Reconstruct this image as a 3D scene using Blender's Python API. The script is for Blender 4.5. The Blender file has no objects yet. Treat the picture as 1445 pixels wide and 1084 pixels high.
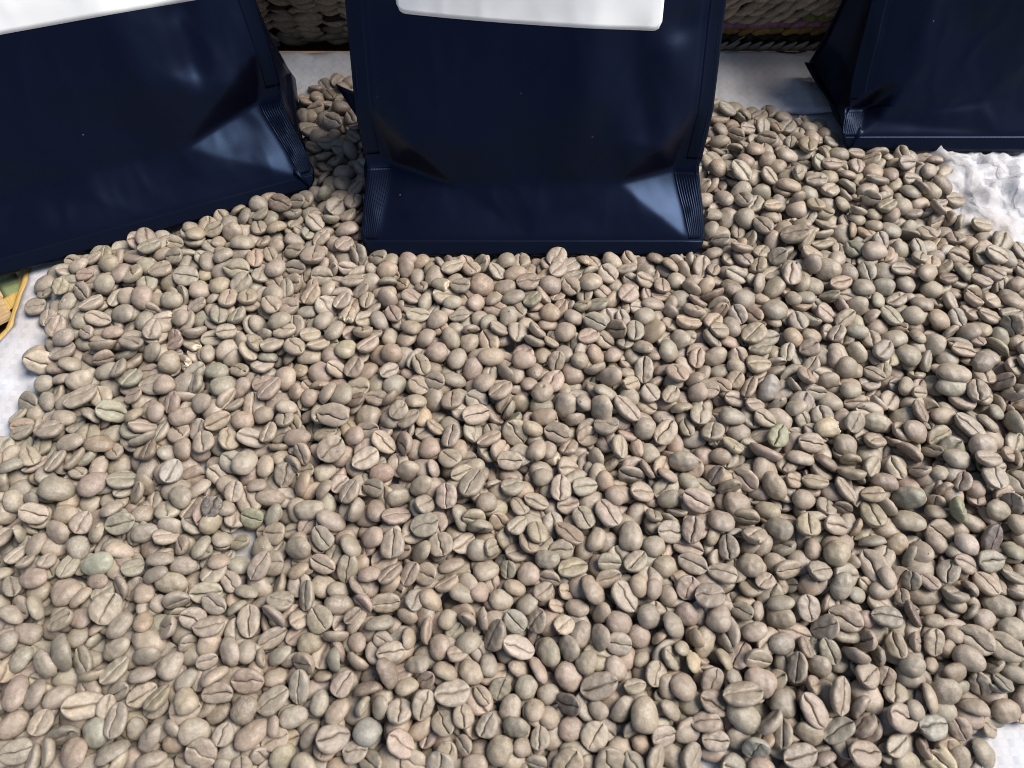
import bpy, bmesh, math, random, zlib, base64
import numpy as np
from mathutils import Vector, Matrix, Quaternion, noise
from mathutils.geometry import delaunay_2d_cdt

# ------------------------------------------------------------------ camera, sky, sun, exposure
sc = bpy.context.scene
CAM_H, PITCH = 0.260, math.radians(60)
cd = bpy.data.cameras.new('camera'); cam = bpy.data.objects.new('camera', cd)
sc.collection.objects.link(cam); sc.camera = cam
sc.cycles.filter_width = 1.0
cam.location = (0, 0, CAM_H); cam.rotation_euler = (math.radians(90) - PITCH, 0, 0)
cd.sensor_width = 36; cd.lens = 26.0; cd.clip_start = 0.01; cd.clip_end = 60
cd.dof.use_dof = True; cd.dof.focus_distance = 0.300; cd.dof.aperture_fstop = 18.0

SUN_AZ, SUN_EL = math.radians(12), math.radians(53)      # azimuth from +X towards +Y
sd = Vector((math.cos(SUN_AZ)*math.cos(SUN_EL), math.sin(SUN_AZ)*math.cos(SUN_EL), math.sin(SUN_EL)))
w = bpy.data.worlds.new('World'); sc.world = w; w.use_nodes = True
nt = w.node_tree; bg = nt.nodes['Background']
sky = nt.nodes.new('ShaderNodeTexSky'); sky.sky_type = 'NISHITA'; sky.sun_disc = False
sky.sun_elevation = SUN_EL; sky.sun_rotation = math.radians(90) - SUN_AZ
sky.air_density = 1.0; sky.dust_density = 1.5; sky.ozone_density = 1.0
nt.links.new(sky.outputs[0], bg.inputs[0]); bg.inputs[1].default_value = 0.055
sl = bpy.data.lights.new('sun', 'SUN'); sun = bpy.data.objects.new('sun', sl); sc.collection.objects.link(sun)
sl.energy = 3.5; sl.angle = math.radians(38); sl.color = (1.0, 0.94, 0.88)
sun.rotation_euler = sd.to_track_quat('Z', 'Y').to_euler(); sun.location = (0.3, -0.3, 0.8)
sc.view_settings.view_transform = 'Standard'; sc.view_settings.look = 'None'
sc.view_settings.exposure = 0.74; sc.view_settings.gamma = 1

# ------------------------------------------------------------------ helpers
COL = sc.collection
def tag(o, label=None, cat=None, group=None, kind=None):
    for k, v in (('label', label), ('category', cat), ('group', group), ('kind', kind)):
        if v: o[k] = v
    return o
def link(name, me, parent=None, mats=()):
    o = bpy.data.objects.new(name, me); COL.objects.link(o)
    if parent: o.parent = parent
    for m in mats: me.materials.append(m)
    return o
def mesh(name, V, F, smooth=True):
    me = bpy.data.meshes.new(name); me.from_pydata([tuple(v) for v in V], [], F); me.update()
    if smooth: me.polygons.foreach_set('use_smooth', [True]*len(me.polygons))
    return me
def grid_faces(nu, nv, base=0, flip=False):
    F = []
    for i in range(nu-1):
        for j in range(nv-1):
            a = base+i*nv+j; q = (a, a+nv, a+nv+1, a+1)
            F.append(q[::-1] if flip else q)
    return F
def quick(ob_name, nu, nv, P, mat, parent=None, thick=0.0):
    """grid of points P[nu][nv] as one sheet, given real thickness"""
    P = np.asarray(P, float).reshape(nu*nv, 3)
    F = grid_faces(nu, nv)
    me = mesh(ob_name, P, F); o = link(ob_name, me, parent, (mat,))
    if thick:
        m = o.modifiers.new('thickness', 'SOLIDIFY'); m.thickness = thick; m.offset = -1 if thick > 0 else 1
    return o
def blur(A, s, axis):
    r = max(1, int(3*s)); k = np.exp(-.5*(np.arange(-r, r+1)/s)**2); k /= k.sum()
    return np.apply_along_axis(lambda v: np.convolve(np.pad(v, r, mode='edge'), k, 'valid'), axis, A)
def fnoise(x, y, z=0.0, oct=3):
    return noise.fractal(Vector((x, y, z)), 0.6, 2.1, oct)

# ------------------------------------------------------------------ materials
def new_mat(name, col=(.5, .5, .5), rough=.6, spec=.5):
    m = bpy.data.materials.new(name); m.use_nodes = True
    b = m.node_tree.nodes['Principled BSDF']
    b.inputs['Base Color'].default_value = (*col, 1); b.inputs['Roughness'].default_value = rough
    b.inputs['Specular IOR Level'].default_value = spec
    return m, m.node_tree, b
def N(nt, t, **k):
    n = nt.nodes.new(t)
    for a, v in k.items():
        if a in n.inputs: n.inputs[a].default_value = v
        else: setattr(n, a, v)
    return n
def ramp(nt, src, stops):
    r = nt.nodes.new('ShaderNodeValToRGB'); e = r.color_ramp.elements
    while len(e) < len(stops): e.new(.5)
    for i, (p, c) in enumerate(stops): e[i].position = p; e[i].color = (*c, 1) if len(c) == 3 else c
    nt.links.new(src, r.inputs[0]); return r
def mixc(nt, fac, a, b, mode='MIX'):
    m = nt.nodes.new('ShaderNodeMix'); m.data_type = 'RGBA'; m.blend_type = mode
    for s, v in ((m.inputs[0], fac), (m.inputs[6], a), (m.inputs[7], b)):
        if hasattr(v, 'is_output') or isinstance(v, bpy.types.NodeSocket): nt.links.new(v, s)
        else: s.default_value = v if not isinstance(v, tuple) else (*v, 1)[:4]
    return m.outputs[2]

def bean_material(name, single):
    m, nt, b = new_mat(name, (.3, .25, .2),   .55, .6)
    L = nt.links
    at = N(nt, 'ShaderNodeAttribute', attribute_name='loc')
    if single:
        oi = nt.nodes.new('ShaderNodeObjectInfo'); col = oi.outputs['Color']; rnd = oi.outputs['Random']
    else:
        a2 = N(nt, 'ShaderNodeAttribute', attribute_name='tint'); col = a2.outputs['Color']
        a3 = N(nt, 'ShaderNodeAttribute', attribute_name='seed'); rnd = a3.outputs['Fac']
    mu = N(nt, 'ShaderNodeMath', operation='MULTIPLY'); L.new(rnd, mu.inputs[0]); mu.inputs[1].default_value = 60
    add = N(nt, 'ShaderNodeVectorMath', operation='ADD'); L.new(at.outputs['Vector'], add.inputs[0]); L.new(mu.outputs[0], add.inputs[1])
    P = add.outputs[0]
    big = N(nt, 'ShaderNodeTexNoise', Scale=.28, Detail=3.0, Roughness=.6); L.new(P, big.inputs['Vector'])
    mid = N(nt, 'ShaderNodeTexNoise', Scale=1.3, Detail=5.0, Roughness=.65); L.new(P, mid.inputs['Vector'])
    fine = N(nt, 'ShaderNodeTexNoise', Scale=5.0, Detail=4.0, Roughness=.7); L.new(P, fine.inputs['Vector'])
    mus = N(nt, 'ShaderNodeTexNoise', Scale=.9, Detail=6.0, Roughness=.72, Distortion=1.2); L.new(P, mus.inputs['Vector'])
    r1 = ramp(nt, big.outputs['Fac'], [(.3, (.80, .80, .80)), (.7, (1.14, 1.13, 1.12))])
    c = mixc(nt, 1.0, col, r1.outputs[0], 'MULTIPLY')
    r2 = ramp(nt, mid.outputs['Fac'], [(.35, (.87, .84, .80)), (.62, (1.07, 1.07, 1.07))])
    c = mixc(nt, 1.0, c, r2.outputs[0], 'MULTIPLY')
    # silverskin: pale papery film left in patches, mostly round the crease
    r3 = ramp(nt, mus.outputs['Fac'], [(.50, (0, 0, 0)), (.60, (.75, .75, .75))])
    cr = N(nt, 'ShaderNodeAttribute', attribute_name='crease')
    k = N(nt, 'ShaderNodeMath', operation='MULTIPLY_ADD'); L.new(cr.outputs['Fac'], k.inputs[0]); k.inputs[1].default_value = .8; k.inputs[2].default_value = .5
    k2 = N(nt, 'ShaderNodeMath', operation='MULTIPLY'); L.new(k.outputs[0], k2.inputs[0]); L.new(r3.outputs[0], k2.inputs[1])
    sf = N(nt, 'ShaderNodeAttribute', attribute_name='skin')
    k3 = N(nt, 'ShaderNodeMath', operation='MULTIPLY'); L.new(k2.outputs[0], k3.inputs[0]); L.new(sf.outputs['Fac'], k3.inputs[1])
    c = mixc(nt, k3.outputs[0], c, (.50, .43, .36))
    # fine brown fissures and specks that belong to the skin
    r4 = ramp(nt, fine.outputs['Fac'], [(.28, (.62, .52, .45)), (.40, (1, 1, 1))])
    c = mixc(nt, .35, c, r4.outputs[0], 'MULTIPLY')
    # darker brown towards the bottom of the crease
    rs = ramp(nt, cr.outputs['Fac'], [(.55, (1, 1, 1)), (.95, (.55, .42, .34))])
    c = mixc(nt, .8, c, rs.outputs[0], 'MULTIPLY')
    # exposed core of chipped beans
    br = N(nt, 'ShaderNodeAttribute', attribute_name='core')
    c = mixc(nt, br.outputs['Fac'], c, (.62, .52, .38))
    L.new(c, b.inputs['Base Color'])
    rr = ramp(nt, mid.outputs['Fac'], [(.3, (.50,)*3), (.7, (.32,)*3)]); L.new(rr.outputs[0], b.inputs['Roughness'])
    # relief: long wrinkles on the flat, satin pitting all over
    wv = N(nt, 'ShaderNodeTexNoise', Scale=1.1, Detail=4.0, Roughness=.6, Distortion=1.6)
    sx = N(nt, 'ShaderNodeVectorMath', operation='MULTIPLY'); L.new(P, sx.inputs[0]); sx.inputs[1].default_value = (.8, 1.0, 1.0); L.new(sx.outputs[0], wv.inputs['Vector'])
    b1 = N(nt, 'ShaderNodeBump', Strength=.5, Distance=.00030); L.new(wv.outputs['Fac'], b1.inputs['Height'])
    b2 = N(nt, 'ShaderNodeBump', Strength=.7, Distance=.00014); L.new(fine.outputs['Fac'], b2.inputs['Height']); L.new(b1.outputs[0], b2.inputs['Normal'])
    L.new(b2.outputs[0], b.inputs['Normal'])
    return m

def pouch_material():
    m, nt, b = new_mat('matt_navy_film', (.003, .003, .009), .34, .42)
    L = nt.links
    tc = nt.nodes.new('ShaderNodeTexCoord')
    n1 = N(nt, 'ShaderNodeTexNoise', Scale=900.0, Detail=3.0); L.new(tc.outputs['Object'], n1.inputs['Vector'])
    n2 = N(nt, 'ShaderNodeTexNoise', Scale=28.0, Detail=3.0); L.new(tc.outputs['Object'], n2.inputs['Vector'])
    r = ramp(nt, n2.outputs['Fac'], [(.3, (.30,)*3), (.7, (.42,)*3)]); L.new(r.outputs[0], b.inputs['Roughness'])
    b1 = N(nt, 'ShaderNodeBump', Strength=.25, Distance=.00006); L.new(n1.outputs['Fac'], b1.inputs['Height'])
    b2 = N(nt, 'ShaderNodeBump', Strength=.35, Distance=.0012); L.new(n2.outputs['Fac'], b2.inputs['Height']); L.new(b1.outputs[0], b2.inputs['Normal'])
    L.new(b2.outputs[0], b.inputs['Normal'])
    b.inputs['Specular Tint'].default_value = (.30, .50, .95, 1)
    # dust specks lying on the film
    v = N(nt, 'ShaderNodeTexVoronoi', Scale=170.0); L.new(tc.outputs['Object'], v.inputs['Vector'])
    wn = N(nt, 'ShaderNodeMath', operation='LESS_THAN'); L.new(v.outputs['Distance'], wn.inputs[0]); wn.inputs[1].default_value = .05
    sep = nt.nodes.new('ShaderNodeSeparateColor'); L.new(v.outputs['Color'], sep.inputs[0])
    th = N(nt, 'ShaderNodeMath', operation='GREATER_THAN'); L.new(sep.outputs[0], th.inputs[0]); th.inputs[1].default_value = .90
    mm = N(nt, 'ShaderNodeMath', operation='MULTIPLY'); L.new(wn.outputs[0], mm.inputs[0]); L.new(th.outputs[0], mm.inputs[1])
    c = mixc(nt, mm.outputs[0], (.003, .003, .009), (.16, .15, .16)); L.new(c, b.inputs['Base Color'])
    return m
M_POUCH = pouch_material()
def seal_material():
    m, nt, b = new_mat('sealed_film', (.004, .005, .011), .34, .30); b.inputs['Specular Tint'].default_value = (.30, .50, .95, 1)
    tc = nt.nodes.new('ShaderNodeTexCoord'); n1 = N(nt, 'ShaderNodeTexNoise', Scale=700.0, Detail=2.0)
    nt.links.new(tc.outputs['Object'], n1.inputs['Vector'])
    b1 = N(nt, 'ShaderNodeBump', Strength=.3, Distance=.00006); nt.links.new(n1.outputs['Fac'], b1.inputs['Height']); nt.links.new(b1.outputs[0], b.inputs['Normal'])
    return m
M_SEAL = seal_material()
def label_material():
    m, nt, b = new_mat('white_label_paper', (.88, .90, .90), .5, .4)
    tc = nt.nodes.new('ShaderNodeTexCoord'); n1 = N(nt, 'ShaderNodeTexNoise', Scale=300.0, Detail=4.0)
    nt.links.new(tc.outputs['Object'], n1.inputs['Vector'])
    b1 = N(nt, 'ShaderNodeBump', Strength=.15, Distance=.0001); nt.links.new(n1.outputs['Fac'], b1.inputs['Height']); nt.links.new(b1.outputs[0], b.inputs['Normal'])
    return m
M_LABEL = label_material()
def sack_material():
    m, nt, b = new_mat('woven_white_plastic', (.78, .80, .84), .6, .4)
    L = nt.links; tc = nt.nodes.new('ShaderNodeTexCoord')
    nz = N(nt, 'ShaderNodeTexNoise', Scale=18.0, Detail=3.0); L.new(tc.outputs['UV'], nz.inputs['Vector'])
    w1 = N(nt, 'ShaderNodeTexWave', Scale=62.0, Distortion=.5, bands_direction='X'); L.new(tc.outputs['UV'], w1.inputs['Vector'])
    w2 = N(nt, 'ShaderNodeTexWave', Scale=62.0, Distortion=.5, bands_direction='Y'); L.new(tc.outputs['UV'], w2.inputs['Vector'])
    ck = N(nt, 'ShaderNodeTexChecker', Scale=400.0); L.new(tc.outputs['UV'], ck.inputs['Vector'])
    h = mixc(nt, ck.outputs['Fac'], w1.outputs['Color'], w2.outputs['Color'])
    c = mixc(nt, ck.outputs['Fac'], (.50, .525, .57), (.53, .55, .585))
    st = ramp(nt, nz.outputs['Fac'], [(.40, (1, 1, 1)), (.62, (.74, .62, .52))])
    c = mixc(nt, .85, c, st.outputs[0], 'MULTIPLY'); L.new(c, b.inputs['Base Color'])
    b1 = N(nt, 'ShaderNodeBump', Strength=.45, Distance=.0004); L.new(h, b1.inputs['Height'])
    # sharp crinkles where the film is crumpled
    ds = N(nt, 'ShaderNodeVectorMath', operation='DISTANCE'); L.new(tc.outputs['UV'], ds.inputs[0]); ds.inputs[1].default_value = (.262, .258, 0)
    mk = N(nt, 'ShaderNodeMapRange'); L.new(ds.outputs['Value'], mk.inputs['Value']); mk.inputs['From Min'].default_value = .095; mk.inputs['From Max'].default_value = .03
    wz = N(nt, 'ShaderNodeTexNoise', Scale=40.0, Detail=2.0); L.new(tc.outputs['UV'], wz.inputs['Vector'])
    wm = mixc(nt, .03, tc.outputs['UV'], wz.outputs['Color'], 'ADD')
    prev = b1
    for sc2, dist in ((50.0, .004), (130.0, .0009)):
        vo = N(nt, 'ShaderNodeTexVoronoi', Scale=sc2); vo.feature = 'DISTANCE_TO_EDGE'; L.new(wm, vo.inputs['Vector'])
        bb = N(nt, 'ShaderNodeBump', Distance=dist); L.new(vo.outputs['Distance'], bb.inputs['Height']); L.new(mk.outputs['Result'], bb.inputs['Strength']); L.new(prev.outputs[0], bb.inputs['Normal']); prev = bb
    L.new(prev.outputs[0], b.inputs['Normal'])
    b.inputs['Transmission Weight'].default_value = 0.0
    b.inputs['Subsurface Weight'].default_value = .15; b.inputs['Subsurface Radius'].default_value = (.004, .003, .002)
    return m
M_SACK = sack_material()
def fibre_material(name, c1, c2, sc_=(1, 14, 1), scale=260):
    m, nt, b = new_mat(name, c1, .65, .3); L = nt.links
    tc = nt.nodes.new('ShaderNodeTexCoord'); mp = N(nt, 'ShaderNodeMapping'); mp.inputs['Scale'].default_value = sc_
    L.new(tc.outputs['Object'], mp.inputs['Vector'])
    n1 = N(nt, 'ShaderNodeTexNoise', Scale=float(scale), Detail=4.0); L.new(mp.outputs[0], n1.inputs['Vector'])
    oi = nt.nodes.new('ShaderNodeObjectInfo')
    r = ramp(nt, n1.outputs['Fac'], [(.3, c1), (.7, c2)])
    rv = ramp(nt, oi.outputs['Random'], [(0, (.7, .68, .66)), (1, (1.15, 1.12, 1.05))])
    c = mixc(nt, 1.0, r.outputs[0], rv.outputs[0], 'MULTIPLY'); L.new(c, b.inputs['Base Color'])
    b1 = N(nt, 'ShaderNodeBump', Strength=.7, Distance=.0004); L.new(n1.outputs['Fac'], b1.inputs['Height']); L.new(b1.outputs[0], b.inputs['Normal'])
    return m
M_SISAL = fibre_material('sisal_fibre', (.30, .235, .17), (.62, .50, .37))
M_PURPLE = fibre_material('purple_dyed_fibre', (.24, .10, .17), (.40, .20, .29))
M_OCHRE = fibre_material('ochre_dyed_fibre', (.22, .12, .03), (.38, .24, .07))
M_RUST = fibre_material('rust_dyed_fibre', (.09, .025, .012), (.16, .05, .02))
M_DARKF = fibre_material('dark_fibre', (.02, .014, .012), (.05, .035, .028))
M_REDF = fibre_material('maroon_fibre', (.13, .02, .025), (.2, .04, .04))
M_CREAMF = fibre_material('cream_fibre', (.30, .25, .2), (.5, .44, .36))
M_LIMEF = fibre_material('lime_fibre', (.22, .22, .06), (.36, .36, .12))
M_TAN = fibre_material('tan_palm_strip', (.38, .25, .12), (.55, .40, .22), (12, 1, 1), 120)
M_GREEN = fibre_material('green_palm_strip', (.14, .17, .08), (.20, .24, .12), (12, 1, 1), 120)
M_YELLOW = fibre_material('yellow_palm_strip', (.42, .27, .07), (.56, .38, .13), (12, 1, 1), 120)
def table_material():
    m, nt, b = new_mat('brown_wood', (.16, .09, .05), .5, .4); L = nt.links
    tc = nt.nodes.new('ShaderNodeTexCoord'); mp = N(nt, 'ShaderNodeMapping'); mp.inputs['Scale'].default_value = (1, 9, 1); L.new(tc.outputs['Object'], mp.inputs['Vector'])
    n1 = N(nt, 'ShaderNodeTexNoise', Scale=9.0, Detail=6.0, Distortion=.6); L.new(mp.outputs[0], n1.inputs['Vector'])
    r = ramp(nt, n1.outputs['Fac'], [(.3, (.09, .05, .028)), (.7, (.24, .14, .08))]); L.new(r.outputs[0], b.inputs['Base Color'])
    return m
M_TABLE = table_material()

# ------------------------------------------------------------------ the surface underneath
tb = quick('ground', 2, 2, [(-3, -3, -.012), (-3, 3, -.012), (3, -3, -.012), (3, 3, -.012)], M_TABLE)
tag(tb, 'brown wooden surface under the sack', kind='structure')

# ------------------------------------------------------------------ the white woven sack
def left_edge(y):
    ys = [-.15, 0, .05, .10, .145, .1786, .2117, .25, .36]; xs = [-.45, -.42, -.38, -.31, -.229, -.2125, -.2150, -.223, -.245]
    return float(np.interp(y, ys, xs))
def sack_z(x, y):
    z = .0008*fnoise(x*14, y*14) - .0006
    # crumpled mound beyond the edge of the pile, upper right
    d = max(0., 1-((x-.262)/.085)**2-((y-.262)/.055)**2)
    if d > 0:
        k = d**.7
        cr = abs(fnoise(x*16+3, y*16, 5, 3)); cr2 = abs(fnoise(x*45, y*45, 9, 3))
        z += k*(.008*(1-min(1, 2.2*cr)) + .0035*(1-min(1, 2.5*cr2)) + .0012*(1-min(1, 3*abs(fnoise(x*110, y*110, 3, 2)))))
    # ripples on the bare strips
    z += .0007*math.sin(x*260+fnoise(x*20, y*20)*3)*max(0, 1-abs(y-.15)/.1)*(1 if x < -.17 else 0)
    # the back edge curls up against the basket
    t = max(0., (y-.326)/.026)
    z += .005*min(1.2, t)**1.4 + .0018*t*fnoise(x*30, y*30, 2)
    d = max(0., 1-((x-.262)/.17)**2-((y-.262)/.11)**2)
    z += .0025*d*abs(fnoise(x*30, y*30, 4))
    return z
nu, nv = 330, 300
P = []; UV = []
for i in range(nu):
    for j in range(nv):
        y = -.15+.502*(j/(nv-1))
        x0 = left_edge(y)+.0012*fnoise(y*60, 1); x = x0+(.46-x0)*i/(nu-1)
        yy = y + (.004*fnoise(x*12, 7) if j == nv-1 else 0)
        P.append((x, yy, sack_z(x, yy))); UV.append((x, y))
sack = quick('white_sack', nu, nv, P, M_SACK, None, .0004)
me = sack.data; uvl = me.uv_layers.new(name='UVMap')
li = np.zeros(len(me.loops), int); me.loops.foreach_get('vertex_index', li)
uvl.data.foreach_set('uv', np.array(UV)[li].ravel())
tag(sack, 'white woven plastic sack spread flat under the coffee beans, crumpled beside the shaded bag', 'sack')
# folded hem of the sack along its back edge
P = []; UV = []
for i in range(160):
    x = -.20+.42*i/159
    for j in range(22):
        t = j/21; y = .309+.0415*t+.0022*fnoise(x*22, 3.1)*(1-t)
        z = sack_z(x, y)+.0022+.0016*math.sin(math.pi*t)+.0015*(1-t)*abs(fnoise(x*40, y*40, 6))+.0009*fnoise(x*70, y*70)
        if j == 0: z -= .0012
        P.append((x, y, z)); UV.append((x+.01, y*1.0+x*.05))
hem = quick('folded_hem', 160, 22, P, M_SACK, sack, .0004)
me = hem.data; uvl = me.uv_layers.new(name='UVMap')
li = np.zeros(len(me.loops), int); me.loops.foreach_get('vertex_index', li)
uvl.data.foreach_set('uv', np.array(UV)[li].ravel())

# ------------------------------------------------------------------ plaited tray at the far side
tray = bpy.data.objects.new('woven_tray', None); COL.objects.link(tray); tray.location = (-.30, .2, -.008)
tag(tray, 'yellow rimmed tray plaited from tan and green palm strips, under the sack edge', 'tray')
def strip_mesh(Lx, Wy):
    V = []; n = 7
    for i in range(n):
        t = i/(n-1); x = (t-.5)*Lx; z = .0014*math.sin(math.pi*t)
        for y in (-.5, -.25, .25, .5):
            V.append((x, y*Wy, z-(.0003 if abs(y) == .5 else 0)))
    F = grid_faces(n, 4, flip=False)
    me = mesh('strip', V, F); return me
mats = [M_TAN, M_GREEN, M_YELLOW]
sm = []
for m_ in mats:
    me = strip_mesh(.0185, .0082); me.materials.append(m_); sm.append(me)
random.seed(4)
k = 0
for i in range(22):
    for j in range(13):
        gx = (i-11)*.0088; gy = (j-6)*.0088
        a = math.radians(38); x = gx*math.cos(a)-gy*math.sin(a); y = gx*math.sin(a)+gy*math.cos(a)
        if -.30+x > left_edge(.2+y)-.0005: continue
        o = bpy.data.objects.new('strip', sm[1 if (j*3+i) % 7 == 0 else (2 if (i+2*j) % 9 == 0 else 0)]); COL.objects.link(o); o.parent = tray
        o.location = (x, y, .0030 + (.0003 if (i+j) % 2 else 0)); o.rotation_euler = (0, 0, a+(math.pi/2 if (i+j) % 2 else 0)); k += 1
        md = o.modifiers.new('thickness', 'SOLIDIFY'); md.thickness = .0005
P = []
for i in range(60):
    y = .10+.20*i/59; x = left_edge(y)
    for j, (dx, dz) in enumerate(((-.0034, .0036), (-.0030, .0050), (-.0022, .0058), (-.0012, .0058), (-.0002, .0050), (.0006, .0040))):
        P.append((x+dx+.30, y-.2, dz+.001))
quick('rim', 60, 6, P, M_YELLOW, tray, .0006)
P = [(x, y, .0012) for x in (-.13, .075) for y in (-.11, .11)]
quick('tray_base', 2, 2, P, M_TAN, tray, .001)

# ------------------------------------------------------------------ the bags
PROF = [(0, 0), (.0055, .0042), (.0215, .0200), (.030, .0325), (.042, .0525), (.057, .0765), (.084, .130), (.110, .195), (.120, .245)]
def prof_table():
    p = np.array(PROF); n = 400
    # smooth dense resampling by arc length
    d = np.r_[0, np.cumsum(np.hypot(*np.diff(p, axis=0).T))]; s = np.linspace(0, d[-1], n)
    y = np.interp(s, d, p[:, 0]); z = np.interp(s, d, p[:, 1])
    yb, zb = blur(y[:, None], 5, 0)[:, 0], blur(z[:, None], 5, 0)[:, 0]
    k = np.clip((s-.008)/.008, 0, 1); return s, y*(1-k)+yb*k, z*(1-k)+zb*k
PS, PY, PZ = prof_table(); VMAX = float(PS[-1])
def make_bag(label, corner, yaw, W, cfg):
    """corner: world position of the front bottom left corner; local X across, Y back, Z up"""
    bag = bpy.data.objects.new('coffee_bag', None); COL.objects.link(bag)
    bag.location = corner; bag.rotation_euler = (math.radians(cfg.get('tilt', 0)), 0, yaw)
    tag(bag, label, 'bag')
    h = W/2; c0 = h
    A, Bx = cfg['apex']            # (u,v) of the two creases' inner ends, mm from centre
    B = cfg.get('bulge', 1.)
    C = []                         # control points u, v, height (mm)
    def cp(u, v, z): C.append((u, v, z)); return len(C)-1
    hm = W*500
    vt = VMAX*1000
    stl, str_ = cfg['strip_top']
    e0 = cp(-hm, 0, 0); e1 = cp(hm, 0, 0)
    a1 = cp(-hm, 7, .6); b1 = cp(-hm+8, 7, 1.5); c1 = cp(0, 7.5, 1.5); d1 = cp(hm-8, 7, 1.5); f1 = cp(hm, 7, .6)
    sl0 = cp(-hm, stl, -4.5); sl1 = cp(-hm+11, stl, -8.0); sr1 = cp(hm-11, str_, -8.0); sr0 = cp(hm, str_, -4.5)
    apl = cp(A[0], A[1], cfg.get('al', -.3)); apr = cp(Bx[0], Bx[1], cfg.get('ar', -.2)); mc = cp((A[0]+Bx[0])/2, (A[1]+Bx[1])/2+1, 1.3)
    lc = cp((A[0]+Bx[0])/2, 18, 1.9)
    bl = cp(-hm+21, stl+10, 4.6*B); br = cp(hm-21, str_+10, 4.8*B)
    ml = cp(A[0], A[1]+18, 4.0*B); mr = cp(Bx[0], Bx[1]+18, 4.0*B); mm = cp(0, 52, 4.8*B)
    for v, k in ((62, .8), (95, 1.05), (140, 1.1), (190, .8), (vt, .2)):
        cp(-hm, v, -1.6); cp(-hm+6, v, -.6); cp(hm-6, v, -.6); cp(hm, v, -1.6)
        cp(-hm+16, v, 3.2*k*B); cp(hm-16, v, 3.2*k*B)
        cp(-hm*.45, v+2, 7*k*B+cfg.get('dl', 0)); cp(hm*.45, v-2, 7*k*B+cfg.get('dr', 0)); cp(0, v, 8.5*k*B)
    cons = [(b1, apl), (apl, sl1), (d1, apr), (apr, sr1), (apl, mc), (mc, apr), (b1, c1), (c1, d1), (a1, b1), (d1, f1), (b1, sl1), (d1, sr1)]
    pts = [Vector((p[0], p[1])) for p in C]
    ov, oe, of, iv, ie, jf = delaunay_2d_cdt(pts, cons, [], 0, 1e-5)
    hz = [C[iv[i][0]][2] if iv[i] else 0 for i in range(len(ov))]
    step = .8; U = np.arange(-hm, hm+.01, W*1000/round(W*1000/step)); Vv = np.arange(0, 240, step)
    Hh = np.zeros((len(U), len(Vv)))-1.2
    for fc in of:
        for q in range(1, len(fc)-1):
            p0, p1, p2 = ov[fc[0]], ov[fc[q]], ov[fc[q+1]]; z0, z1, z2 = hz[fc[0]], hz[fc[q]], hz[fc[q+1]]
            den = (p1.y-p2.y)*(p0.x-p2.x)+(p2.x-p1.x)*(p0.y-p2.y)
            if abs(den) < 1e-9: continue
            i0, i1 = np.searchsorted(U, [min(p0.x, p1.x, p2.x)-1e-6, max(p0.x, p1.x, p2.x)+1e-6])
            j0, j1 = np.searchsorted(Vv, [min(p0.y, p1.y, p2.y)-1e-6, max(p0.y, p1.y, p2.y)+1e-6])
            if i1 <= i0 or j1 <= j0: continue
            gu, gv = np.meshgrid(U[i0:i1], Vv[j0:j1], indexing='ij')
            l0 = ((p1.y-p2.y)*(gu-p2.x)+(p2.x-p1.x)*(gv-p2.y))/den; l1 = ((p2.y-p0.y)*(gu-p2.x)+(p0.x-p2.x)*(gv-p2.y))/den
            l2 = 1-l0-l1; m = (l0 > -1e-6) & (l1 > -1e-6) & (l2 > -1e-6)
            sub = Hh[i0:i1, j0:j1]; sub[m] = (l0*z0+l1*z1+l2*z2)[m]
    soft = blur(blur(Hh, 7.0, 0), 7.0, 1); crisp = blur(blur(Hh, 1.25, 0), 1.25, 1)
    gu, gv = np.meshgrid(U, Vv, indexing='ij')
    k = np.clip((gv-stl-7)/16, 0, 1)*np.clip((hm-5-np.abs(gu))/9, 0, 1)
    Hh = crisp*(1-k)+soft*k
    # dents and soft folds of the film
    for (u0, v0, au, av, rot, am) in cfg.get('dents', []):
        ca, sa = math.cos(rot), math.sin(rot); du = (gu-u0)*ca+(gv-v0)*sa; dv = -(gu-u0)*sa+(gv-v0)*ca
        Hh += am*np.exp(-(du/au)**2-(dv/av)**2)
    sd_ = cfg['seed']
    nz = np.array([[fnoise(a*.02+sd_, b*.022, 0, 2) for b in Vv] for a in U])
    nf = np.array([[fnoise(a*.09+sd_, b*.06, 3, 2) for b in Vv] for a in U])
    rg = np.array([[1-min(1, 3.2*abs(fnoise(a*.045+sd_*3, b*.03, 8, 2))) for b in Vv] for a in U])
    Hh += (1.1*nz+.10*nf+.24*blur(blur(rg, 1., 0), 1., 1))*np.clip((gv-6)/12, 0, 1)*np.clip((hm-8-np.abs(gu))/10, 0, 1)
    # weld line of the side seals
    for s_ in (-1, 1): Hh += -.13*np.exp(-((gu*s_-(hm-8.5))/.7)**2)*(gv > stl+2) + .10*np.exp(-((gu*s_-(hm-6.8))/.6)**2)*(gv > stl+2)
    def edge(v):   # half width in mm, left and right: pinched where the side seal meets the corner seal
        return np.interp(v, [0, 3, 8, 20, stl-1, stl+4, stl+12, 60, 240], [hm-4.5, hm-1.2, hm, hm-1.0, hm-3.6, hm-3.0, hm-2.2, hm-1.5, hm-2])
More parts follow.
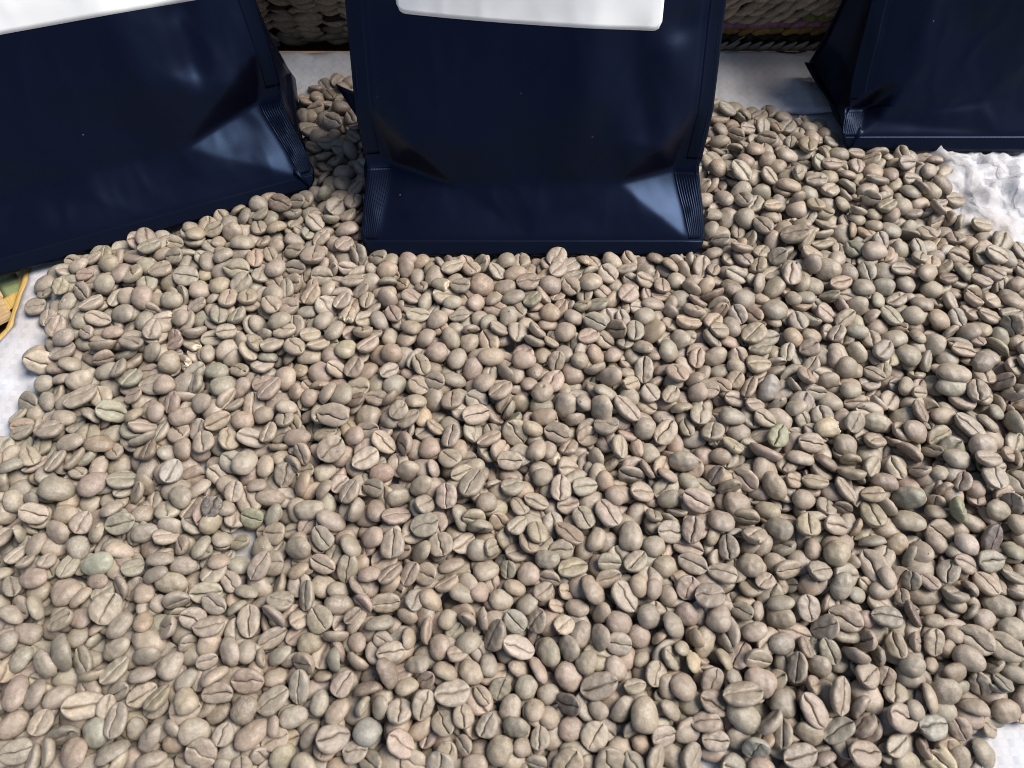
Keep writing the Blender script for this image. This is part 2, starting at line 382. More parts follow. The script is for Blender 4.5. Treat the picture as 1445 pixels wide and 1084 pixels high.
    def surf(u, v, off=0.):
        """u, v in mm (arrays) -> local metres"""
        u = np.asarray(u, float); v = np.asarray(v, float)
        fi = np.clip((u-U[0])/(U[1]-U[0]), 0, len(U)-1.001); fj = np.clip(v/step, 0, len(Vv)-1.001)
        i = fi.astype(int); j = fj.astype(int); a = fi-i; b = fj-j
        hh = Hh[i, j]*(1-a)*(1-b)+Hh[i+1, j]*a*(1-b)+Hh[i, j+1]*(1-a)*b+Hh[i+1, j+1]*a*b
        y = np.interp(v/1000, PS, PY); z = np.interp(v/1000, PS, PZ)
        e = 2e-3; ty = np.interp(v/1000+e, PS, PY)-np.interp(v/1000-e, PS, PY); tz = np.interp(v/1000+e, PS, PZ)-np.interp(v/1000-e, PS, PZ)
        l = np.hypot(ty, tz); ny, nz_ = -tz/l, ty/l
        hh = (hh+off)/1000
        return np.stack([c0+u*edge(v)/hm/1000, y+ny*hh, z+nz_*hh], -1)
    # front panel
    pu, pv = np.meshgrid(U, Vv, indexing='ij'); P = surf(pu, pv)
    front = quick('front_panel', len(U), len(Vv), P, M_POUCH, bag, .0005)
    # bottom seal: flat band below the ridge, slightly proud
    us = np.linspace(-hm+.2, hm-.2, 140); vs = np.linspace(-.6, 6.2, 9); a_, b_ = np.meshgrid(us, vs, indexing='ij')
    P = surf(a_, np.maximum(b_, 0), .05); P[:, 0, 2] -= .0010; P[:, 1, 2] -= .0002
    quick('bottom_seal', 140, 9, P, M_SEAL, bag, .0005)
    # ribbed corner seals
    for s_, top in ((-1, stl), (1, str_)):
        na, nb_ = 72, 26; P = np.zeros((na, nb_, 3))
        for ib, t in enumerate(np.linspace(0, 1, nb_)):
            v = 6.9+(top-8.4)*t; inner = hm-7.0-4.0*t; outer = hm-.2-.8*t*t-(2.2*max(0, (.12-t)/.12)**2)
            uu = np.linspace(inner, outer, na)*s_
            rib = .11*np.sin(np.linspace(0, 1, na)*2*math.pi*9)*min(1, 6*t+.1, 8*(1-t)+.1)*(.75+.5*fnoise(t*5, s_, cfg['seed']))
            P[:, ib] = surf(uu, np.full(na, v), .22+rib)
        if s_ < 0: P = P[::-1]
        quick('corner_seal', na, nb_, P, M_SEAL, bag, .0005)
    # side seals: the flat fins beyond the weld line
    for s_ in (-1, 1):
        top = stl if s_ < 0 else str_
        a_, b_ = np.meshgrid(np.linspace(hm-6.5, hm+.4, 8)*s_, np.linspace(top+4, 236, 110), indexing='ij')
        if s_ < 0: a_ = a_[::-1]
        quick('side_seal', 8, 110, surf(a_, b_, .03), M_SEAL, bag, .0005)
    # sides, back and base
    bd = cfg['back']; spl = cfg['splay']
    vv = np.linspace(0, 236, 60)
    for s_ in (-1, 1):
        P = []
        for v in vv:
            fpt = surf([s_*(hm-1.2)], [v])[0]; t = min(1, v/45.)
            d = bd*(1-.62*(v/168)**1.2)
            bx = c0+s_*(W/2+(spl*(1-t)**1.5+.0035)*1.0-.010*(v/168)); by = max(fpt[1]+.008, bd-.004*t+(PY[-1]*.35)*(v/168)); bz = fpt[2] if v > 12 else fpt[2]*.8+.0008
            for q in np.linspace(0, 1, 14):
                fold = -s_*.006*math.sin(math.pi*q)*min(1, v/25.)
                P.append((fpt[0]*(1-q)+bx*q+fold, fpt[1]*(1-q)+by*q, fpt[2]*(1-q)+bz*q+.0012*fnoise(q*4, v*.05, s_)))
        P = np.array(P).reshape(60, 14, 3)
        if s_ > 0: P = P[::-1]
        quick('side_gusset', 60, 14, P, M_POUCH, bag, .0004)
        if s_ not in cfg.get('ears', (-1, 1)): continue
        # sealed back foot corner that sticks out sideways
        f0 = surf([s_*(hm-2)], [1.])[0]; tip = Vector((c0+s_*(W/2+cfg['ear']), cfg['eard'], cfg.get('earz', .009))); bk = Vector((c0+s_*(W/2-.004), bd-.002, cfg.get('earz', .009)-.005))
        if 'ear0' in cfg: f0 = (f0[0], cfg['ear0'], .006); bk0 = Vector((c0+s_*(W/2-.006), bd-.01, .003))
        f0 = Vector(f0)
        P = []
        for t in np.linspace(0, 1, 14):
            lo_ = f0.lerp(tip, t); hi_ = (f0+Vector((-s_*.004, .004, .006))).lerp(bk, t)
            for q in np.linspace(0, 1, 6): 
                p = lo_.lerp(hi_, q); p.z += .0016*math.sin(t*5+q*3); P.append(p[:])
        P = np.array(P).reshape(14, 6, 3)
        if s_ > 0: P = P[::-1]
        quick('back_corner_seal', 14, 6, P, M_SEAL, bag, .0006)
    P = []
    for v in vv:
        fz = np.interp(v/1000, PS, PZ); fy = np.interp(v/1000, PS, PY)
        by = max(fy+.008, bd-.004*min(1, v/45.)+(PY[-1]*.35)*(v/168)); t = min(1, v/45.); hw = W/2+.0035+spl*(1-t)**1.5-.010*(v/168)
        for q in np.linspace(-1, 1, 16): P.append((c0+q*hw, by+.004*(1-q*q), fz if v > 12 else fz*.8+.0008))
    quick('back_panel', 60, 16, np.array(P).reshape(60, 16, 3)[::-1], M_POUCH, bag, .0005)
    P = []
    for q in np.linspace(0, 1, 8):
        for x in np.linspace(-1, 1, 12): P.append((c0+x*(W/2-.004), .004+q*(bd-.006), .0010+.002*math.sin(math.pi*q)))
    quick('bottom_gusset', 8, 12, P, M_POUCH, bag, -.0005)
    # label
    if cfg.get('label'):
        (ul, vl), (ur, vr) = cfg['label']; R = cfg['lr']
        nu_, nv_ = 90, 60; P = np.zeros((nu_, nv_, 3))
        for i, t in enumerate(np.linspace(0, 1, nu_)):
            u_ = ul+(ur-ul)*t; vb = vl+(vr-vl)*t+cfg.get('sag', 0)*math.sin(math.pi*t)
            dd = min(u_-ul, ur-u_); 
            if dd < R: vb += R-math.sqrt(max(0, R*R-(R-dd)**2))
            P[i] = surf(np.full(nu_ and nv_, u_), np.linspace(vb, 200, nv_), .14)
        quick('paper_label', nu_, nv_, P, M_LABEL, bag, .0001)
    return bag

make_bag('navy black coffee pouch in the middle, white label above a folded foot', (-.0665, .2135, .0048), 0, .1515,
    dict(apex=((-33, 29), (38, 31)), strip_top=(38, 36), seed=1.3, back=.078, splay=.006, ears=(-1,), ear=.018, eard=.088, earz=.022, ear0=.052, bulge=.9,
         dents=[(20, 64, 11, 34, -.12, 3.0), (53, 84, 8, 16, .5, 2.2), (46, 60, 6, 20, .3, -1.6), (58, 92, 10, 6, .5, -1.2), (-8, 70, 12, 30, 0, -.6)],
         label=(((-55, 97), (50, 90.5))), lr=3.5, sag=-.8))
make_bag('tilted navy black coffee pouch with pale label and sharp dent beside its corner', (-.2315, .199, .0048), math.atan2(.056, .1405), .1515,
    dict(apex=((-58, 29), (26, 31)), strip_top=(38, 42), seed=4.1, back=.078, splay=.004, ear=.006, eard=.074, bulge=1.0,
         dents=[(20, 70, 13, 44, .12, 3.6), (43, 66, 6, 20, -.1, -1.8), (36, 56, 5, 9, .9, 1.2), (45, 84, 8, 5, .4, -1.4), (34, 100, 6, 20, 0, 1.0), (10, 74, 7, 22, 0, -.7)],
         label=(((-72, 90), (66, 85))), lr=3.5))
make_bag('unlabelled near-black coffee pouch standing in shade beside the crumpled sack', (.1600, .279, .0048), 0, .1515,
    dict(tilt=7, apex=((-60, 14), (40, 30)), strip_top=(19, 36), seed=7.7, back=.056, splay=.003, ear=.010, eard=.054, earz=.004, bulge=.8,
         dents=[(-52, 80, 5, 40, .05, 1.2), (0, 60, 14, 40, 0, .6)]))

# ------------------------------------------------------------------ the woven basket behind
basket = bpy.data.objects.new('woven_basket', None); COL.objects.link(basket); basket.location = (.02, .366, 0)
tag(basket, 'brown sisal basket with purple and ochre plaiting, standing behind the bags', 'basket')
def strand(Lx, Wy, Hz, seed):
    random.seed(seed); V = []; F = []; ns, nc = 11, 10
    for i in range(ns):
        t = i/(ns-1); r = math.sin(math.pi*min(1, max(0, .04+.92*t)))**.6
        for j in range(nc):
            a = 2*math.pi*j/nc
            k = 1+.10*math.sin(3*a+seed+t*4)
            V.append(((t-.5)*Lx, Wy/2*r*math.cos(a)*k+.0006*math.sin(t*6+seed), Hz/2*r*math.sin(a)*k))
    for i in range(ns-1):
        for j in range(nc):
            F.append((i*nc+j, i*nc+(j+1) % nc, (i+1)*nc+(j+1) % nc, (i+1)*nc+j))
    F.append(tuple(range(nc))); F.append(tuple(range((ns-1)*nc, ns*nc))[::-1])
    me = mesh('strand', V, F); return me
smesh = {}
def strand_obj(kind, mat, loc, rot, scale=(1, 1, 1), name='strand'):
    key = (kind, mat.name)
    if key not in smesh:
        dims = {'long': (.0150, .0043, .0050), 'leaf': (.0140, .0066, .0036), 'bead': (.0085, .0060, .0050), 'thin': (.011, .0028, .0028)}[kind.rstrip('0123456789')]
        me = strand(*dims, seed=len(smesh)+1); me.materials.append(mat); smesh[key] = me
    o = bpy.data.objects.new(name, smesh[key]); COL.objects.link(o); o.parent = basket
    o.location = loc; o.rotation_euler = rot; o.scale = scale; return o
random.seed(21)
lean = math.radians(8)
cnt = 0
for c in range(11):                      # horizontal weavers round upright stakes
    x = -.172+c*.0128
    for r in range(15):
        z = .0035+r*.0037+(.0018 if c % 2 else 0)
        m_ = M_SISAL if random.random() < .85 else M_DARKF
        messy = .22 if c < 5 else .06
        strand_obj('long%d' % random.randrange(3), m_, (x-.02+random.uniform(-.0012, .0012), -.0015*(c % 2)-z*math.tan(lean)+random.uniform(-.0008, .0008), z), (random.uniform(-.2, .2), random.gauss(0, messy), random.gauss(0, .08)), (random.uniform(.85, 1.15), random.uniform(.9, 1.2), random.uniform(.85, 1.15))); cnt += 1
for r in range(13):                      # slanting plait of the other side, with dyed rows
    for c in range(12):
        x = .082+c*.0078+(.004 if r % 2 else 0); z = .0085+r*.0042
        right = x > .108+.0012*(r % 3)
        m_ = M_SISAL; kind = 'leaf%d' % random.randrange(3)
        if right and r == 1: m_ = M_OCHRE; kind = 'bead'
        elif right and r == 2: m_ = M_PURPLE; kind = 'bead'
        elif right and r == 3 and c > 8: m_ = M_LIMEF; kind = 'bead'
        elif right and r == 0: m_ = M_DARKF; kind = 'bead'
        rot = (random.gauss(0, .15), -.55+random.gauss(0, .12), random.gauss(0, .1)) if kind.startswith('leaf') else (0, -.25+random.gauss(0, .1), 0)
        strand_obj(kind, m_, (x-.02, -.003-z*math.tan(lean)+random.uniform(-.0008, .0008), z), rot, (random.uniform(.9, 1.2), 1, random.uniform(.9, 1.2))); cnt += 1
for c in range(22):                      # beaded foot of the basket
    strand_obj('thin', M_SISAL, (.075+c*.0062-.02, -.0065, .0035+.0003*(c % 2)), (0, -.5, 0))
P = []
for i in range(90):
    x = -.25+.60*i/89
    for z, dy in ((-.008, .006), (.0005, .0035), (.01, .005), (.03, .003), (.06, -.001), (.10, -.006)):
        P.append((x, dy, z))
quick('basket_wall', 90, 6, P, M_DARKF, basket, .003)  # wall coloured near-black to paint in the dark gap above the sack
P = []
for i in range(60):
    x = .06+.14*i/59
    for a in np.linspace(0, 2*math.pi, 9): P.append((x-.02, -.0085+.0011*math.cos(a), .0012+.0008*math.sin(a)))
quick('foot_cord', 60, 9, P, M_REDF, basket)
def fibre(pts, r=.00022):
    pts = [Vector(p) for p in pts]; Q = []
    for i in range(len(pts)-1):
        for t in np.linspace(0, 1, 8, endpoint=False):
            a, b_, c, d = pts[max(i-1, 0)], pts[i], pts[i+1], pts[min(i+2, len(pts)-1)]
            Q.append(.5*((2*b_)+(c-a)*t+(2*a-5*b_+4*c-d)*t*t+(3*b_-a-3*c+d)*t**3))
    Q.append(pts[-1]); P = []
    for i, q in enumerate(Q):
        dr = (Q[min(i+1, len(Q)-1)]-Q[max(i-1, 0)]).normalized(); n1 = dr.orthogonal().normalized(); n2 = dr.cross(n1)
        for k_ in range(7): P.append((q+(n1*math.cos(k_*math.pi/3)+n2*math.sin(k_*math.pi/3))*r)[:])
    quick('loose_fibre', len(Q), 7, P, M_CREAMF, basket)
for pts in ([(.083, -.012, .028), (.0845, -.013, .012), (.080, -.0135, .004), (.078, -.016, .002)],
            [(.083, -.012, .02), (.0875, -.013, .010), (.0885, -.0135, .007)],
            [(.079, -.014, .010), (.0775, -.0145, .0045), (.084, -.0145, .0035), (.0915, -.0145, .0045), (.092, -.014, .0055)],
            [(.080, -.014, .0068), (.089, -.0145, .0066), (.096, -.014, .009), (.1045, -.013, .0145)],
            [(.0835, -.012, .031), (.0855, -.0125, .020), (.0825, -.013, .012)]):
    fibre([(x-.02+.018, y, z) for x, y, z in pts])

# ------------------------------------------------------------------ coffee beans
def inside_bag(x, y):
    for (cx, cy), yw in (((-.0665, .2135), 0), ((-.2315, .199), math.atan2(.056, .1405)), ((.16, .279), 0)):
        dx, dy = x-cx, y-cy; a = dx*math.cos(yw)+dy*math.sin(yw); b = -dx*math.sin(yw)+dy*math.cos(yw)
        if -.003 < a < .155 and -.002 < b < .08: return True
    return False
def bean_mesh(var, ns, nt, nb):
    """coffee bean in mm, long axis X, dome +Z, creased flat face -Z. Returns verts, quads/tris, crease mask"""
    r = np.random.RandomState(100+var)
    asp = (.71,.78,.85,.93)[var%4]
    a = 4.65; b = a*asp; c = b*(.62+.12*r.rand())+.35
    e = .55+.45*r.rand()               # bulge of the creased face
    D = 1.1+.5*r.rand(); s = .10+.08*r.rand()
    A1,A2,P1,P2 = .35*r.randn(),.22*r.randn(),r.rand()*6.3,r.rand()*6.3
    k2 = .010*r.randn(); kz = .006*r.randn()+.003; taper=.10*r.randn(); off=.25*r.randn()
    ph = r.rand(8)*6.3; p = 2.3+.45*r.rand()
    broken = var==16; hole = var==17
    V=[];M=[]
    for i in range(1,ns):
        u = math.cos(math.pi*i/ns); 
        rr = max(0.,1-abs(u)**p)
        w = b*rr**.5*(1+taper*u); h = c*rr**.5*(1+taper*.8*u)
        x = a*u
        yc = (A1*math.sin(1.3*u+P1)-A1*math.sin(P1)*.5+A2*math.sin(4.2*u+P2)+.10*math.sin(9*u+P1*2)+off)*min(1,w/b*1.2)
        yc = max(-.45*w,min(.45*w,yc))
        for j in range(nt+1):
            f = math.pi*j/nt
            y = w*math.cos(f); z = h*math.sin(f)**.92 if j not in (0,nt) else 0.
            V.append((x,y,z)); M.append(0)
        g = min(1.,rr*2.4)*(.72+.28*math.sin(2.6*u+P2))
        for j in range(1,nb):
            t = -1+2*j/nb
            q = math.copysign(abs(t)**2.0,t)
            y = yc+q*(w-yc) if q>0 else yc+q*(w+yc)
            zz = -e*max(0,1-abs(y/w)**3)**.55*(.35+.65*w/b)
            gr = D*g*math.exp(-(abs(y-yc)/s)**1.3)+.30*g*math.exp(-((y-yc)/.8)**2)
            V.append((x,y,zz+gr)); M.append(math.exp(-(abs(y-yc)/s)**1.3)*g)
    n = nt+nb
    t1=(a,0,c*.08); t2=(-a,0,c*.08)
    V.append(t1);V.append(t2);M+= [0,0]
    V=np.array(V,float);M=np.array(M)
    F=[]
    for i in range(ns-2):
        for j in range(n):
            k=(j+1)%n
            F.append((i*n+j,i*n+k,(i+1)*n+k,(i+1)*n+j))
    L=len(V)
    for j in range(n):
        k=(j+1)%n
        F.append((L-2,k,j)); o=(ns-2)*n; F.append((L-1,o+j,o+k))
    # order of ring: top goes +y..-y, bottom must go -y..+y
    x,y,z=V.T.copy()
    lump = .10*np.sin(1.1*x+ph[0])*np.sin(1.3*y+ph[1])+.07*np.sin(2.1*x+ph[2]+y)+.05*np.sin(2.9*y+ph[3]+1.3*z)
    V[:,2]+= lump*.8 + kz*x*x - .03
    V[:,1]+= k2*x*x + .10*np.sin(1.7*x+ph[4])*.5
    V[:,0]*= 1+.02*np.sin(y+ph[5])
    if broken:
        cut = 2.0+.45*np.sin(2.2*y+1)+.3*np.sin(3*z)
        m = V[:,0]>cut
        V[m,0]=cut[m]+ .25*(V[m,0]-cut[m])+.25*np.sin(5*V[m,1]+3*V[m,2])
        V[m,1:]*=.93; M=np.where(m,1.0,0.)
    if hole:
        d = np.hypot(V[:,0]-1.2,V[:,1]-.3); m=(V[:,2]>.5)
        k=np.exp(-(d/.55)**4)*m; V[:,2]-=1.1*k; M=k
    V[:,2]-= (V[:,2].max()+V[:,2].min())/2
    return V,F,M


COLS = {  # base colour of the dried skin, linear
 'n': (.304, .262, .208), 't': (.325, .255, .182), 'o': (.350, .240, .150), 'r': (.335, .240, .192), 'g': (.252, .245, .190),
 'p': (.375, .315, .245), 'd': (.165, .118, .088), 'w': (.42, .36, .31), 'y': (.310, .262, .158), 'b': (.300, .315, .305),
 'k': (.075, .060, .055), 'v': (.205, .225, .135), 'c': (.50, .41, .27), 'm': (.33, .335, .27)}
CODES = 'ntorgpdwybkvcm'
# x, y, z (tenths of a millimetre); turn (quaternion x, y, z in hundredths); shape*10000 + (size-60)*100 + colour*2 + shown
DATA = [
-391,383,105,37,20,83,44813,635,295,74,-16,-97,7,85713,16,461,81,-4,-95,12,86215,1331,570,86,76,-48,-33,44313,-1429,734,93,12,13,-98,126927,
-1297,209,73,-1,-17,81,64327,590,421,73,4,49,37,164425,1316,135,53,44,87,13,164825,1198,1257,102,4,8,17,166525,468,1191,56,-30,-23,75,162705,
-1069,937,103,59,-78,-21,102721,1590,809,93,-10,17,-8,113615,754,172,60,-73,-46,-38,112819,-1107,305,97,81,48,7,14017,1358,809,68,13,29,-85,32505,
118,1419,88,-3,-2,47,174303,1001,1221,92,-86,-50,-3,144123,-447,217,83,-13,20,51,113619,-937,916,47,-13,-96,-23,72923,1681,830,80,-76,-56,-8,125621,
1590,933,93,-87,-24,41,155223,-1340,284,96,-94,-13,32,6903,-1346,584,101,-79,-58,5,75901,412,257,117,13,5,70,105603,-552,192,81,97,14,-19,145001,
-1641,1011,98,-7,24,-1,57501,881,144,65,99,13,-3,6001,-950,158,69,-25,-93,-24,34311,278,343,83,99,14,8,6401,723,313,103,-6,96,-27,6901,
1518,485,89,35,92,12,86603,-809,208,71,-16,1,35,126107,937,272,97,-50,-86,-2,85807,728,258,82,12,4,94,96409,-190,319,90,98,12,-9,25301,
-1552,232,79,10,15,43,134407,1071,148,84,98,4,-19,86107,1312,227,64,99,11,-1,104419,-756,303,64,94,32,6,125809,1101,551,98,24,96,9,86407,
-840,361,84,-96,2,3,144707,-1522,158,65,14,-98,-9,53809,-343,176,90,-26,-93,15,33607,-1340,154,91,-25,1,94,86603,1026,314,102,-74,-62,10,6107,
-672,1166,98,-90,-36,0,35603,-1571,324,92,-12,0,75,125507,1600,456,90,39,89,-1,135601,-843,275,83,2,-3,53,94203,1112,766,122,-5,-9,45,65017,
-978,211,85,5,23,-5,144201,-1458,235,85,77,63,-6,113001,-1227,243,84,70,71,5,84801,256,203,71,-87,-48,-8,73211,-280,290,98,-76,-60,1,134309,
1009,216,85,94,19,22,44809,-678,347,66,-70,-67,-23,125401,1249,728,78,55,82,10,87511,1473,424,98,-11,-15,94,134101,-876,547,69,-66,-75,-2,135011,
-1103,409,84,-8,-3,57,14701,1203,249,100,-97,9,22,86301,-42,160,93,-7,-16,48,33103,660,618,112,4,98,-16,34301,-1188,477,92,5,-5,98,6907,
1371,321,95,-10,-33,94,33701,-1457,443,105,-28,-39,80,76609,795,358,79,2,-5,97,15207,-413,806,88,71,70,6,15711,1573,275,49,9,4,6,84603,
-1545,1334,80,-91,-3,41,47409,-674,1299,113,11,98,13,87511,-351,262,92,65,70,-23,24411,-927,325,91,-99,-2,0,44611,659,964,100,-26,-95,-18,55607,
-688,257,64,-2,2,14,124401,858,297,79,-1,2,62,14209,415,838,92,-8,-8,68,55711,1035,521,85,-1,92,-13,55001,549,345,90,-6,26,37,74201,
-1219,159,94,-41,-6,27,85909,1432,979,76,32,-30,3,6009,-636,550,84,42,90,10,73817,-1440,315,76,-6,6,30,4601,1132,318,67,-11,-8,-58,146011,
1639,600,73,-9,3,97,125309,-143,1028,94,82,55,-7,127501,373,620,95,-47,-86,11,135301,-1512,648,87,-3,11,91,154503,184,370,79,15,-10,91,94107,
-1161,669,85,26,1,-4,5811,1292,921,64,67,73,-10,56017,-1526,1033,92,-6,6,41,145507,-1020,299,114,-4,6,88,13503,-708,142,39,37,12,46,33517,
118,450,78,-15,-10,80,4901,-1676,1395,79,95,29,6,87501,685,556,97,-9,-2,58,14711,12,1251,70,-42,-83,-27,35903,-994,520,96,9,-99,14,44901,
940,864,94,-18,-7,92,55009,986,587,87,-68,-72,-5,33411,-865,730,85,-85,-51,-10,125501,1422,903,67,-10,18,96,135703,1275,406,115,-11,-9,40,112701,
-305,870,92,99,11,9,34401,635,856,94,-77,-61,-17,24307,184,223,66,-4,8,28,23107,-1922,1584,39,-9,-93,-27,106111,-1292,532,98,-17,-2,55,45401,
174,130,72,-82,-48,-22,105117,1131,375,96,-94,-32,13,153103,343,917,81,53,84,-12,96007,-1701,916,88,-98,10,16,94311,1035,865,110,74,67,-2,74117,
-1170,319,78,-94,-31,9,4311,1233,552,103,10,99,-9,14009,1111,655,107,9,-17,49,124509,918,397,95,74,54,29,4011,882,472,94,3,13,15,134109,
1753,1049,99,74,67,-9,34809,1653,519,84,9,-4,7,64409,-1381,880,92,-97,-14,1,5009,-74,229,84,83,53,10,102911,1467,157,43,-10,35,-21,24801,
716,699,96,19,97,-11,14411,604,239,76,-2,99,-12,13503,10,219,92,18,42,-89,33309,298,128,69,-54,-77,-20,146001,-212,232,81,49,85,-9,133503,
-1510,320,88,-18,-18,57,45001,-1269,387,88,86,48,-2,4301,950,1022,91,-8,-31,79,5417,1183,174,73,95,30,-11,3601,-536,350,89,87,50,-1,53307,
-1594,428,86,-14,-9,53,33309,-543,1130,80,95,32,-1,24911,358,538,91,2,14,-5,73807,-1118,193,85,-2,-27,34,44701,632,189,52,100,-4,4,93101,
-132,389,84,0,12,90,4103,635,1121,81,32,-12,-5,125701,-48,497,94,81,42,35,104903,-1502,405,100,-1,-44,75,104809,1248,463,93,68,68,4,43817,
1378,481,83,-71,-66,-13,93511,-641,895,88,18,14,96,85601,-991,1119,87,1,12,58,64901,350,272,84,45,-2,51,94501,1733,1262,88,-34,-93,7,87501,
458,558,96,12,28,7,113609,9,546,81,-37,-91,-16,72909,-153,255,93,-65,-74,17,143003,-796,501,51,-90,-27,12,124401,743,891,94,2,21,97,65011,
594,657,85,-80,-54,-9,33407,-423,609,80,-93,-5,1,94203,625,740,74,25,96,2,4601,-663,479,77,-5,-3,7,13617,585,1247,67,-89,-45,-3,85903,
-392,444,97,11,-99,-3,124107,1094,228,84,82,25,19,144211,-550,273,80,-15,-7,42,83907,-575,599,81,8,26,2,4801,-1599,509,80,9,5,99,13601,
-1252,1078,85,-74,-63,22,5519,-1294,459,81,5,-19,22,124701,892,558,81,-27,-7,96,44403,-1366,1551,95,19,0,69,104903,-1628,688,97,-7,-13,-6,125403,
-1389,207,71,-79,-25,-12,86309,277,653,83,19,37,74,16003,-998,603,78,-96,24,0,84109,-1528,888,76,-80,-59,2,153001,-891,204,78,-80,-60,9,142101,
924,207,78,9,-27,93,53603,1735,1489,117,-10,-3,-12,87011,-1509,796,83,-13,20,-50,103309,2047,1723,103,57,65,51,34203,-246,801,89,61,79,3,113607,
438,1333,96,-39,-90,14,6811,238,414,98,-3,-20,42,102703,-729,936,77,8,-1,5,45301,-923,449,83,-17,-25,82,4801,1398,638,71,8,-23,-97,6005,
815,960,77,6,2,3,154803,337,1336,88,-3,-52,45,36011,1759,1176,101,6,-23,97,96201,226,500,82,6,-2,47,45001,-5,282,75,-5,-5,63,103111,
207,723,81,98,11,-3,44917,201,842,80,37,90,-23,86107,1492,705,85,83,51,6,133809,1518,858,55,-91,33,5,74703,-568,731,63,-72,-64,-16,124801,
1402,226,54,53,81,26,62303,349,473,88,-5,-99,-16,62911,1008,1428,91,25,-11,52,46219,-665,831,80,42,90,12,54201,256,906,69,-53,-85,1,94417,
-1387,421,75,41,87,21,44909,1220,326,68,81,56,-11,103811,-234,982,90,-70,-70,-14,94607,546,142,59,-84,-34,34,74401,1508,358,56,64,65,41,142501,
-776,608,89,-6,-96,27,104101,-843,1082,54,-63,72,26,104201,984,1677,95,-37,92,-10,75403,-609,297,76,-5,-4,65,123309,45,343,82,-1,2,57,32001,
796,512,97,-14,-11,16,123601,206,1359,76,12,-29,51,135301,-1799,974,72,34,28,73,93801,555,853,78,-99,3,4,33011,-1552,1198,85,-16,10,1,5605,
758,796,81,66,70,16,103511,-239,462,92,-10,-13,67,133603,-141,1316,82,-97,-17,13,95203,637,362,71,-73,-60,-9,134001,1652,749,78,7,-99,-13,23201,
88,194,75,70,70,2,102201,-126,1946,84,12,-1,97,35805,797,429,83,-88,13,16,54111,583,565,82,-4,-22,89,23107,991,404,68,32,-27,-8,22801,
-1269,1315,79,-1,-1,14,46007,-748,787,88,33,-23,4,135001,-143,482,89,-31,12,47,113411,815,729,99,-12,-4,91,63103,458,382,77,-80,-55,11,33103,
1031,450,86,57,81,14,3417,427,742,83,90,40,-4,4801,177,1016,84,-71,-70,-3,103907,-89,722,66,-16,1,14,54111,528,1525,67,-66,73,1,6001,
1723,1439,95,-4,-5,100,86309,1649,1128,101,-5,12,3,46409,58,708,84,-9,7,64,73203,-1431,1047,72,95,15,-16,64609,1235,2177,129,98,-2,18,76103,
71,275,96,-14,18,58,22403,119,750,101,-2,-11,-12,44409,182,292,78,6,88,25,44401,-1037,643,73,-97,-7,10,5211,-1138,737,71,1,4,-2,4101,
-1753,1250,83,-18,97,-19,155001,-35,618,80,-3,8,-2,143201,1118,1196,88,-8,-98,-18,125007,1530,1246,90,-25,4,-97,105803,-1061,556,83,-93,15,31,134001,
-479,156,69,99,6,9,102201,181,460,86,-27,-28,81,53403,1095,1804,102,-7,-2,-96,66009,-1394,1983,86,-99,0,10,74609,-413,906,85,95,19,-18,125207,
-881,991,64,-2,10,-1,4707,-1197,983,94,-8,-6,93,45111,1043,704,104,97,15,-14,73201,-487,1201,73,-31,-92,8,134803,-39,343,64,-76,-56,-12,72501,
-1478,541,107,-19,96,-5,4503,-494,285,55,-3,0,-45,65403,-559,1326,63,3,-8,-19,115407,173,1235,90,19,97,11,85107,-1599,846,96,-12,-37,90,104201,
944,720,87,-94,-9,12,124607,859,1057,72,36,87,32,84707,297,828,80,-9,-4,53,44303,87,548,76,88,36,29,103401,-308,413,85,-16,17,97,53201,
1619,668,72,55,82,-12,63611,495,147,53,-3,1,94,85001,1883,1555,88,0,0,-92,104701,1458,288,72,6,45,89,13907,-992,467,73,36,5,59,23607,
1384,1278,93,1,-38,91,45111,-8,1127,77,-99,3,-1,94111,467,202,76,-96,-12,14,52701,-651,739,76,-96,21,-3,4007,-689,629,82,66,66,30,45101,
508,1258,79,21,-16,64,113611,-1715,1478,71,24,7,23,45611,1743,929,87,19,17,-5,125311,-216,115,83,-73,-64,-21,64801,1254,1189,89,6,10,-9,113903,
536,535,93,10,34,62,73601,1801,1407,110,71,69,11,103703,-582,999,90,85,47,20,73801,-1294,849,81,16,8,14,124309,283,492,101,-42,-22,81,103411,
531,733,81,1,8,27,73103,-1526,728,80,73,65,-20,124101,639,483,63,-11,24,-79,125203,743,441,60,-46,85,-22,64007,-300,1603,92,1,3,38,74407,
1599,1592,85,3,0,93,74409,1354,2010,103,-12,-22,96,25903,334,395,79,21,-9,82,13411,-1067,888,74,43,23,39,144317,1362,1041,89,-1,-6,99,44507,
-1159,1202,79,55,83,0,104101,-1364,789,83,-23,21,-3,84111,-1124,1291,83,-92,-28,8,4317,-1437,372,51,10,-3,99,44701,-284,221,68,-1,-5,34,43105,
1159,481,93,83,-1,56,23307,-943,1423,92,88,45,9,126207,805,234,88,76,23,26,94009,-1106,140,65,-44,-6,10,3801,-640,669,50,-9,30,1,74307,
572,1697,96,-6,-30,26,65205,-859,2075,109,69,-71,10,116003,-991,1227,64,97,-10,-24,45201,-864,449,84,1,3,77,82801,-292,703,76,23,96,10,112707,
849,831,99,87,35,-17,104611,-1129,620,82,-78,-19,0,73201,-1589,591,87,31,62,63,124801,941,1090,75,7,24,-23,155603,1332,1523,94,23,-18,62,73503,
-1153,1949,83,-87,-45,-4,64901,1051,971,90,6,-2,-2,143103,-1543,1852,122,-4,-11,80,25507,-1709,1759,87,-99,10,11,85201,1421,380,87,28,15,6,44113,
115,326,57,3,-5,27,102001,496,803,84,-6,-3,23,72701,-1301,720,82,97,17,-10,32109,842,208,74,72,61,23,2901,329,688,89,-17,93,32,133103,
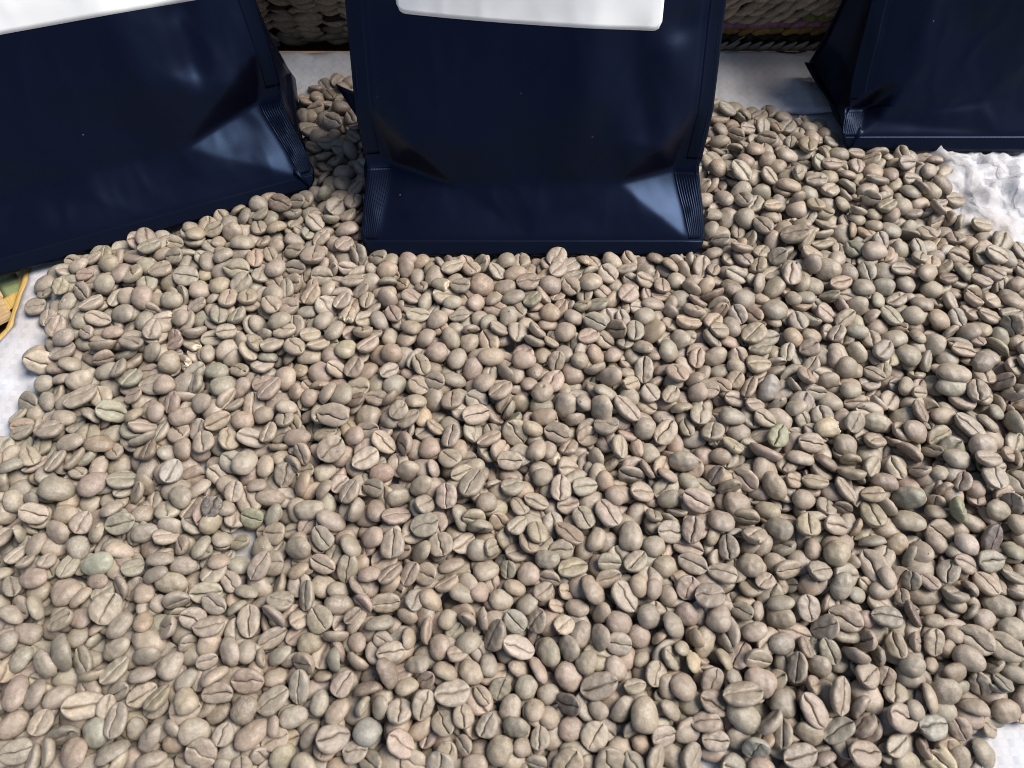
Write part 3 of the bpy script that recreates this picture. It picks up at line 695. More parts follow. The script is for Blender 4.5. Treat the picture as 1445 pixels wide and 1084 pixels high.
-661,1400,104,-9,-13,60,154401,-480,1075,80,23,0,14,94005,1136,872,96,-97,5,22,44907,-1634,477,111,3,6,75,31409,-73,413,74,4,22,70,52709,
-1182,428,94,17,52,-79,124501,-902,1487,74,-7,-11,77,25503,-763,1532,57,-8,-5,-90,116007,343,1741,97,25,94,22,125401,1662,1777,97,-10,-4,89,24411,
550,206,63,22,21,3,83801,-269,616,84,24,11,92,133105,1576,553,79,11,3,25,102811,-1359,1446,101,5,0,78,153503,-764,377,64,-28,2,19,92803,
1572,2102,120,7,-5,-4,104901,848,1311,87,-6,6,-4,14509,1413,1095,79,-59,-80,-11,43903,722,1314,82,81,59,-3,33803,-492,830,94,2,-23,10,112807,
436,1079,68,-21,-80,-54,45601,-813,1224,84,1,-4,0,85107,-295,127,72,-16,-98,-12,32811,1743,1116,116,97,11,-15,6001,-1134,1444,97,-2,-12,-97,35009,
-1172,221,64,34,-1,75,122309,1426,788,70,-34,-2,67,54801,385,1478,91,27,-36,2,45511,-211,392,91,9,41,88,133303,1379,141,48,8,-23,44,53003,
837,919,67,7,83,54,125203,-333,1018,102,17,-29,21,4503,1906,1283,87,-61,-32,63,24309,-1660,1199,91,-8,-13,4,125611,-1795,1141,82,-45,-87,14,53201,
-215,552,83,-1,1,50,62103,23,1696,74,66,-73,-12,154403,1493,1605,91,-92,-38,3,14701,2,1018,85,97,16,-6,143901,219,594,72,-5,14,97,3207,
-1046,364,77,-16,1,52,3409,-428,128,65,92,-26,29,4801,-1179,379,99,-7,37,93,133101,422,497,75,15,-9,91,32203,1615,383,81,9,-7,-28,82709,
269,275,80,-5,-6,92,11801,568,977,71,16,-14,11,133201,-1665,808,85,-14,-9,62,63501,434,138,92,-77,-51,20,143103,925,943,58,-11,3,96,124217,
241,1528,53,0,-3,84,105507,-483,1587,100,-2,-21,95,24105,762,1241,76,79,56,-3,114001,107,644,80,-95,-31,1,12503,264,1022,82,-99,-10,8,53809,
-438,542,85,-45,12,25,134509,2089,2081,111,-20,-97,-7,6111,-1730,1932,107,-9,-17,96,114401,1060,2570,122,-43,-89,-9,6911,941,1153,90,-23,-84,48,127507,
89,844,89,-63,-75,20,63317,1105,433,95,58,49,-61,15101,335,744,86,-96,2,3,53401,469,1006,65,97,8,-22,134607,-156,1529,67,23,-13,60,94607,
-82,1574,95,-6,11,-99,85003,-310,1184,84,-7,-3,73,153107,93,1172,89,-14,-1,59,14107,-1422,1847,106,17,5,0,94401,1181,1965,122,-75,-65,-4,85811,
1295,1278,98,-82,-49,-2,113101,898,605,94,-18,-17,-2,83009,-1658,568,93,17,44,85,132901,-1212,754,95,-36,-1,-1,4601,-384,1082,77,43,-24,35,63911,
359,1266,82,95,-21,14,34811,-169,814,58,33,-94,1,44411,-626,1530,77,-42,88,-6,114007,-669,1616,96,-4,10,59,104917,817,1575,90,6,29,-93,4803,
1393,1599,78,1,-46,74,84411,1784,1919,85,10,-4,-27,94617,-1184,2023,88,-8,-98,-18,145511,-1056,2403,82,-97,21,-3,105613,-1499,1473,86,80,58,-4,64709,
-1008,1005,78,-73,-67,-10,72411,-1594,917,85,4,1,-2,73117,-111,787,70,25,16,-9,103501,1279,377,82,-2,4,99,63901,-416,697,90,85,42,0,44607,
-561,804,86,22,41,76,144011,-1072,1213,76,-60,-73,31,85003,-762,440,68,-22,-33,2,44801,-1244,1180,68,-14,-23,80,24207,-1216,544,99,-14,25,73,3305,
773,578,76,31,91,1,92201,621,807,53,99,-16,0,45407,87,972,61,-17,-98,7,83903,2172,2187,68,-50,86,10,155109,977,1534,94,99,7,-4,154317,
49,1561,92,9,0,-5,54507,-251,1667,86,6,-22,83,5003,121,1304,96,-1,-12,-3,45105,1305,990,81,3,99,-4,52905,431,658,104,11,8,71,22405,
964,1297,86,-31,-94,-13,133617,-230,1130,85,36,92,-10,73411,-1836,1678,83,0,-11,-3,34101,388,338,102,96,8,0,141817,1552,737,91,-19,-97,-6,12611,
1049,790,88,1,4,63,43403,-227,1220,90,76,63,9,94207,-454,339,90,-60,-14,0,104513,1447,261,52,-4,-1,-17,104203,146,887,46,-61,-78,-4,134301,
-1240,934,64,49,82,-26,104901,634,1608,87,28,2,74,144701,1052,2309,92,14,4,-61,154503,1659,1313,83,-7,12,-99,124505,-843,853,53,4,99,5,73003,
719,1414,95,-15,-21,73,103607,-115,123,73,3,-7,3,92803,-1028,1295,86,1,14,-2,32805,-336,346,86,-33,9,32,62303,-1686,1119,89,83,53,8,44711,
572,299,52,-10,5,98,104111,716,513,64,48,77,25,26001,-959,979,50,87,-49,-6,25203,1645,1177,61,-34,88,28,155609,1716,1640,79,30,-4,-77,103711,
68,1953,79,100,2,3,34407,1108,1917,101,18,-5,-89,85517,1576,1925,91,-7,-26,95,14609,-1727,1314,74,-2,20,97,6001,1489,628,90,88,20,-25,6001,
-347,703,89,-87,-45,-22,43203,-1410,155,89,49,76,32,22701,-1433,500,76,-11,4,55,72009,-486,934,83,-2,16,74,124407,50,609,68,-30,-16,34,143701,
403,181,69,5,23,31,151205,1257,650,85,-1,11,12,124401,-639,112,52,-9,-18,90,134511,1102,1035,91,97,-12,7,124603,-146,176,74,38,88,18,61501,
1194,241,59,7,-2,15,34701,1303,526,61,82,56,1,154301,-1031,713,53,87,47,-1,73901,13,781,54,24,-94,17,73107,286,1239,54,-94,-24,1,32805,
-315,1397,69,-12,-33,64,115303,-1244,642,84,0,13,79,52503,-738,195,45,98,20,3,133211,-429,1319,113,-93,-33,-13,32811,1641,1035,94,79,51,20,83103,
-931,267,60,-7,-14,21,2503,-666,416,85,-88,-1,-28,112703,-1453,1687,118,-74,-64,1,103111,1799,958,87,-49,67,-5,32609,815,659,63,51,82,-20,73217,
119,256,74,-5,25,39,111903,371,125,80,51,85,-8,142111,1272,683,112,-2,6,70,132203,1364,680,82,75,55,35,31209,711,195,39,33,-22,69,33201,
1001,749,66,1,-8,-69,114301,-1216,871,68,55,3,-4,64201,-696,1096,51,2,8,29,13303,-463,1465,57,-10,13,-93,24309,1944,1468,69,8,88,-5,94411,
-1834,1625,47,97,23,6,135701,433,1712,90,-87,5,-31,24005,1575,1781,75,58,81,-10,95409,-1020,2031,92,-9,3,57,145601,-91,961,95,-3,3,11,32303,
512,429,81,-20,-89,10,4101,1329,1104,76,-86,-40,17,54801,-945,373,106,-54,1,44,63811,-93,316,83,41,91,3,121803,127,546,57,5,-4,73,74205,
-819,1598,67,-3,24,97,35403,-93,1661,70,-82,54,3,134605,-873,1614,97,91,-40,1,144211,-221,1575,82,5,-2,56,84701,1200,1616,88,-20,96,7,152707,
-956,1746,108,10,-8,-98,24801,1377,1764,85,-92,-33,-11,125003,1773,1766,86,8,15,57,74805,978,1855,100,14,12,16,74801,-408,981,69,47,24,7,53811,
171,530,79,92,34,-16,111711,-1021,272,85,-98,-15,9,14501,399,1177,84,-70,-62,28,24211,-1321,925,77,-16,22,20,32207,498,342,79,18,2,72,92503,
373,985,97,2,5,90,112207,-985,421,82,-93,-19,7,81901,295,570,79,3,-41,29,132903,1316,307,97,32,29,68,84203,-112,1459,93,-17,3,63,33907,
-1126,522,97,1,93,0,33411,-1191,1079,25,-15,95,28,154003,-374,128,61,13,-1,-64,75403,688,114,20,-97,20,12,153609,238,671,58,-1,1,-58,24801,
-1610,815,59,-19,20,-2,74711,1516,1320,59,13,-17,14,125311,1753,1380,64,96,-14,-2,34911,-357,1683,72,-18,-14,55,114207,218,1699,93,-1,-2,-84,73903,
489,1887,86,-41,91,7,73707,1445,1829,85,-4,-39,89,153601,166,1941,91,1,11,-16,34007,-1508,2010,96,-20,98,-2,14901,-541,2025,82,10,13,-98,24605,
1524,2002,94,-74,65,-7,54401,1293,2371,92,9,-11,-65,74903,537,1410,82,-47,-88,-3,73011,1203,1006,90,-39,-88,15,4611,649,1487,100,61,77,-16,135507,
-509,480,81,-17,4,85,132207,-1690,655,94,-47,-86,18,2301,-1372,1325,91,4,-16,67,32611,-316,949,91,88,31,-36,93701,-41,1406,109,94,27,10,144507,
172,787,85,-99,-1,-11,133303,-966,684,53,-92,39,-2,132401,20,874,81,91,40,-7,102511,-1492,1139,22,-2,0,-61,25201,-108,303,58,88,-46,-3,64807,
-872,665,38,13,-34,83,94401,411,1999,82,-89,41,10,113411,2070,2003,81,41,91,-2,94903,-297,1456,99,20,95,15,23703,-1607,1778,107,-20,-9,97,46401,
-1460,134,68,69,60,30,4501,11,657,88,14,14,97,2805,-401,1202,78,33,80,29,145011,1198,374,79,-49,85,0,51205,1492,1166,80,18,59,67,5403,
1031,178,56,71,-69,11,73601,-622,440,49,62,-77,-6,23011,-1044,1129,52,-29,-95,-8,25009,874,1397,59,-9,-99,-6,93803,-1177,1524,72,-20,-10,-25,105009,
1558,1673,84,8,-19,-97,115001,-581,1634,83,-43,89,-18,24507,1176,1745,92,-79,61,1,23701,334,1955,98,-8,-18,-67,35203,959,1989,87,-22,-96,-15,5101,
-806,2386,80,43,-87,-21,113901,35,171,80,-5,34,19,31203,26,400,64,-14,32,-5,132803,1215,132,58,2,17,3,3617,-1277,285,76,-65,-68,21,51601,
-953,753,37,-16,35,53,103509,-1223,837,69,24,-92,19,63301,1962,1412,85,68,55,-6,155309,-320,782,77,-8,-43,13,94103,936,512,54,99,-13,0,125403,
-1623,652,60,2,-18,-35,74717,-165,643,75,-28,17,-9,144201,1411,731,60,-14,-4,-2,26003,951,801,57,42,79,-25,153701,1866,1046,54,-80,56,-20,34601,
-1007,1371,56,-68,-73,-4,65003,-1892,1744,54,-78,-60,-4,14407,823,2054,61,-63,74,24,114403,-1169,1697,87,16,-97,-10,93503,1950,2098,74,24,96,17,24205,
-1245,331,77,-93,-22,-19,2701,1499,818,62,-7,-10,88,122703,-1410,1267,77,91,20,-30,125101,1755,794,67,-18,25,57,4309,-1091,803,77,-22,-3,60,83801,
-1436,560,83,-7,14,98,53607,231,286,52,86,-44,-19,94601,277,431,67,100,-5,-3,104817,-841,748,52,-2,99,13,15101,291,974,55,2,-4,31,145011,
1354,888,35,-2,18,77,36003,-139,1387,66,-95,28,6,33701,1477,1392,52,39,-91,-12,113011,-781,1829,69,-33,-87,-7,35101,-1648,1585,67,11,-74,-64,153407,
-1215,1777,87,76,-61,-7,54609,-312,1761,88,-3,-10,29,24007,160,1803,76,9,-6,-33,54105,-999,1819,106,-36,-93,-2,103803,-1756,2060,85,16,-10,-27,24903,
-1197,1361,102,9,-19,6,152811,-213,742,60,-36,-4,17,124007,-1911,1404,23,-95,21,-9,54609,482,644,101,32,9,61,132303,-959,1322,79,-2,-7,14,112807,
-233,1374,90,68,71,-7,54507,-918,1109,75,-11,-6,76,123903,858,672,93,94,29,4,31603,-489,706,85,-38,7,22,33207,1362,271,64,10,-5,-8,113009,
448,932,47,2,-5,58,4101,-1545,1106,56,3,1,-72,44801,206,1110,51,-98,-6,17,153003,869,1264,54,-2,1,93,73801,1618,1236,67,-25,92,30,94117,
164,1477,59,-90,-44,-6,144807,1413,1698,94,-2,-4,99,124309,1868,1705,85,-24,17,96,73711,56,811,76,62,71,-33,85603,-1747,1826,99,89,42,-1,34401,
-105,645,77,9,20,58,151807,1007,659,77,15,-34,47,101805,777,1147,82,2,-9,-12,22403,-501,1017,86,19,96,12,12901,88,397,73,16,46,70,3707,
-550,926,97,58,39,43,64411,499,275,86,39,17,90,123503,620,173,18,14,99,3,45507,-707,512,45,-35,94,-2,54307,201,963,51,-98,-15,8,22903,
698,1229,51,7,2,-99,84401,1240,1383,73,-13,-7,-35,154403,-607,1450,51,10,99,3,114301,-1154,1624,57,5,17,-23,154901,-179,1664,69,-11,0,93,153903,
726,1744,82,0,-97,22,35005,1817,1610,85,-99,15,4,43805,1974,1636,73,-65,26,-40,124917,1975,1772,85,98,-14,-12,5403,-840,1878,94,85,52,13,104205,
-1827,1920,61,37,88,29,24201,-1324,1917,85,-11,13,-61,33611,1487,1923,101,-12,8,63,74301,-364,1443,83,-31,-95,-1,32903,-1865,1474,59,-1,-6,84,72709,
-1215,699,101,-19,-19,8,123901,-2037,1870,18,9,-100,-1,113501,1458,505,82,-6,15,93,31203,-863,921,59,3,-26,47,123709,1072,1138,87,-25,3,-11,84911,
-637,204,51,-21,-25,43,122307,1247,1464,92,40,0,5,83803,1641,2418,105,28,85,35,134011,-1454,623,90,-30,-14,40,132903,-14,838,36,-83,50,27,153817,
340,153,54,2,19,-51,74203,-444,761,45,98,18,8,114203,-889,812,44,1,-22,5,34017,-1880,1257,45,-13,98,-10,44201,-152,1254,54,65,-69,-12,34101,
-726,1705,96,-13,-4,60,54711,505,1699,86,66,-75,2,44809,1150,1666,93,24,0,94,24605,1297,1790,84,-95,23,21,74007,-527,1864,90,50,6,-46,113707,
1395,1939,93,-16,99,2,134205,-818,1992,76,-1,-96,-26,113501,524,633,79,-22,-15,73,141803,-786,564,93,41,70,59,84201,-416,278,93,-5,-34,55,131709,
1116,2252,106,50,85,9,125107,1126,942,73,83,50,-24,113001,-601,1230,82,1,-20,2,32707,112,1063,79,1,-7,4,72001,-1525,1626,110,93,-27,6,46009,
1153,2082,103,-91,-23,-27,53601,80,1253,94,14,-10,97,3305,1285,168,32,14,-88,9,33007,-114,877,71,-35,59,61,74311,566,1025,54,-95,-29,-8,144301,
-1363,1103,52,1,-2,67,94201,-1078,1448,61,18,5,-90,54211,178,1564,74,-74,-57,-25,133203,-778,1757,89,4,1,47,143601,-1191,1860,89,69,71,-13,94903,
253,1933,79,-45,-88,-16,113005,1504,2140,81,52,83,15,143809,-1253,2238,76,38,-20,23,64907,-328,612,88,-81,-53,25,43109,-1021,757,64,-22,30,74,72707,
-1054,177,58,27,-9,-5,141205,649,1054,63,-4,9,91,13109,-1097,1084,41,-30,-92,-8,94011,1325,1426,89,-5,-3,2,143011,338,1042,86,12,-24,72,142405,
-921,1244,74,73,65,10,103503,1287,2026,117,4,-47,68,133501,-218,665,82,87,26,10,23103,-1431,936,99,-32,10,64,33211,-85,1211,83,93,23,10,134207,
1089,1346,98,-15,-19,24,62811,-203,141,68,-60,78,10,85003,-1729,771,68,83,53,-11,52101,256,804,46,1,-6,66,44801,521,1171,56,6,5,80,53801,
1366,1322,84,-22,-95,-21,15901,1904,1210,54,49,-85,-19,113401,1190,1314,73,-75,65,3,113601,-531,1396,67,98,-15,5,134007,-1066,1602,80,-40,-81,32,34211,
-359,1536,89,50,86,10,84003,-971,1634,84,28,-94,19,64501,938,1784,83,-76,58,-4,113309,-1109,1870,90,63,76,-14,144703,-1614,1979,102,-87,44,-23,115311,
-1247,1941,88,-7,-14,-70,74703,-217,1929,88,99,-12,10,23801,-46,898,67,-83,33,29,83605,1239,1065,97,31,83,-45,94603,-576,421,93,-13,-54,42,112809,
1260,273,101,-2,29,4,111201,1360,1204,82,92,27,-19,134911,1801,881,86,4,7,5,152503,1477,607,27,-30,-93,21,155903,1011,321,59,2,-5,-55,24301,
498,444,57,38,-86,-31,115101,217,1194,48,80,54,-5,103903,1350,1161,51,-3,3,-97,34711,-1618,1237,53,65,76,-6,75617,1680,1469,51,-7,-2,63,64717,
1118,1512,56,-28,95,11,85301,-937,1825,80,-99,13,-10,34601,-701,1528,70,-92,19,31,124003,998,1611,91,0,98,-17,143803,-15,1775,83,10,9,-77,14101,
2110,1851,89,-10,6,-26,5603,1678,1946,90,1,11,51,33901,1403,548,80,4,-13,-99,121703,1247,598,61,-26,-94,20,95211,-1629,389,82,-67,-59,38,142605,
-226,1478,79,-12,19,-1,4711,-708,553,70,93,31,-17,151303,-10,725,59,-75,-59,-31,111209,-790,1391,87,8,-12,52,32207,-1392,1216,77,83,16,16,45809,
-1599,744,90,72,65,-20,141801,-136,907,92,-84,8,11,23517,-1584,2139,95,95,30,0,94909,1563,1328,89,-53,-81,11,4513,-869,137,38,33,-4,74,154309,
195,151,52,3,-1,99,15401,-1354,333,58,40,89,17,154103,875,642,59,-46,85,15,144201,1138,699,74,5,-97,-16,25201,-1544,972,49,-13,4,96,13501,
1142,1090,58,-41,-87,23,74803,-1273,1251,49,91,-38,15,113711,-1832,1398,47,9,-4,-50,3809,-1300,1461,71,7,-6,31,24601,1882,1506,55,63,-77,6,114503,
380,1679,49,-33,-92,-20,133803,1475,2241,66,18,-4,-64,14501,2075,2482,24,99,13,-11,66001,741,1575,80,-79,-59,-10,43205,903,1722,94,4,2,81,124901,
551,1778,90,0,-1,28,143801,-258,2039,79,97,25,-2,124701,-1119,2078,84,76,-64,-12,103505,1510,231,20,-20,-94,-3,31703,-1030,838,50,-18,29,32,62209,
-739,720,70,-20,-20,16,52605,-1447,1596,97,13,-28,16,54101,-772,1041,65,-20,-37,47,64003,-495,608,78,36,76,53,112307,955,461,82,-64,-71,25,92013,
-1353,1164,85,66,70,11,153113,-780,151,38,-78,32,47,83401,1090,286,86,-56,-57,-4,62901,-868,1352,89,-10,10,-8,83511,-351,858,57,36,-92,-3,104603,
1025,1121,58,42,-90,13,64603,1023,1304,65,15,-7,-25,65611,1771,1594,58,-7,-10,-92,24801,-826,1686,79,23,-96,11,63803,681,1664,92,-16,-15,84,13601,
-548,1763,82,16,9,87,84411,-28,1939,74,6,-4,9,124703,-1188,2169,97,0,25,96,115001,-885,2285,88,-34,-92,-7,94101,1638,888,77,5,0,94,122903,
617,1400,88,-91,-41,-1,32205,-775,1152,90,56,71,43,23203,-1353,726,66,91,-41,0,74003,1294,765,48,87,48,6,135209,1170,1014,65,-13,19,50,73801,
362,1210,50,55,81,-3,64211,-1412,1450,70,22,-97,6,155211,-1627,1531,58,5,-13,-98,105509,979,2338,61,17,-3,-81,15611,275,1561,90,-6,18,-90,32203,
343,1595,70,3,33,-33,44605,-391,1785,76,100,-5,1,84301,1001,1772,90,-85,42,-26,64005,1839,1766,88,-79,59,4,92901,-708,1850,86,88,44,15,113411,
1595,2005,95,6,-7,-77,34901,-1458,2079,103,-97,0,-17,63701,196,2098,73,-44,89,6,34003,-1115,1393,81,-59,-37,35,14511,-1148,1023,67,-33,-7,44,134511,
-2042,1996,27,12,-12,-96,74909,75,133,55,15,86,49,101701,-351,558,78,52,-4,-19,132303,1553,1442,84,28,5,61,153003,-592,655,65,-15,26,6,62401,
-421,485,76,-96,27,1,52009,-1776,1559,69,-27,16,-10,23001,1560,407,70,47,66,-17,52603,-746,228,76,-17,-18,72,81203,602,490,74,16,-67,12,112305,
-284,515,81,-56,-53,42,3603,766,118,47,-6,-7,-3,2807,-501,415,84,-12,-66,69,72707,1268,825,69,8,-54,-84,84809,1585,1172,61,83,-38,40,83203,
-1184,133,30,-2,-26,45,133311,-94,161,49,-13,-2,-70,112903,-921,522,54,-68,-71,1,53601,1100,509,73,-5,-99,13,95103,-177,911,67,-27,40,-39,64501,
1071,1199,57,-46,84,22,15301,-1613,1409,53,-86,51,1,73911,-491,1519,74,33,-93,-12,83101,2000,1535,77,19,-96,-7,113701,1442,1505,69,92,-37,13,123203,
-926,1694,90,13,97,-14,135211,260,1773,89,-13,21,2,73901,1621,1863,76,-22,97,-3,43901,1716,1840,94,2,15,97,54501,-1321,2075,79,-23,23,-67,84701,
930,1434,86,79,47,21,44603,-1063,478,81,-80,4,50,101511,-1313,1371,82,81,51,29,143607,1771,1983,119,12,18,28,125903,-335,490,76,15,58,35,133403,
-175,437,96,96,9,-7,12003,-618,346,31,-20,7,-95,85611,-5,150,63,6,9,90,65503,1273,296,55,-56,82,-9,144407,-1085,520,55,11,7,59,115301,
1216,517,55,0,11,-82,95417,-1645,591,68,-91,21,-22,14701,-1823,929,53,49,14,66,53301,-1157,945,58,56,-82,15,54303,25,952,61,51,84,-21,12703,
-1357,1038,57,45,34,-69,134703,-47,1176,58,-78,-50,28,154207,961,1243,54,96,12,15,125503,39,1387,38,39,21,-29,83903,-1002,1549,58,87,42,-16,55011,
415,1611,63,-14,5,46,84207,-1225,1680,65,-96,-19,9,84601,310,1676,82,27,-96,7,103507,1331,1689,80,-45,86,-18,93101,827,1933,88,22,-14,41,84005,
-1190,609,71,17,35,55,101201,960,142,61,-53,-11,18,82311,130,694,76,-87,12,-9,43103,-1846,1111,84,-42,3,38,24809,1685,1014,84,-9,-16,71,111207,
-904,650,64,-42,-3,-22,123201,-393,1295,92,97,18,16,13803,1414,668,95,55,80,-15,91707,-74,1339,34,-46,-77,36,114407,-1597,1479,31,17,7,96,74901,
-439,445,69,78,-59,6,113901,841,480,68,25,-95,-2,15603,-1291,662,50,-46,87,14,93601,-730,672,48,-71,70,5,113309,1664,678,54,-78,-56,27,94603,
-625,769,54,81,56,14,23503,33,1157,52,-98,20,-5,154411,-499,1698,51,18,17,60,54003,-1894,1880,48,-2,-4,65,44701,-283,1889,66,5,-99,8,26011,
-1118,1581,65,66,2,49,153103,-492,1789,78,86,-50,10,4607,5,1881,83,7,-10,-98,84701,564,1963,84,-10,-96,-11,44503,-461,2038,76,24,13,-78,123903,
2059,2094,78,-99,9,10,154803,-1628,2204,77,-54,-79,15,55503,-1332,2255,76,-27,93,24,133417,1785,2394,86,4,7,-67,34201,-187,1075,88,-94,-23,10,3103,
-522,662,73,43,85,-31,3207,-1156,810,68,39,87,11,102607,-1926,1939,72,-79,-57,-11,22417,-1328,659,74,40,81,38,53201,-1467,849,85,3,-36,-1,32703,
1403,2517,116,100,-2,8,134311,-576,493,92,68,17,-12,62711,1560,351,87,54,81,-20,81209,791,1025,84,-28,74,57,93003,-1221,136,56,44,82,-6,156003,
132,204,48,16,7,68,44001,-1055,442,52,5,12,-99,103401,901,413,51,57,81,12,74603,-1000,917,44,-66,-71,22,103303,-1231,1016,58,-12,11,-98,104909,
-1885,1155,55,-22,31,-76,124201,-1196,1264,62,-55,79,24,43811,-1085,1522,68,95,-26,15,124411,1669,1573,60,-68,-57,15,14501,1963,2516,61,4,0,-58,25201,
894,1522,89,30,13,-31,23017,-416,1726,86,5,17,97,13903,-217,1780,79,-8,99,-7,83901,2001,1957,86,92,-36,2,33211,195,2016,87,42,-90,-7,53803,
-737,2156,87,-92,-39,5,33007,1872,2255,46,79,-60,7,34201,900,742,81,-1,-29,67,111203,-530,562,87,-90,-38,11,1613,1305,2688,115,-12,14,1,105811,
1234,2808,100,33,91,10,24705,-1242,1457,80,61,72,23,54601,1183,1411,87,-96,4,0,82903,881,1473,83,-88,-43,-18,71805,423,430,65,-7,1,38,81217,
1525,932,74,-31,-8,-16,152003,1411,2753,110,78,62,-5,136017,-367,1370,105,-12,-27,-94,23403,1168,1117,85,22,38,87,63813,1860,2648,99,-97,-12,10,54501,
-152,673,82,15,-9,-38,92211,465,675,65,-65,76,2,155311,-682,969,50,1,-9,81,54709,553,1108,62,-83,-49,18,4405,-1503,1176,52,38,90,-13,124801,
-1296,1172,50,-6,47,22,133709,1488,1251,63,-3,-98,9,64603,-919,1381,64,6,-8,25,104901,523,1368,56,96,-28,-3,63505,1122,1369,69,-52,83,12,65301,
-716,1595,70,17,8,98,25307,720,1879,62,10,-5,88,74801,-1136,1777,86,67,69,6,154009,753,1803,89,68,65,-31,154411,-147,1850,85,-22,12,-85,93707,
-930,2029,92,7,94,31,84001,1064,2034,90,-59,75,-27,64417,2125,2299,51,2,-99,3,94603,-1155,2397,91,21,10,-18,103801,1058,2410,101,58,78,5,63901,
1198,2564,94,-34,-91,-6,24311,-1623,1131,81,75,55,14,44903,-1144,879,60,-21,-91,28,44109,824,1184,85,-41,-87,27,13303,-1645,1625,96,86,2,6,46101,
-1676,1990,108,-8,-16,52,14607,-966,828,30,93,-16,26,13517,1815,1282,86,15,31,82,4301,-1780,1198,52,63,77,-5,103501,1154,1481,96,-78,-56,29,73707,
1194,440,73,25,66,21,102501,120,352,22,0,1,97,75607,-1808,1020,37,25,14,34,114509,1491,1155,28,20,93,18,155501,-415,296,60,17,-3,-67,14717,
847,363,56,-20,94,-8,3617,1055,1432,58,-19,97,13,15001,908,1569,75,-50,-81,-18,25507,-609,1772,71,-97,-14,13,44103,1525,1746,57,-8,0,-95,24603,
-71,1836,51,29,95,-6,95407,1728,2152,59,21,10,-8,153809,-1229,1603,78,10,12,76,3001,-680,1776,84,-60,80,0,164403,-952,2124,83,-97,20,-16,64003,
-847,2208,72,-90,-42,-14,133807,1145,2180,93,23,1,-79,84303,-738,2253,91,7,-22,-96,75207,1849,2489,81,-19,-4,-62,34709,1275,2494,116,4,11,98,5605,
-270,362,84,-18,93,11,131203,-1365,1008,62,-87,-30,-39,83911,753,1071,78,-86,-32,-41,42301,2018,2539,77,18,0,90,45713,-1342,376,81,80,-19,27,103403,
-590,1533,48,-14,-19,15,74605,-1127,288,52,94,34,3,33111,377,761,52,-84,54,5,114111,-1281,810,45,0,0,-61,84213,1470,1667,63,71,70,-1,24411,
-29,2098,62,-22,2,77,113901,1296,1569,91,17,-16,69,123007,-1298,1701,76,57,-70,40,25201,839,1688,106,12,-98,5,72903,-1319,1839,74,-24,96,-2,93211,
-1010,1890,94,-16,-9,94,24601,932,1921,93,9,8,94,104113,-333,1998,70,14,-4,62,45603,1444,2001,91,13,-7,-41,14501,1933,2008,94,16,37,66,145101,
1004,2082,85,49,87,-4,124801,927,2189,76,17,95,-3,13801,-633,1040,63,-90,-40,5,132411,1347,953,68,-26,-59,66,3803,-1416,680,81,3,-13,-10,82307,
962,348,74,92,14,-37,11803,-935,622,28,-84,-46,29,74505,2123,2758,22,1,0,96,145801,-258,206,44,77,59,10,3707,290,224,48,-24,-97,-3,102301,
-446,386,49,-4,4,-89,93811,-296,572,60,20,-21,-67,14307,-167,572,54,-9,93,28,55305,640,577,60,-82,54,16,104409,1539,961,51,-49,72,3,13503,
-1045,1041,53,-11,1,-42,104211,908,1021,45,-8,5,96,123901,-424,1117,47,58,81,-5,135011,1424,1472,48,98,11,-2,53801,1906,1798,74,94,26,-21,114201,
-424,1884,69,94,-30,-6,54407,716,1978,64,16,-7,98,23901,2063,2610,54,38,-92,-10,34903,-1521,1755,90,-2,-4,61,33209,-1372,1764,98,10,-20,-27,63101,
1233,1945,104,-13,-12,58,44603,-1257,2093,100,7,-10,-95,94301,-828,117,52,-62,-75,-9,71403,-533,128,50,-28,1,7,81705,-336,1312,77,9,19,62,43605,
-1559,1523,86,58,77,7,53801,371,1136,37,-4,89,-21,24503,1353,167,30,-62,-70,-23,113903,-103,450,54,-89,42,16,124101,871,820,67,-8,-4,93,154001,
-733,898,42,-86,-50,1,123907,759,1079,56,6,-14,-24,46005,895,1189,53,-97,16,12,103209,-553,1256,65,-96,-10,-11,84601,-328,1258,51,95,30,-3,144011,
929,1319,50,76,64,-12,65001,-1269,1526,52,32,-92,-23,44609,-610,1967,66,21,-6,23,113401,35,2086,50,66,72,3,155403,-1054,1748,75,-22,26,-68,151901,
88,1858,87,-24,94,-17,33217,2010,1854,82,23,-96,0,73103,2166,1958,72,6,-1,-95,93103,-67,2026,63,87,-45,-15,133711,13,2007,81,10,-5,17,84605,
1463,2478,91,35,-93,7,24811,-1050,218,89,44,-22,-17,141711,-934,1035,74,-29,3,12,62301,1382,769,67,-50,-52,18,3209,1653,1998,118,-100,6,4,43511,
1170,635,79,-8,32,15,3609,-1885,2051,80,-4,-15,17,44811,1556,334,24,-14,4,-23,25311,680,462,19,-2,0,98,74101,-1457,982,33,76,-58,11,115501,
1651,314,46,-1,0,-91,94307,-1497,562,63,-12,17,-31,136001,341,820,52,21,0,61,33103,1594,883,55,-11,5,67,113403,-778,948,48,8,4,77,134203,
-739,1017,53,2,19,-92,132605,-1185,1182,48,4,-5,94,94211,-639,1160,55,11,4,40,143907,-1530,1253,47,-3,1,-97,103001,1701,1243,53,86,-51,9,24203,
453,1395,79,-12,-17,89,33403,1342,1378,61,6,99,10,14003,-435,1688,59,-3,-19,-74,55003,811,1659,87,76,-54,-18,144501,1938,2344,35,-83,-22,18,65003,
1873,1127,71,-60,52,-59,14003,-362,1858,78,26,16,56,123601,-249,1844,95,-4,2,-99,83201,-1548,1933,85,83,-55,2,154109,-954,1919,85,66,73,17,14011,
-682,1960,82,99,7,1,124401,639,1944,71,73,67,-14,54107,1056,1945,90,41,26,51,144401,-176,2036,68,45,89,-5,72903,-585,2098,72,29,93,-1,144001,
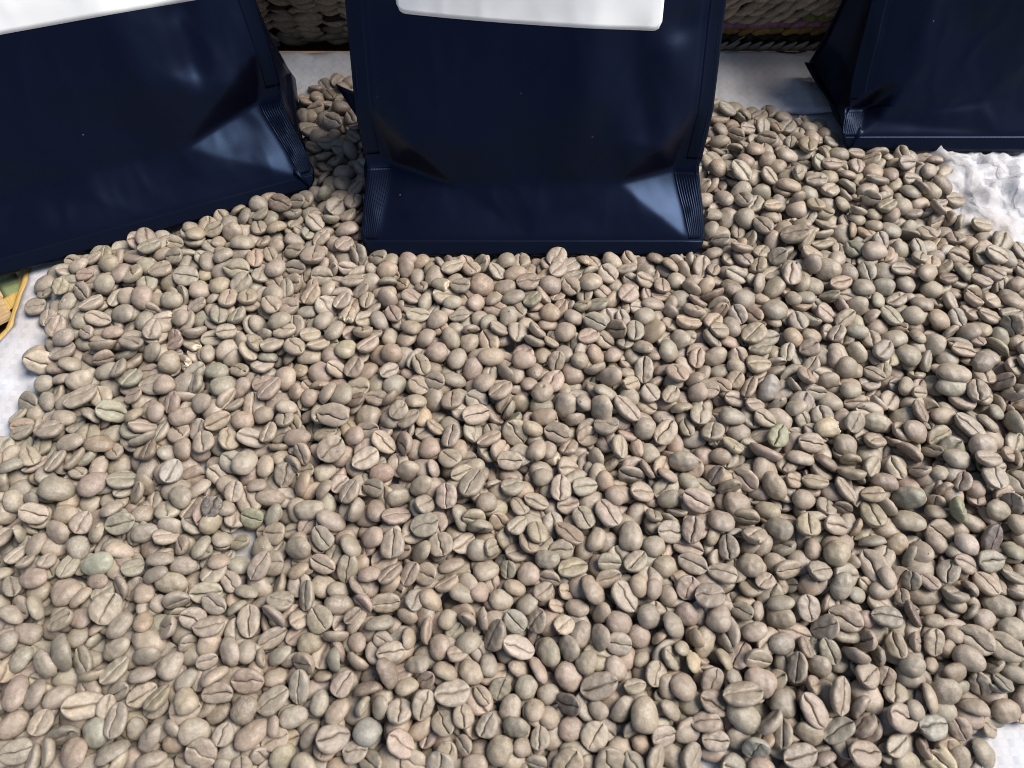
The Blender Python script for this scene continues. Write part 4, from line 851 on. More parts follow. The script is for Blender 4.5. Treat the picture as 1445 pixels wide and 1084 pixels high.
-1140,2274,66,54,84,-5,54211,1057,2476,90,14,26,-91,144401,-720,1406,102,-29,-29,41,73711,-1622,1879,91,6,3,75,63311,-76,802,67,22,-84,-17,61911,
-1627,1689,102,-3,-1,5,83007,1199,2654,121,5,-14,43,23205,367,1411,94,25,34,90,46001,1501,2628,109,-100,1,0,124507,1722,696,65,-16,-92,33,83301,
1316,622,81,71,58,2,91211,-1024,945,81,-6,22,70,151611,668,1268,65,64,76,4,42303,-573,554,46,35,-88,-16,94211,-838,1003,22,-19,-97,2,103401,
-995,374,54,-65,75,-16,14901,357,446,52,-1,9,99,154205,-1816,833,55,48,-87,7,4403,-266,889,62,85,-53,8,73607,-549,1036,52,74,-66,-3,34301,
1443,1033,67,-18,-6,87,64605,-1786,1121,49,47,-86,17,84801,-1606,1082,64,27,93,-24,2809,-366,1187,52,-5,0,-62,134007,730,1158,50,8,3,11,13007,
621,1213,42,-8,-17,69,123505,-458,1309,77,-6,-15,-96,34501,1269,1311,66,-24,-11,61,144601,333,1530,66,83,15,9,24401,121,1607,61,-24,12,69,135305,
496,1606,52,6,12,87,54501,-1301,1654,54,96,-20,-2,165411,832,1747,80,43,-90,-5,23905,1108,1601,84,-81,-58,-13,42411,-1783,1769,81,-8,-6,-67,64809,
-858,1808,77,-1,-9,-99,13309,1927,1850,94,83,-50,-3,23507,758,1919,80,-19,-69,64,54003,1286,1940,82,3,2,99,34403,1723,2020,88,85,-52,2,115403,
-666,2103,81,-66,-64,-40,24801,-1404,2223,94,-9,24,64,144203,464,1454,85,-91,-25,30,3703,695,430,66,13,48,63,22003,1693,2361,113,95,25,10,13917,
185,652,47,2,-97,2,111405,-702,1233,83,95,-9,16,54317,-98,552,82,-36,-53,55,2703,-1313,977,22,-72,66,-13,104111,310,292,62,-5,-21,72,74105,
1071,430,55,-20,9,49,164611,-1537,451,59,95,-27,0,44109,-280,440,53,-6,-3,-8,33711,-54,532,64,17,-20,80,74807,1498,615,65,-3,23,82,142803,
1008,837,53,67,68,31,64309,588,1313,64,13,12,98,14201,115,1374,55,-3,-10,-16,153901,765,1432,72,22,97,-5,34003,-531,1602,59,2,-10,-38,15405,
1999,1677,69,31,7,-63,4209,1104,2396,80,86,49,11,25201,-780,1631,88,30,-92,23,44603,530,1630,83,-19,-20,-41,124403,1793,2149,70,-79,60,8,124809,
1993,2228,48,72,66,-4,103403,1701,2260,74,6,12,98,34309,1713,2338,88,13,-20,-77,73507,1495,1076,91,47,72,-26,53207,1374,2376,105,71,69,-12,73317,
1254,1130,88,-69,11,8,142417,829,582,69,22,20,58,1703,1558,1070,108,-15,4,40,91501,1027,1042,85,-98,5,19,101505,-192,518,50,-85,-46,3,61509,
-1839,1085,32,0,18,-53,114809,-1872,1364,18,-2,1,-89,94111,1112,223,48,-13,90,-16,145003,-1581,398,53,38,-91,4,124507,-522,550,70,-40,-9,59,133503,
-518,928,50,3,-10,-99,74703,238,1049,59,-95,-27,11,64803,1788,1002,61,16,-95,-24,93703,-326,1111,65,-23,6,27,154601,1523,1076,68,17,-32,-92,115003,
-205,1179,63,3,-12,-53,153305,-1343,1259,49,78,58,11,4101,357,1833,81,12,95,-20,64809,-1249,2026,62,11,7,-54,156001,-717,2044,64,-5,-95,-25,43801,
1888,2440,49,6,1,13,144601,-1040,1641,89,-76,-43,48,103811,594,1847,82,-15,14,6,84607,-297,1940,93,-14,4,-13,164903,1145,2459,87,7,51,-86,73601,
1366,2455,96,6,12,-35,114609,1570,2737,79,-11,1,-5,24303,-871,1300,74,60,78,-9,22801,-1619,1322,76,-3,64,62,95201,309,1135,68,55,6,-77,103317,
1003,2125,104,95,0,-11,14907,830,1444,87,39,91,7,82105,-468,285,95,-68,-14,60,141909,-686,1019,82,-46,3,79,54503,1966,2609,87,19,0,47,63211,
1433,459,70,37,13,33,71205,-92,1180,39,30,-90,0,25101,-762,1276,23,65,71,23,34001,-550,1478,34,-13,-19,71,114703,-1831,1562,30,11,96,-23,35903,
-1195,232,48,2,7,-72,153717,442,253,64,-99,-10,11,25511,786,196,37,-57,73,-39,33005,-1379,252,69,16,0,-54,114303,-476,529,55,-9,6,89,94603,
-485,667,59,1,9,71,133007,-42,1022,55,-18,10,-4,144603,703,1030,40,96,-28,5,84711,1611,997,58,7,6,-68,73701,-1454,1257,59,-43,-87,26,73909,
-1681,1290,43,37,-93,-5,22701,-881,1246,48,-98,-17,-12,133601,248,1306,57,34,-62,70,23007,1120,1299,65,-89,38,20,83709,-1446,1394,54,2,2,11,55011,
-1456,1521,54,-98,-15,-6,84607,89,1540,57,-11,-21,-62,5207,-1474,1972,70,3,-14,8,113903,1122,2003,73,29,-95,12,134301,442,2092,58,5,-6,89,4711,
1373,2182,63,96,22,-6,46003,1727,2707,59,10,94,-4,74111,718,1481,85,-47,12,65,104403,93,1652,81,80,39,-37,55801,864,1806,80,-54,61,51,84705,
1174,1859,105,4,-14,-55,132203,1859,1964,93,99,10,-1,123413,1610,2159,113,-80,56,12,102801,979,2447,82,-8,-8,-53,95001,1849,1149,82,-95,-16,28,4007,
-1387,638,67,93,34,-4,112409,1190,948,78,-81,22,2,131313,283,1368,90,23,11,92,62001,443,465,31,-21,3,23,114011,-1902,1294,20,-99,-8,4,103603,
446,1257,35,97,-12,-5,23807,-974,293,56,-46,87,-12,143803,-1282,360,55,5,-6,24,104301,-67,382,50,8,-99,12,44805,-2,465,48,-5,3,17,105111,
1694,995,49,81,58,-7,53707,111,1104,52,9,4,99,134011,-1590,1152,58,-38,87,-25,23809,-35,1383,63,48,-59,-63,64203,700,1548,57,27,-1,91,55311,
830,1522,66,1,-11,15,43011,-985,1591,69,-8,-34,-94,93209,-896,1736,63,67,72,18,114401,387,1906,65,-32,-93,-12,63507,-937,1961,65,-95,12,-23,25003,
1864,2032,70,-11,88,-32,35103,-610,1697,86,75,-55,24,135303,-56,1708,91,93,-9,-25,73307,1341,1878,86,89,-25,30,133709,1544,1864,82,11,16,58,43709,
1839,1848,80,74,-60,-24,104611,-1843,2005,68,100,-1,3,12603,888,2135,65,-21,-8,20,63803,1292,2085,107,-28,-94,16,114903,1177,2374,102,13,-99,5,102905,
-978,2416,85,-94,17,-25,54111,1632,2648,74,64,-76,-8,143611,940,1361,74,98,9,-15,142907,1365,414,66,-9,25,42,41307,-1443,1311,102,-31,2,55,142617,
-607,1379,83,8,96,-12,53713,-1969,1813,17,-66,74,6,32801,-1738,849,76,-79,-6,-54,13309,831,803,73,-17,-30,2,141503,1312,477,93,-10,-89,-9,31207,
-1669,739,94,57,73,-16,111201,-1524,538,31,-16,13,-11,75503,990,983,26,77,61,-11,114401,-853,1148,43,-14,30,-1,25003,-412,2104,39,23,-21,-93,75305,
-1244,443,58,-9,-10,36,113601,-1141,442,47,-29,95,13,34001,-422,686,60,-37,-13,72,154107,508,897,49,-4,23,68,84003,-1722,1080,63,3,38,74,73509,
-460,990,54,-63,70,-1,143903,-146,1106,63,6,3,-98,124603,-983,1460,61,-98,-21,4,64207,1198,1540,63,86,45,24,124711,-1533,1571,50,-29,92,-23,94003,
892,1661,70,-18,21,-2,64107,103,1710,71,35,-79,10,135701,1365,2935,55,-45,89,-6,25009,-25,1500,78,-37,-54,73,63201,663,1799,76,59,-6,-34,52201,
-610,1857,81,75,66,4,132703,-783,1918,92,-29,-6,72,94311,-1583,2044,88,4,-4,95,84909,-1083,1995,76,-71,-67,20,102701,-1653,2108,63,14,98,-11,64601,
-1059,2112,72,51,86,2,3717,1092,2121,82,88,46,-7,53603,-1498,2183,72,13,98,18,164111,1414,2349,80,-92,37,-14,64403,1514,2402,86,16,25,61,74011,
1708,2617,82,-4,-3,-84,34505,-905,2803,75,-96,-16,18,23303,715,843,72,32,16,48,2603,-1470,1398,83,97,15,21,83003,718,372,71,-13,29,-9,101401,
-148,554,92,-45,-63,-62,71201,1553,655,89,-13,55,30,31601,-294,1263,76,-26,-92,21,42605,-850,1417,87,15,-36,0,31705,1731,924,43,-32,-14,-93,65003,
-573,171,52,82,55,-8,73105,1171,155,45,100,0,-7,3503,862,228,44,40,91,5,135405,-915,374,57,-17,-10,-12,34203,-746,570,48,44,-89,-9,2807,
482,575,53,-69,-71,-8,103803,1334,697,54,-38,87,10,143505,1564,791,69,-10,-16,-96,4801,1207,895,58,-21,5,-86,4101,-584,1110,53,18,9,92,103207,
1639,1083,70,-14,8,-94,144901,15,1518,57,5,-10,-64,13801,212,1607,64,-4,-17,-43,14709,1043,1676,66,-99,-5,-9,14801,310,1897,65,74,65,7,134301,
1955,1910,69,-14,-87,-40,125303,-411,2010,54,-1,1,-69,83601,500,2038,65,-11,98,-13,123811,-964,2196,80,-2,17,-6,53301,-860,2476,75,53,-42,74,22809,
-786,2539,85,-5,13,29,74117,653,1349,84,-51,-4,17,143603,1695,2537,99,97,0,-10,125601,1180,552,86,8,4,19,141207,1752,2061,118,87,46,-15,53511,
-1364,1642,82,97,17,18,2907,795,272,17,-4,-4,85,94017,1249,878,24,-44,86,-22,95311,156,959,32,-12,20,-33,113501,1621,1356,36,-92,-5,-34,115503,
-1316,1797,43,-30,3,91,35509,425,380,51,-1,5,85,83805,-71,679,41,75,-66,-7,142003,-1618,974,55,-8,-8,-72,14605,-61,944,64,4,10,8,134117,
-1878,1048,58,-2,-53,34,94803,322,1073,67,37,0,73,104103,455,1107,50,-96,-13,1,145507,-550,1180,52,-92,-34,0,34007,-1165,1339,70,18,-15,-54,154811,
1035,1370,53,65,-26,46,125001,68,1467,64,-18,-19,-79,142907,1485,1521,61,-60,78,-2,52417,-441,1589,62,4,17,-73,154101,652,1743,66,51,-82,8,103911,
1932,1730,71,-10,-15,-46,63903,-639,1919,73,94,21,27,53101,2257,2151,51,-50,-86,3,105009,-1059,2276,78,-25,17,79,154505,1018,2265,53,76,65,0,124103,
2010,2356,34,-60,56,-51,23903,-88,1748,69,31,32,31,54801,-1673,1879,72,-80,-60,3,44001,433,1873,68,-27,38,-81,84205,846,1883,88,-9,84,-51,4913,
1291,2171,105,-68,-49,7,126017,1553,2507,94,-46,24,-24,144209,-613,380,55,-35,-17,-11,121203,-877,114,57,31,11,-22,81701,1786,2250,61,-56,-3,-33,54009,
-924,594,77,-57,7,57,71601,1329,2568,112,-84,-32,33,64201,1588,1415,80,-95,-4,22,2803,847,174,23,4,-99,14,104901,-801,674,29,-52,71,-31,133603,
1800,875,20,-11,99,9,94617,-1076,100,55,7,-97,24,74211,-1094,223,50,1,-1,-13,143709,1559,358,59,96,18,-10,113409,1406,615,50,-24,-5,54,84105,
402,879,52,21,0,-45,64917,-1427,1024,46,45,-84,2,124009,1270,992,51,-41,90,17,63701,-1117,1207,44,-20,5,-46,4309,595,1385,53,-8,-18,94,94503,
-665,1705,56,38,-89,-1,94607,199,1825,58,89,41,21,5105,-134,2072,53,-92,5,-37,24501,956,2095,61,33,-93,-4,134003,-1440,1767,75,-96,-17,17,164211,
-78,1882,73,-19,6,50,164005,1234,1876,88,-22,-9,-16,64109,1419,2083,85,-9,7,-90,143511,887,2263,69,-16,-29,41,74001,1560,2322,80,-10,0,-48,63201,
1490,2571,88,-1,8,5,74517,1881,2568,65,-99,-2,7,104001,1233,2910,76,69,-68,-25,14801,507,916,67,71,56,-38,123601,767,717,61,71,69,6,152703,
1865,1332,85,9,14,71,51909,636,377,33,-47,-80,-31,34503,712,818,28,-68,-68,8,144901,779,993,34,4,28,58,94707,1553,1023,28,-58,80,11,25901,
-956,1211,20,-21,98,2,64203,-285,653,50,-1,100,-2,5207,671,665,74,0,4,-94,114907,314,727,48,0,11,-42,45603,-292,1018,72,-10,27,-95,113207,
674,1109,52,-95,-22,-18,113107,812,1150,52,78,62,4,144301,1823,1219,65,12,7,-26,154403,-195,1337,58,98,-4,-17,33901,1530,1460,53,-8,-97,-19,4601,
1238,1693,67,-3,22,17,54703,406,1769,63,-82,52,23,155511,22,1821,60,44,89,5,94503,1430,1888,70,14,99,7,84711,-387,1574,66,47,-83,-27,44507,
1492,1786,77,-53,-8,48,23211,514,2099,54,-52,-84,-15,43505,1628,2096,89,82,52,12,54605,1622,2273,90,-10,-6,-21,132603,-742,2333,76,6,97,-12,153303,
1131,2571,86,-4,14,-94,24503,1787,2605,78,-17,1,55,84903,1882,2741,61,65,71,25,45203,-1740,1697,82,27,94,8,123211,573,1069,86,16,30,91,122503,
-811,1118,80,21,81,47,142511,1210,669,66,-35,-92,-13,51203,-1381,489,54,50,52,16,1209,237,121,62,35,-18,87,11503,1149,2706,136,-10,14,40,24305,
553,459,98,-12,35,32,121201,-195,178,31,-21,8,-48,74907,-647,243,22,-20,3,51,143009,-372,491,50,-1,7,-92,95109,-1791,769,29,-87,39,-31,34809,
-203,872,32,-17,24,69,143305,-1935,1185,53,59,-78,-16,104809,1385,3058,23,5,13,94,24903,-347,230,63,-25,9,-91,23605,-1516,361,43,-15,-96,-7,54003,
-361,382,53,96,14,9,4707,-1228,603,57,-66,-73,16,103701,587,685,59,-12,10,-95,165505,-587,950,51,-83,-55,6,124201,45,1021,51,0,10,32,23005,
-980,1074,52,21,-6,-78,4413,-241,1289,64,-15,11,86,112901,-854,1540,55,-4,-23,-56,44505,-1555,1600,68,93,4,23,24209,1156,1595,48,-58,-79,5,33209,
2074,1666,60,-2,-5,2,153303,-1348,1758,69,86,47,19,104301,-124,1777,60,11,30,27,114301,1241,1768,68,63,70,-31,25401,-665,2010,56,17,-95,-23,153703,
249,2062,50,-33,94,-9,64901,-1666,2202,56,16,-94,-7,35003,-1053,2172,63,4,-21,27,33203,1584,2245,65,62,76,-17,15105,-957,2448,61,35,92,11,65111,
-1003,2914,62,-91,-38,17,155011,1662,1684,80,-21,-6,-71,92503,1662,2751,60,14,-98,5,124603,-1293,123,75,-12,-1,25,122901,1546,578,61,59,41,8,61609,
147,599,60,93,3,-34,41203,-1070,1358,82,89,33,9,2701,-244,538,42,21,28,-86,114103,-1117,693,16,-1,1,39,53811,-1727,900,30,-42,-85,26,144609,
-1394,124,47,-14,-18,-68,134601,-130,238,40,57,-71,-15,15507,-56,234,54,-10,-2,-79,54201,-540,363,55,10,-4,98,24201,-830,549,26,-50,-67,46,3503,
1030,672,65,-15,97,8,134301,-1090,793,42,97,-15,11,153509,993,1015,59,86,-51,-3,15501,1151,1241,71,-95,31,6,124901,425,1303,61,-4,16,36,133807,
1898,1375,54,59,53,47,143807,1561,1372,66,18,-9,6,133803,644,1481,68,-10,-25,-84,24801,754,1612,61,-4,97,24,33805,-1759,1666,51,1,-11,-21,123801,
464,1659,66,81,54,-13,44601,156,1762,46,-17,6,0,43707,667,2044,53,-16,3,-45,134303,2054,2202,46,-5,-1,-74,143505,1796,1705,73,23,-69,-67,53601,
458,1761,80,-60,-77,-15,83511,292,1822,92,38,87,-18,152417,569,2028,66,-22,-15,89,104301,741,2034,69,49,-4,-56,82403,-1833,2095,69,95,28,12,3711,
1641,2342,86,-8,17,33,63517,1647,2490,89,-2,0,-98,15001,1241,2634,97,-14,-16,42,34303,-950,2860,77,9,2,55,113203,139,1177,75,-5,1,67,131907,
702,479,66,55,-42,-36,121501,-471,1396,78,56,63,5,153003,-786,749,16,-4,-2,42,44701,-835,792,19,-47,88,-3,134901,-622,1268,37,88,-44,-10,63905,
1631,1525,31,77,53,-20,84511,-1387,431,47,-6,-8,-4,43301,-566,455,61,-56,55,-11,102707,1261,448,71,-91,34,-24,154001,-1187,536,59,-16,-1,74,113909,
1469,521,49,-99,9,-5,134811,-725,743,46,17,96,14,3911,-542,743,38,31,13,-91,164903,-586,826,52,1,3,-52,13807,712,750,48,78,-49,-37,54311,
-1093,924,66,-86,-36,19,115707,-13,1081,48,-7,22,91,12807,1332,1239,52,25,-95,-13,72603,-10,1351,50,20,75,-13,45301,-44,1579,54,26,96,-3,45907,
-1459,1681,74,-51,-85,14,35401,253,1664,51,-57,71,-21,14011,-1944,2047,41,26,-93,5,134301,-1413,2197,60,14,-97,20,154211,-779,2198,60,-7,-5,-39,115411,
-990,3075,51,-98,0,-17,24103,1450,2653,92,-94,24,24,113709,-1007,133,41,97,-17,10,121201,-1499,1811,89,-77,24,17,142301,1098,2645,121,3,2,94,94405,
-285,1094,82,-3,58,15,102511,1572,1019,78,-66,-36,-6,31403,488,501,72,-64,2,48,52105,1233,195,22,-8,0,-79,64609,-393,666,35,-89,24,-37,65101,
-588,873,19,-1,0,20,125701,18,1426,29,-91,25,15,114307,843,1409,23,29,95,13,24205,-38,1694,48,0,-14,-93,144601,-1883,1788,25,-93,34,14,35201,
-1748,2177,25,-95,-17,20,33701,-1100,371,50,3,1,42,44801,-1693,913,55,-76,-62,18,13603,659,880,57,96,-27,4,35107,-1684,1130,52,85,-51,-11,85803,
676,1315,51,-2,5,-25,143211,48,1597,65,-95,-26,-11,113707,1253,1595,66,-1,-10,-35,153701,-596,1837,54,-30,95,-2,4401,-1106,2346,59,6,-15,-59,64201,
1174,2341,75,-8,22,85,24103,1805,2284,40,30,-19,54,54501,-893,2681,39,84,-51,1,104703,-469,1962,57,38,88,2,123805,2155,2091,85,0,-6,-65,45609,
-911,2241,71,-80,-52,28,43409,1406,2280,78,35,90,-26,44711,-1220,2344,72,-31,-19,77,5301,-1745,976,70,27,34,-90,92109,372,224,81,-86,-25,10,41501,
-819,430,69,-52,-46,67,101301,1224,870,70,71,20,42,2105,-712,191,16,98,20,2,53405,1748,680,24,9,18,91,85401,-786,878,15,-16,99,2,123301,
-1232,1141,21,-1,1,-69,35011,109,1822,31,10,-98,19,74603,942,311,56,80,57,-8,142913,-722,426,39,2,68,-67,73001,-1439,813,44,56,-83,-3,43201,
-1498,910,49,8,7,-99,103303,69,880,64,13,7,-21,113601,596,933,54,40,79,-40,83311,-776,1098,43,-5,98,8,163603,-834,1291,52,47,83,22,43703,
-731,1317,72,57,-79,6,154703,-410,1525,49,11,12,99,82707,568,1611,66,-19,-18,-54,84907,1899,1678,57,79,-58,11,54907,874,1842,67,-15,89,36,73501,
-1399,1900,62,-32,82,10,34309,-725,1897,60,-93,-3,17,24607,-1912,1969,50,-99,-7,6,64409,254,1986,62,-97,-23,-5,4701,515,1975,62,-92,30,0,143101,
-1320,2341,50,-88,40,24,143603,1800,2553,58,-4,-10,53,44217,-1765,709,68,-32,14,36,3001,1225,1486,80,-93,22,13,165003,-533,1967,77,-53,7,16,22901,
690,2049,84,12,36,82,133607,-1135,2338,84,-27,95,-6,43001,1716,635,66,80,0,-16,21811,1415,1364,83,83,-25,-29,72911,1937,2377,85,-66,-64,37,134211,
-1941,1346,15,87,44,11,82909,497,1091,78,-31,-80,39,122507,1035,248,23,-6,99,3,35205,-1388,469,16,-2,-1,62,102709,-201,603,17,-2,-3,85,93701,
-1179,817,25,3,21,-97,144711,391,1071,27,26,-94,9,103705,-1878,1220,18,90,44,3,112609,1844,1342,30,92,19,27,114003,-1806,1430,26,80,52,27,5003,
-1597,724,63,92,-37,9,73503,-186,707,46,99,6,8,3903,540,819,46,-84,-52,13,45305,1172,829,56,-14,15,36,144203,799,1296,52,47,84,26,3201,
-1791,1502,46,-20,40,86,135511,-89,1512,53,-58,81,3,44001,1312,1715,48,-95,4,24,13601,1608,1736,58,83,-42,35,152603,132,1901,60,73,-53,-23,144407,
-900,2026,63,-73,66,4,4803,-1193,2119,75,-12,5,99,134907,1061,2202,66,84,35,37,103417,-984,2316,50,77,62,-12,84211,1836,2371,48,9,96,-24,23709,
1643,2567,54,88,47,-7,25303,-1041,3138,52,98,7,-17,15105,1054,1563,69,-17,69,68,3401,-1530,2113,83,-6,-7,13,23207,1339,2323,74,-37,91,-1,44201,
1146,583,66,15,6,87,5203,1893,2502,91,-62,-66,41,14211,560,408,18,-2,2,-89,23511,1462,1222,39,88,16,-20,133903,311,1478,21,-78,-60,-14,43303,
492,307,43,-37,-92,-9,93201,1011,460,54,89,46,-2,24401,-129,531,35,68,70,-4,12011,797,603,52,6,-13,96,83505,917,673,48,-78,60,2,21805,
1820,839,52,4,4,93,93703,-1330,857,58,-58,80,10,13509,141,1018,57,-7,12,-98,122803,398,1002,62,-2,-2,100,23607,-77,1258,45,54,83,-4,53711,
-1752,1390,52,1,-4,-96,54011,-1274,1404,61,75,12,-10,124411,1527,1589,60,81,59,-1,63817,1827,1645,63,21,96,18,124401,635,1898,52,99,-5,-8,43105,
1919,1979,56,96,-24,-10,105401,-1333,2029,54,2,21,72,43903,-1330,2167,54,92,-34,-14,153509,1452,2408,72,12,8,-19,24301,-1712,602,66,-78,-19,-58,143911,
2069,1782,85,98,14,-3,63609,780,1858,77,-13,-92,30,142907,-386,1939,66,81,-54,21,141807,872,2031,69,-86,-50,12,42407,1376,2212,93,-22,85,-48,14011,
1210,2234,102,-1,-9,64,55003,-1002,2362,63,90,-35,18,134509,1252,2487,81,89,-44,4,64705,1288,2567,94,5,-4,43,103917,1379,2724,83,2,-1,-100,124811,
-393,800,29,11,96,3,134107,1681,951,16,2,1,-97,53403,-886,1057,19,0,-2,94,33609,1409,1168,18,-80,-59,-6,44909,-504,819,51,70,65,24,94007,
-198,1029,67,-6,-2,-96,65201,1084,1014,61,9,97,-22,13205,-881,1197,48,-9,89,-45,2703,333,1434,49,-47,-85,23,14901,1086,1607,57,2,13,-5,54517,
1935,1597,59,-7,-12,-56,73701,1367,1686,57,83,53,6,153413,536,1825,66,-99,4,10,93711,1215,1834,72,91,30,-9,94105,-1374,2288,57,-76,-63,-13,33805,
-1276,2301,61,-5,17,-68,95401,2049,2335,32,40,-73,-47,63509,-846,2560,57,0,10,79,145203,2050,2730,44,-10,-31,-93,143911,1250,3038,37,92,39,-2,84603,
-1687,1678,71,9,99,-7,4003,-1019,1691,66,31,53,-78,92609,-170,1718,76,-56,25,48,164101,634,2106,62,-17,28,44,143913,-1302,2197,66,2,29,59,42603,
-1104,2193,63,61,75,-1,84007,-823,2318,74,81,-42,17,135101,-836,2688,73,55,79,-7,34201,-906,2730,62,87,42,-7,4703,1201,2710,96,76,63,19,145511,
1151,2896,84,-99,-2,9,72611,-1059,186,22,-8,-9,21,144409,966,162,26,-85,-5,-2,132801,127,467,32,97,15,3,74903,-1320,605,16,-45,89,0,102401,
-854,616,37,-60,-23,8,93603,995,621,25,10,-7,-51,26001,1561,608,41,1,-59,65,43511,952,678,31,-92,4,-38,123309,-184,750,18,-2,-2,88,104003,
-57,1075,17,71,-70,1,44205,295,1274,29,-36,89,29,114907,-1045,1482,34,-84,-52,-8,74801,353,2108,25,47,87,-16,24303,613,504,37,24,21,-54,23207,
1377,528,52,87,38,6,133911,-103,841,42,-36,-20,-19,133705,153,1157,49,-14,-4,-24,163901,1167,1179,52,-15,-7,69,13611,264,1389,63,-25,-96,-5,144601,
-752,1455,65,-14,61,77,114005,615,1540,50,4,-34,-93,44807,764,1524,52,-16,-26,43,52503,1048,1526,66,-43,-25,-1,53101,-1315,1564,63,-87,29,-26,163811,
293,1601,55,-75,-62,8,114907,158,1649,78,91,-23,-17,61803,-241,1718,57,23,15,-92,73311,1085,1769,72,-11,19,74,84103,-1108,1848,57,22,96,-18,63811,
-1018,1972,61,-90,41,-17,55303,-466,2095,62,14,-8,-88,153407,-740,2101,57,6,-15,82,44703,1307,3087,23,71,67,14,144003,-1659,478,87,7,10,50,55303,
1054,1866,83,-2,-2,-31,121803,1857,2109,62,14,18,-97,44301,1463,2848,79,1,-14,80,4605,1563,2838,50,98,-10,-16,102509,-1376,532,68,-40,-11,33,61607,
1411,112,19,-88,-46,-11,73001,350,199,22,-83,-55,1,64503,1034,410,30,-1,19,56,55403,1110,422,22,5,-11,-80,95501,450,610,25,-99,-6,-3,154903,
-233,938,32,62,70,23,154507,285,1132,25,-71,-67,10,144607,-1446,1223,26,-30,-92,22,115001,219,1278,23,9,11,94,73817,1879,1272,34,-25,9,-93,105203,
-313,1332,31,-17,18,97,85303,1958,1545,36,-26,-3,95,74217,1469,3015,19,-55,-83,-7,166003,-1477,286,49,52,85,-1,145201,564,592,49,-99,5,7,144301,
-761,817,57,22,-7,-69,113911,105,806,54,91,34,5,24311,1069,888,79,-4,100,9,134701,778,1219,52,65,-73,19,163907,-330,1529,60,13,-1,-90,74213,
971,1511,62,91,38,-6,134003,-1379,1682,62,-51,77,14,32907,-1081,1744,54,83,-49,-25,84901,1385,1833,71,-48,-68,46,23507,447,1969,49,3,11,91,72501,
794,1968,66,5,19,1,24507,2128,2233,47,0,-2,-5,112611,-1496,1864,84,3,-6,-100,45103,1818,2062,77,52,-84,14,113203,1304,2910,78,77,-63,6,123305,
1055,602,73,-53,-65,12,51207,1567,2347,95,90,10,-22,142811,1104,1445,84,87,12,-44,111803,669,255,24,-80,54,-12,74405,862,318,37,-8,-21,-19,74601,
-485,405,23,-11,9,-60,154117,1437,404,27,5,19,98,104409,-118,596,19,0,-2,99,33603,-811,937,16,2,0,-100,53601,525,997,26,-11,17,37,43207,
-773,1146,37,20,28,-93,153905,-162,1221,20,62,-78,2,143805,254,1199,18,-3,-2,90,72801,-798,1337,35,-34,11,87,62901,691,1401,39,-25,2,-96,25007,
1556,1547,15,-1,-2,93,3301,-1702,1609,34,-23,9,-10,135507,-1950,1867,18,-3,-4,83,45903,-689,2108,68,-64,51,-23,64507,2057,2264,20,12,-98,-18,85609,
-1577,163,55,-5,10,95,154201,549,226,59,-94,-19,14,92907,-836,378,57,12,-19,67,4005,784,535,55,-7,-24,-94,104009,318,889,43,-80,-58,4,44517,
-1397,1346,62,-94,-33,-8,113203,1833,1410,70,-22,-96,4,154601,1331,1609,64,-15,21,-43,145311,1464,1588,61,-13,14,-51,42605,707,1682,66,26,96,0,54403,
1657,1637,63,6,5,72,111901,-546,1920,59,-1,-15,-98,105303,197,1901,55,-51,85,-15,132507,319,2099,52,-12,43,66,165005,-790,2475,66,-7,-13,-90,34907,
-798,2631,65,-10,4,-20,115003,1383,2674,56,39,91,-7,105001,1487,2955,46,12,5,98,103701,1729,573,74,-87,-48,-2,64301,1779,718,45,-6,-2,97,61903,
-603,2042,62,5,43,11,92103,1351,2808,78,-63,77,-6,122901,-991,3159,65,14,26,72,13705,1299,2408,108,40,60,-44,142803,1571,2580,95,-30,15,5,63003,
-604,104,31,0,-21,94,74701,154,124,22,-99,-4,15,55701,1054,160,21,0,-2,-58,114717,1429,176,18,-1,0,-28,103601,721,363,30,-20,-93,13,35101,
-523,491,29,64,-71,-9,25403,1483,876,26,-67,69,25,133405,95,939,25,-62,-76,17,74901,554,1212,29,-38,90,21,123707,564,1472,50,-49,-48,-7,153903,
117,1535,25,-47,85,-24,15205,-1287,1607,31,92,15,-31,104101,1918,2202,23,-40,87,-25,54505,2192,2330,18,36,-93,1,93703,1549,3001,19,-1,-1,47,33903,
-850,302,48,-8,6,-35,134803,371,314,56,-74,65,-2,14511,-360,437,61,70,21,18,4007,730,587,48,-92,30,17,123701,-1712,665,62,10,-6,-4,125003,
160,720,48,-95,29,1,74209,-434,850,55,-97,11,-3,33811,569,897,50,31,80,42,4103,1722,1059,56,9,-97,24,63609,-1071,1308,54,51,86,0,144509,
625,1673,67,-90,-40,19,124201,-460,1766,48,65,75,-10,34001,-1019,1821,68,4,17,93,74403,-683,1831,53,-46,88,-3,115105,577,1890,48,82,-49,-29,4807,
1257,2035,75,32,90,28,104311,2134,2048,56,18,-97,12,14601,-1730,2098,58,-69,66,-16,73503,-908,2496,59,14,-11,96,103401,-963,2781,66,95,-25,-12,93803,
1543,2917,37,-33,-21,65,104007,-1558,1691,71,-10,-18,-92,134101,1222,2411,85,7,-8,72,124001,1763,2758,65,-5,60,80,125403,
-1019,3021,57,-6,-19,85,153103,434,319,24,74,-65,-5,74217,-327,532,19,-2,1,90,14301,82,530,22,-73,-63,6,4601,-1568,666,45,18,96,12,13801,
-1318,740,36,-87,45,-16,65101,-1401,1154,22,-2,3,18,114511,-2001,2053,21,1,-1,94,115009,877,2215,23,19,95,-26,63903,-950,2603,19,1,-13,-99,143109,
2003,2758,19,98,-11,14,33001,5,371,43,-52,84,18,42703,-408,543,45,-35,20,90,92501,984,579,53,-88,-44,-10,3703,383,670,59,-1,-3,39,154211,
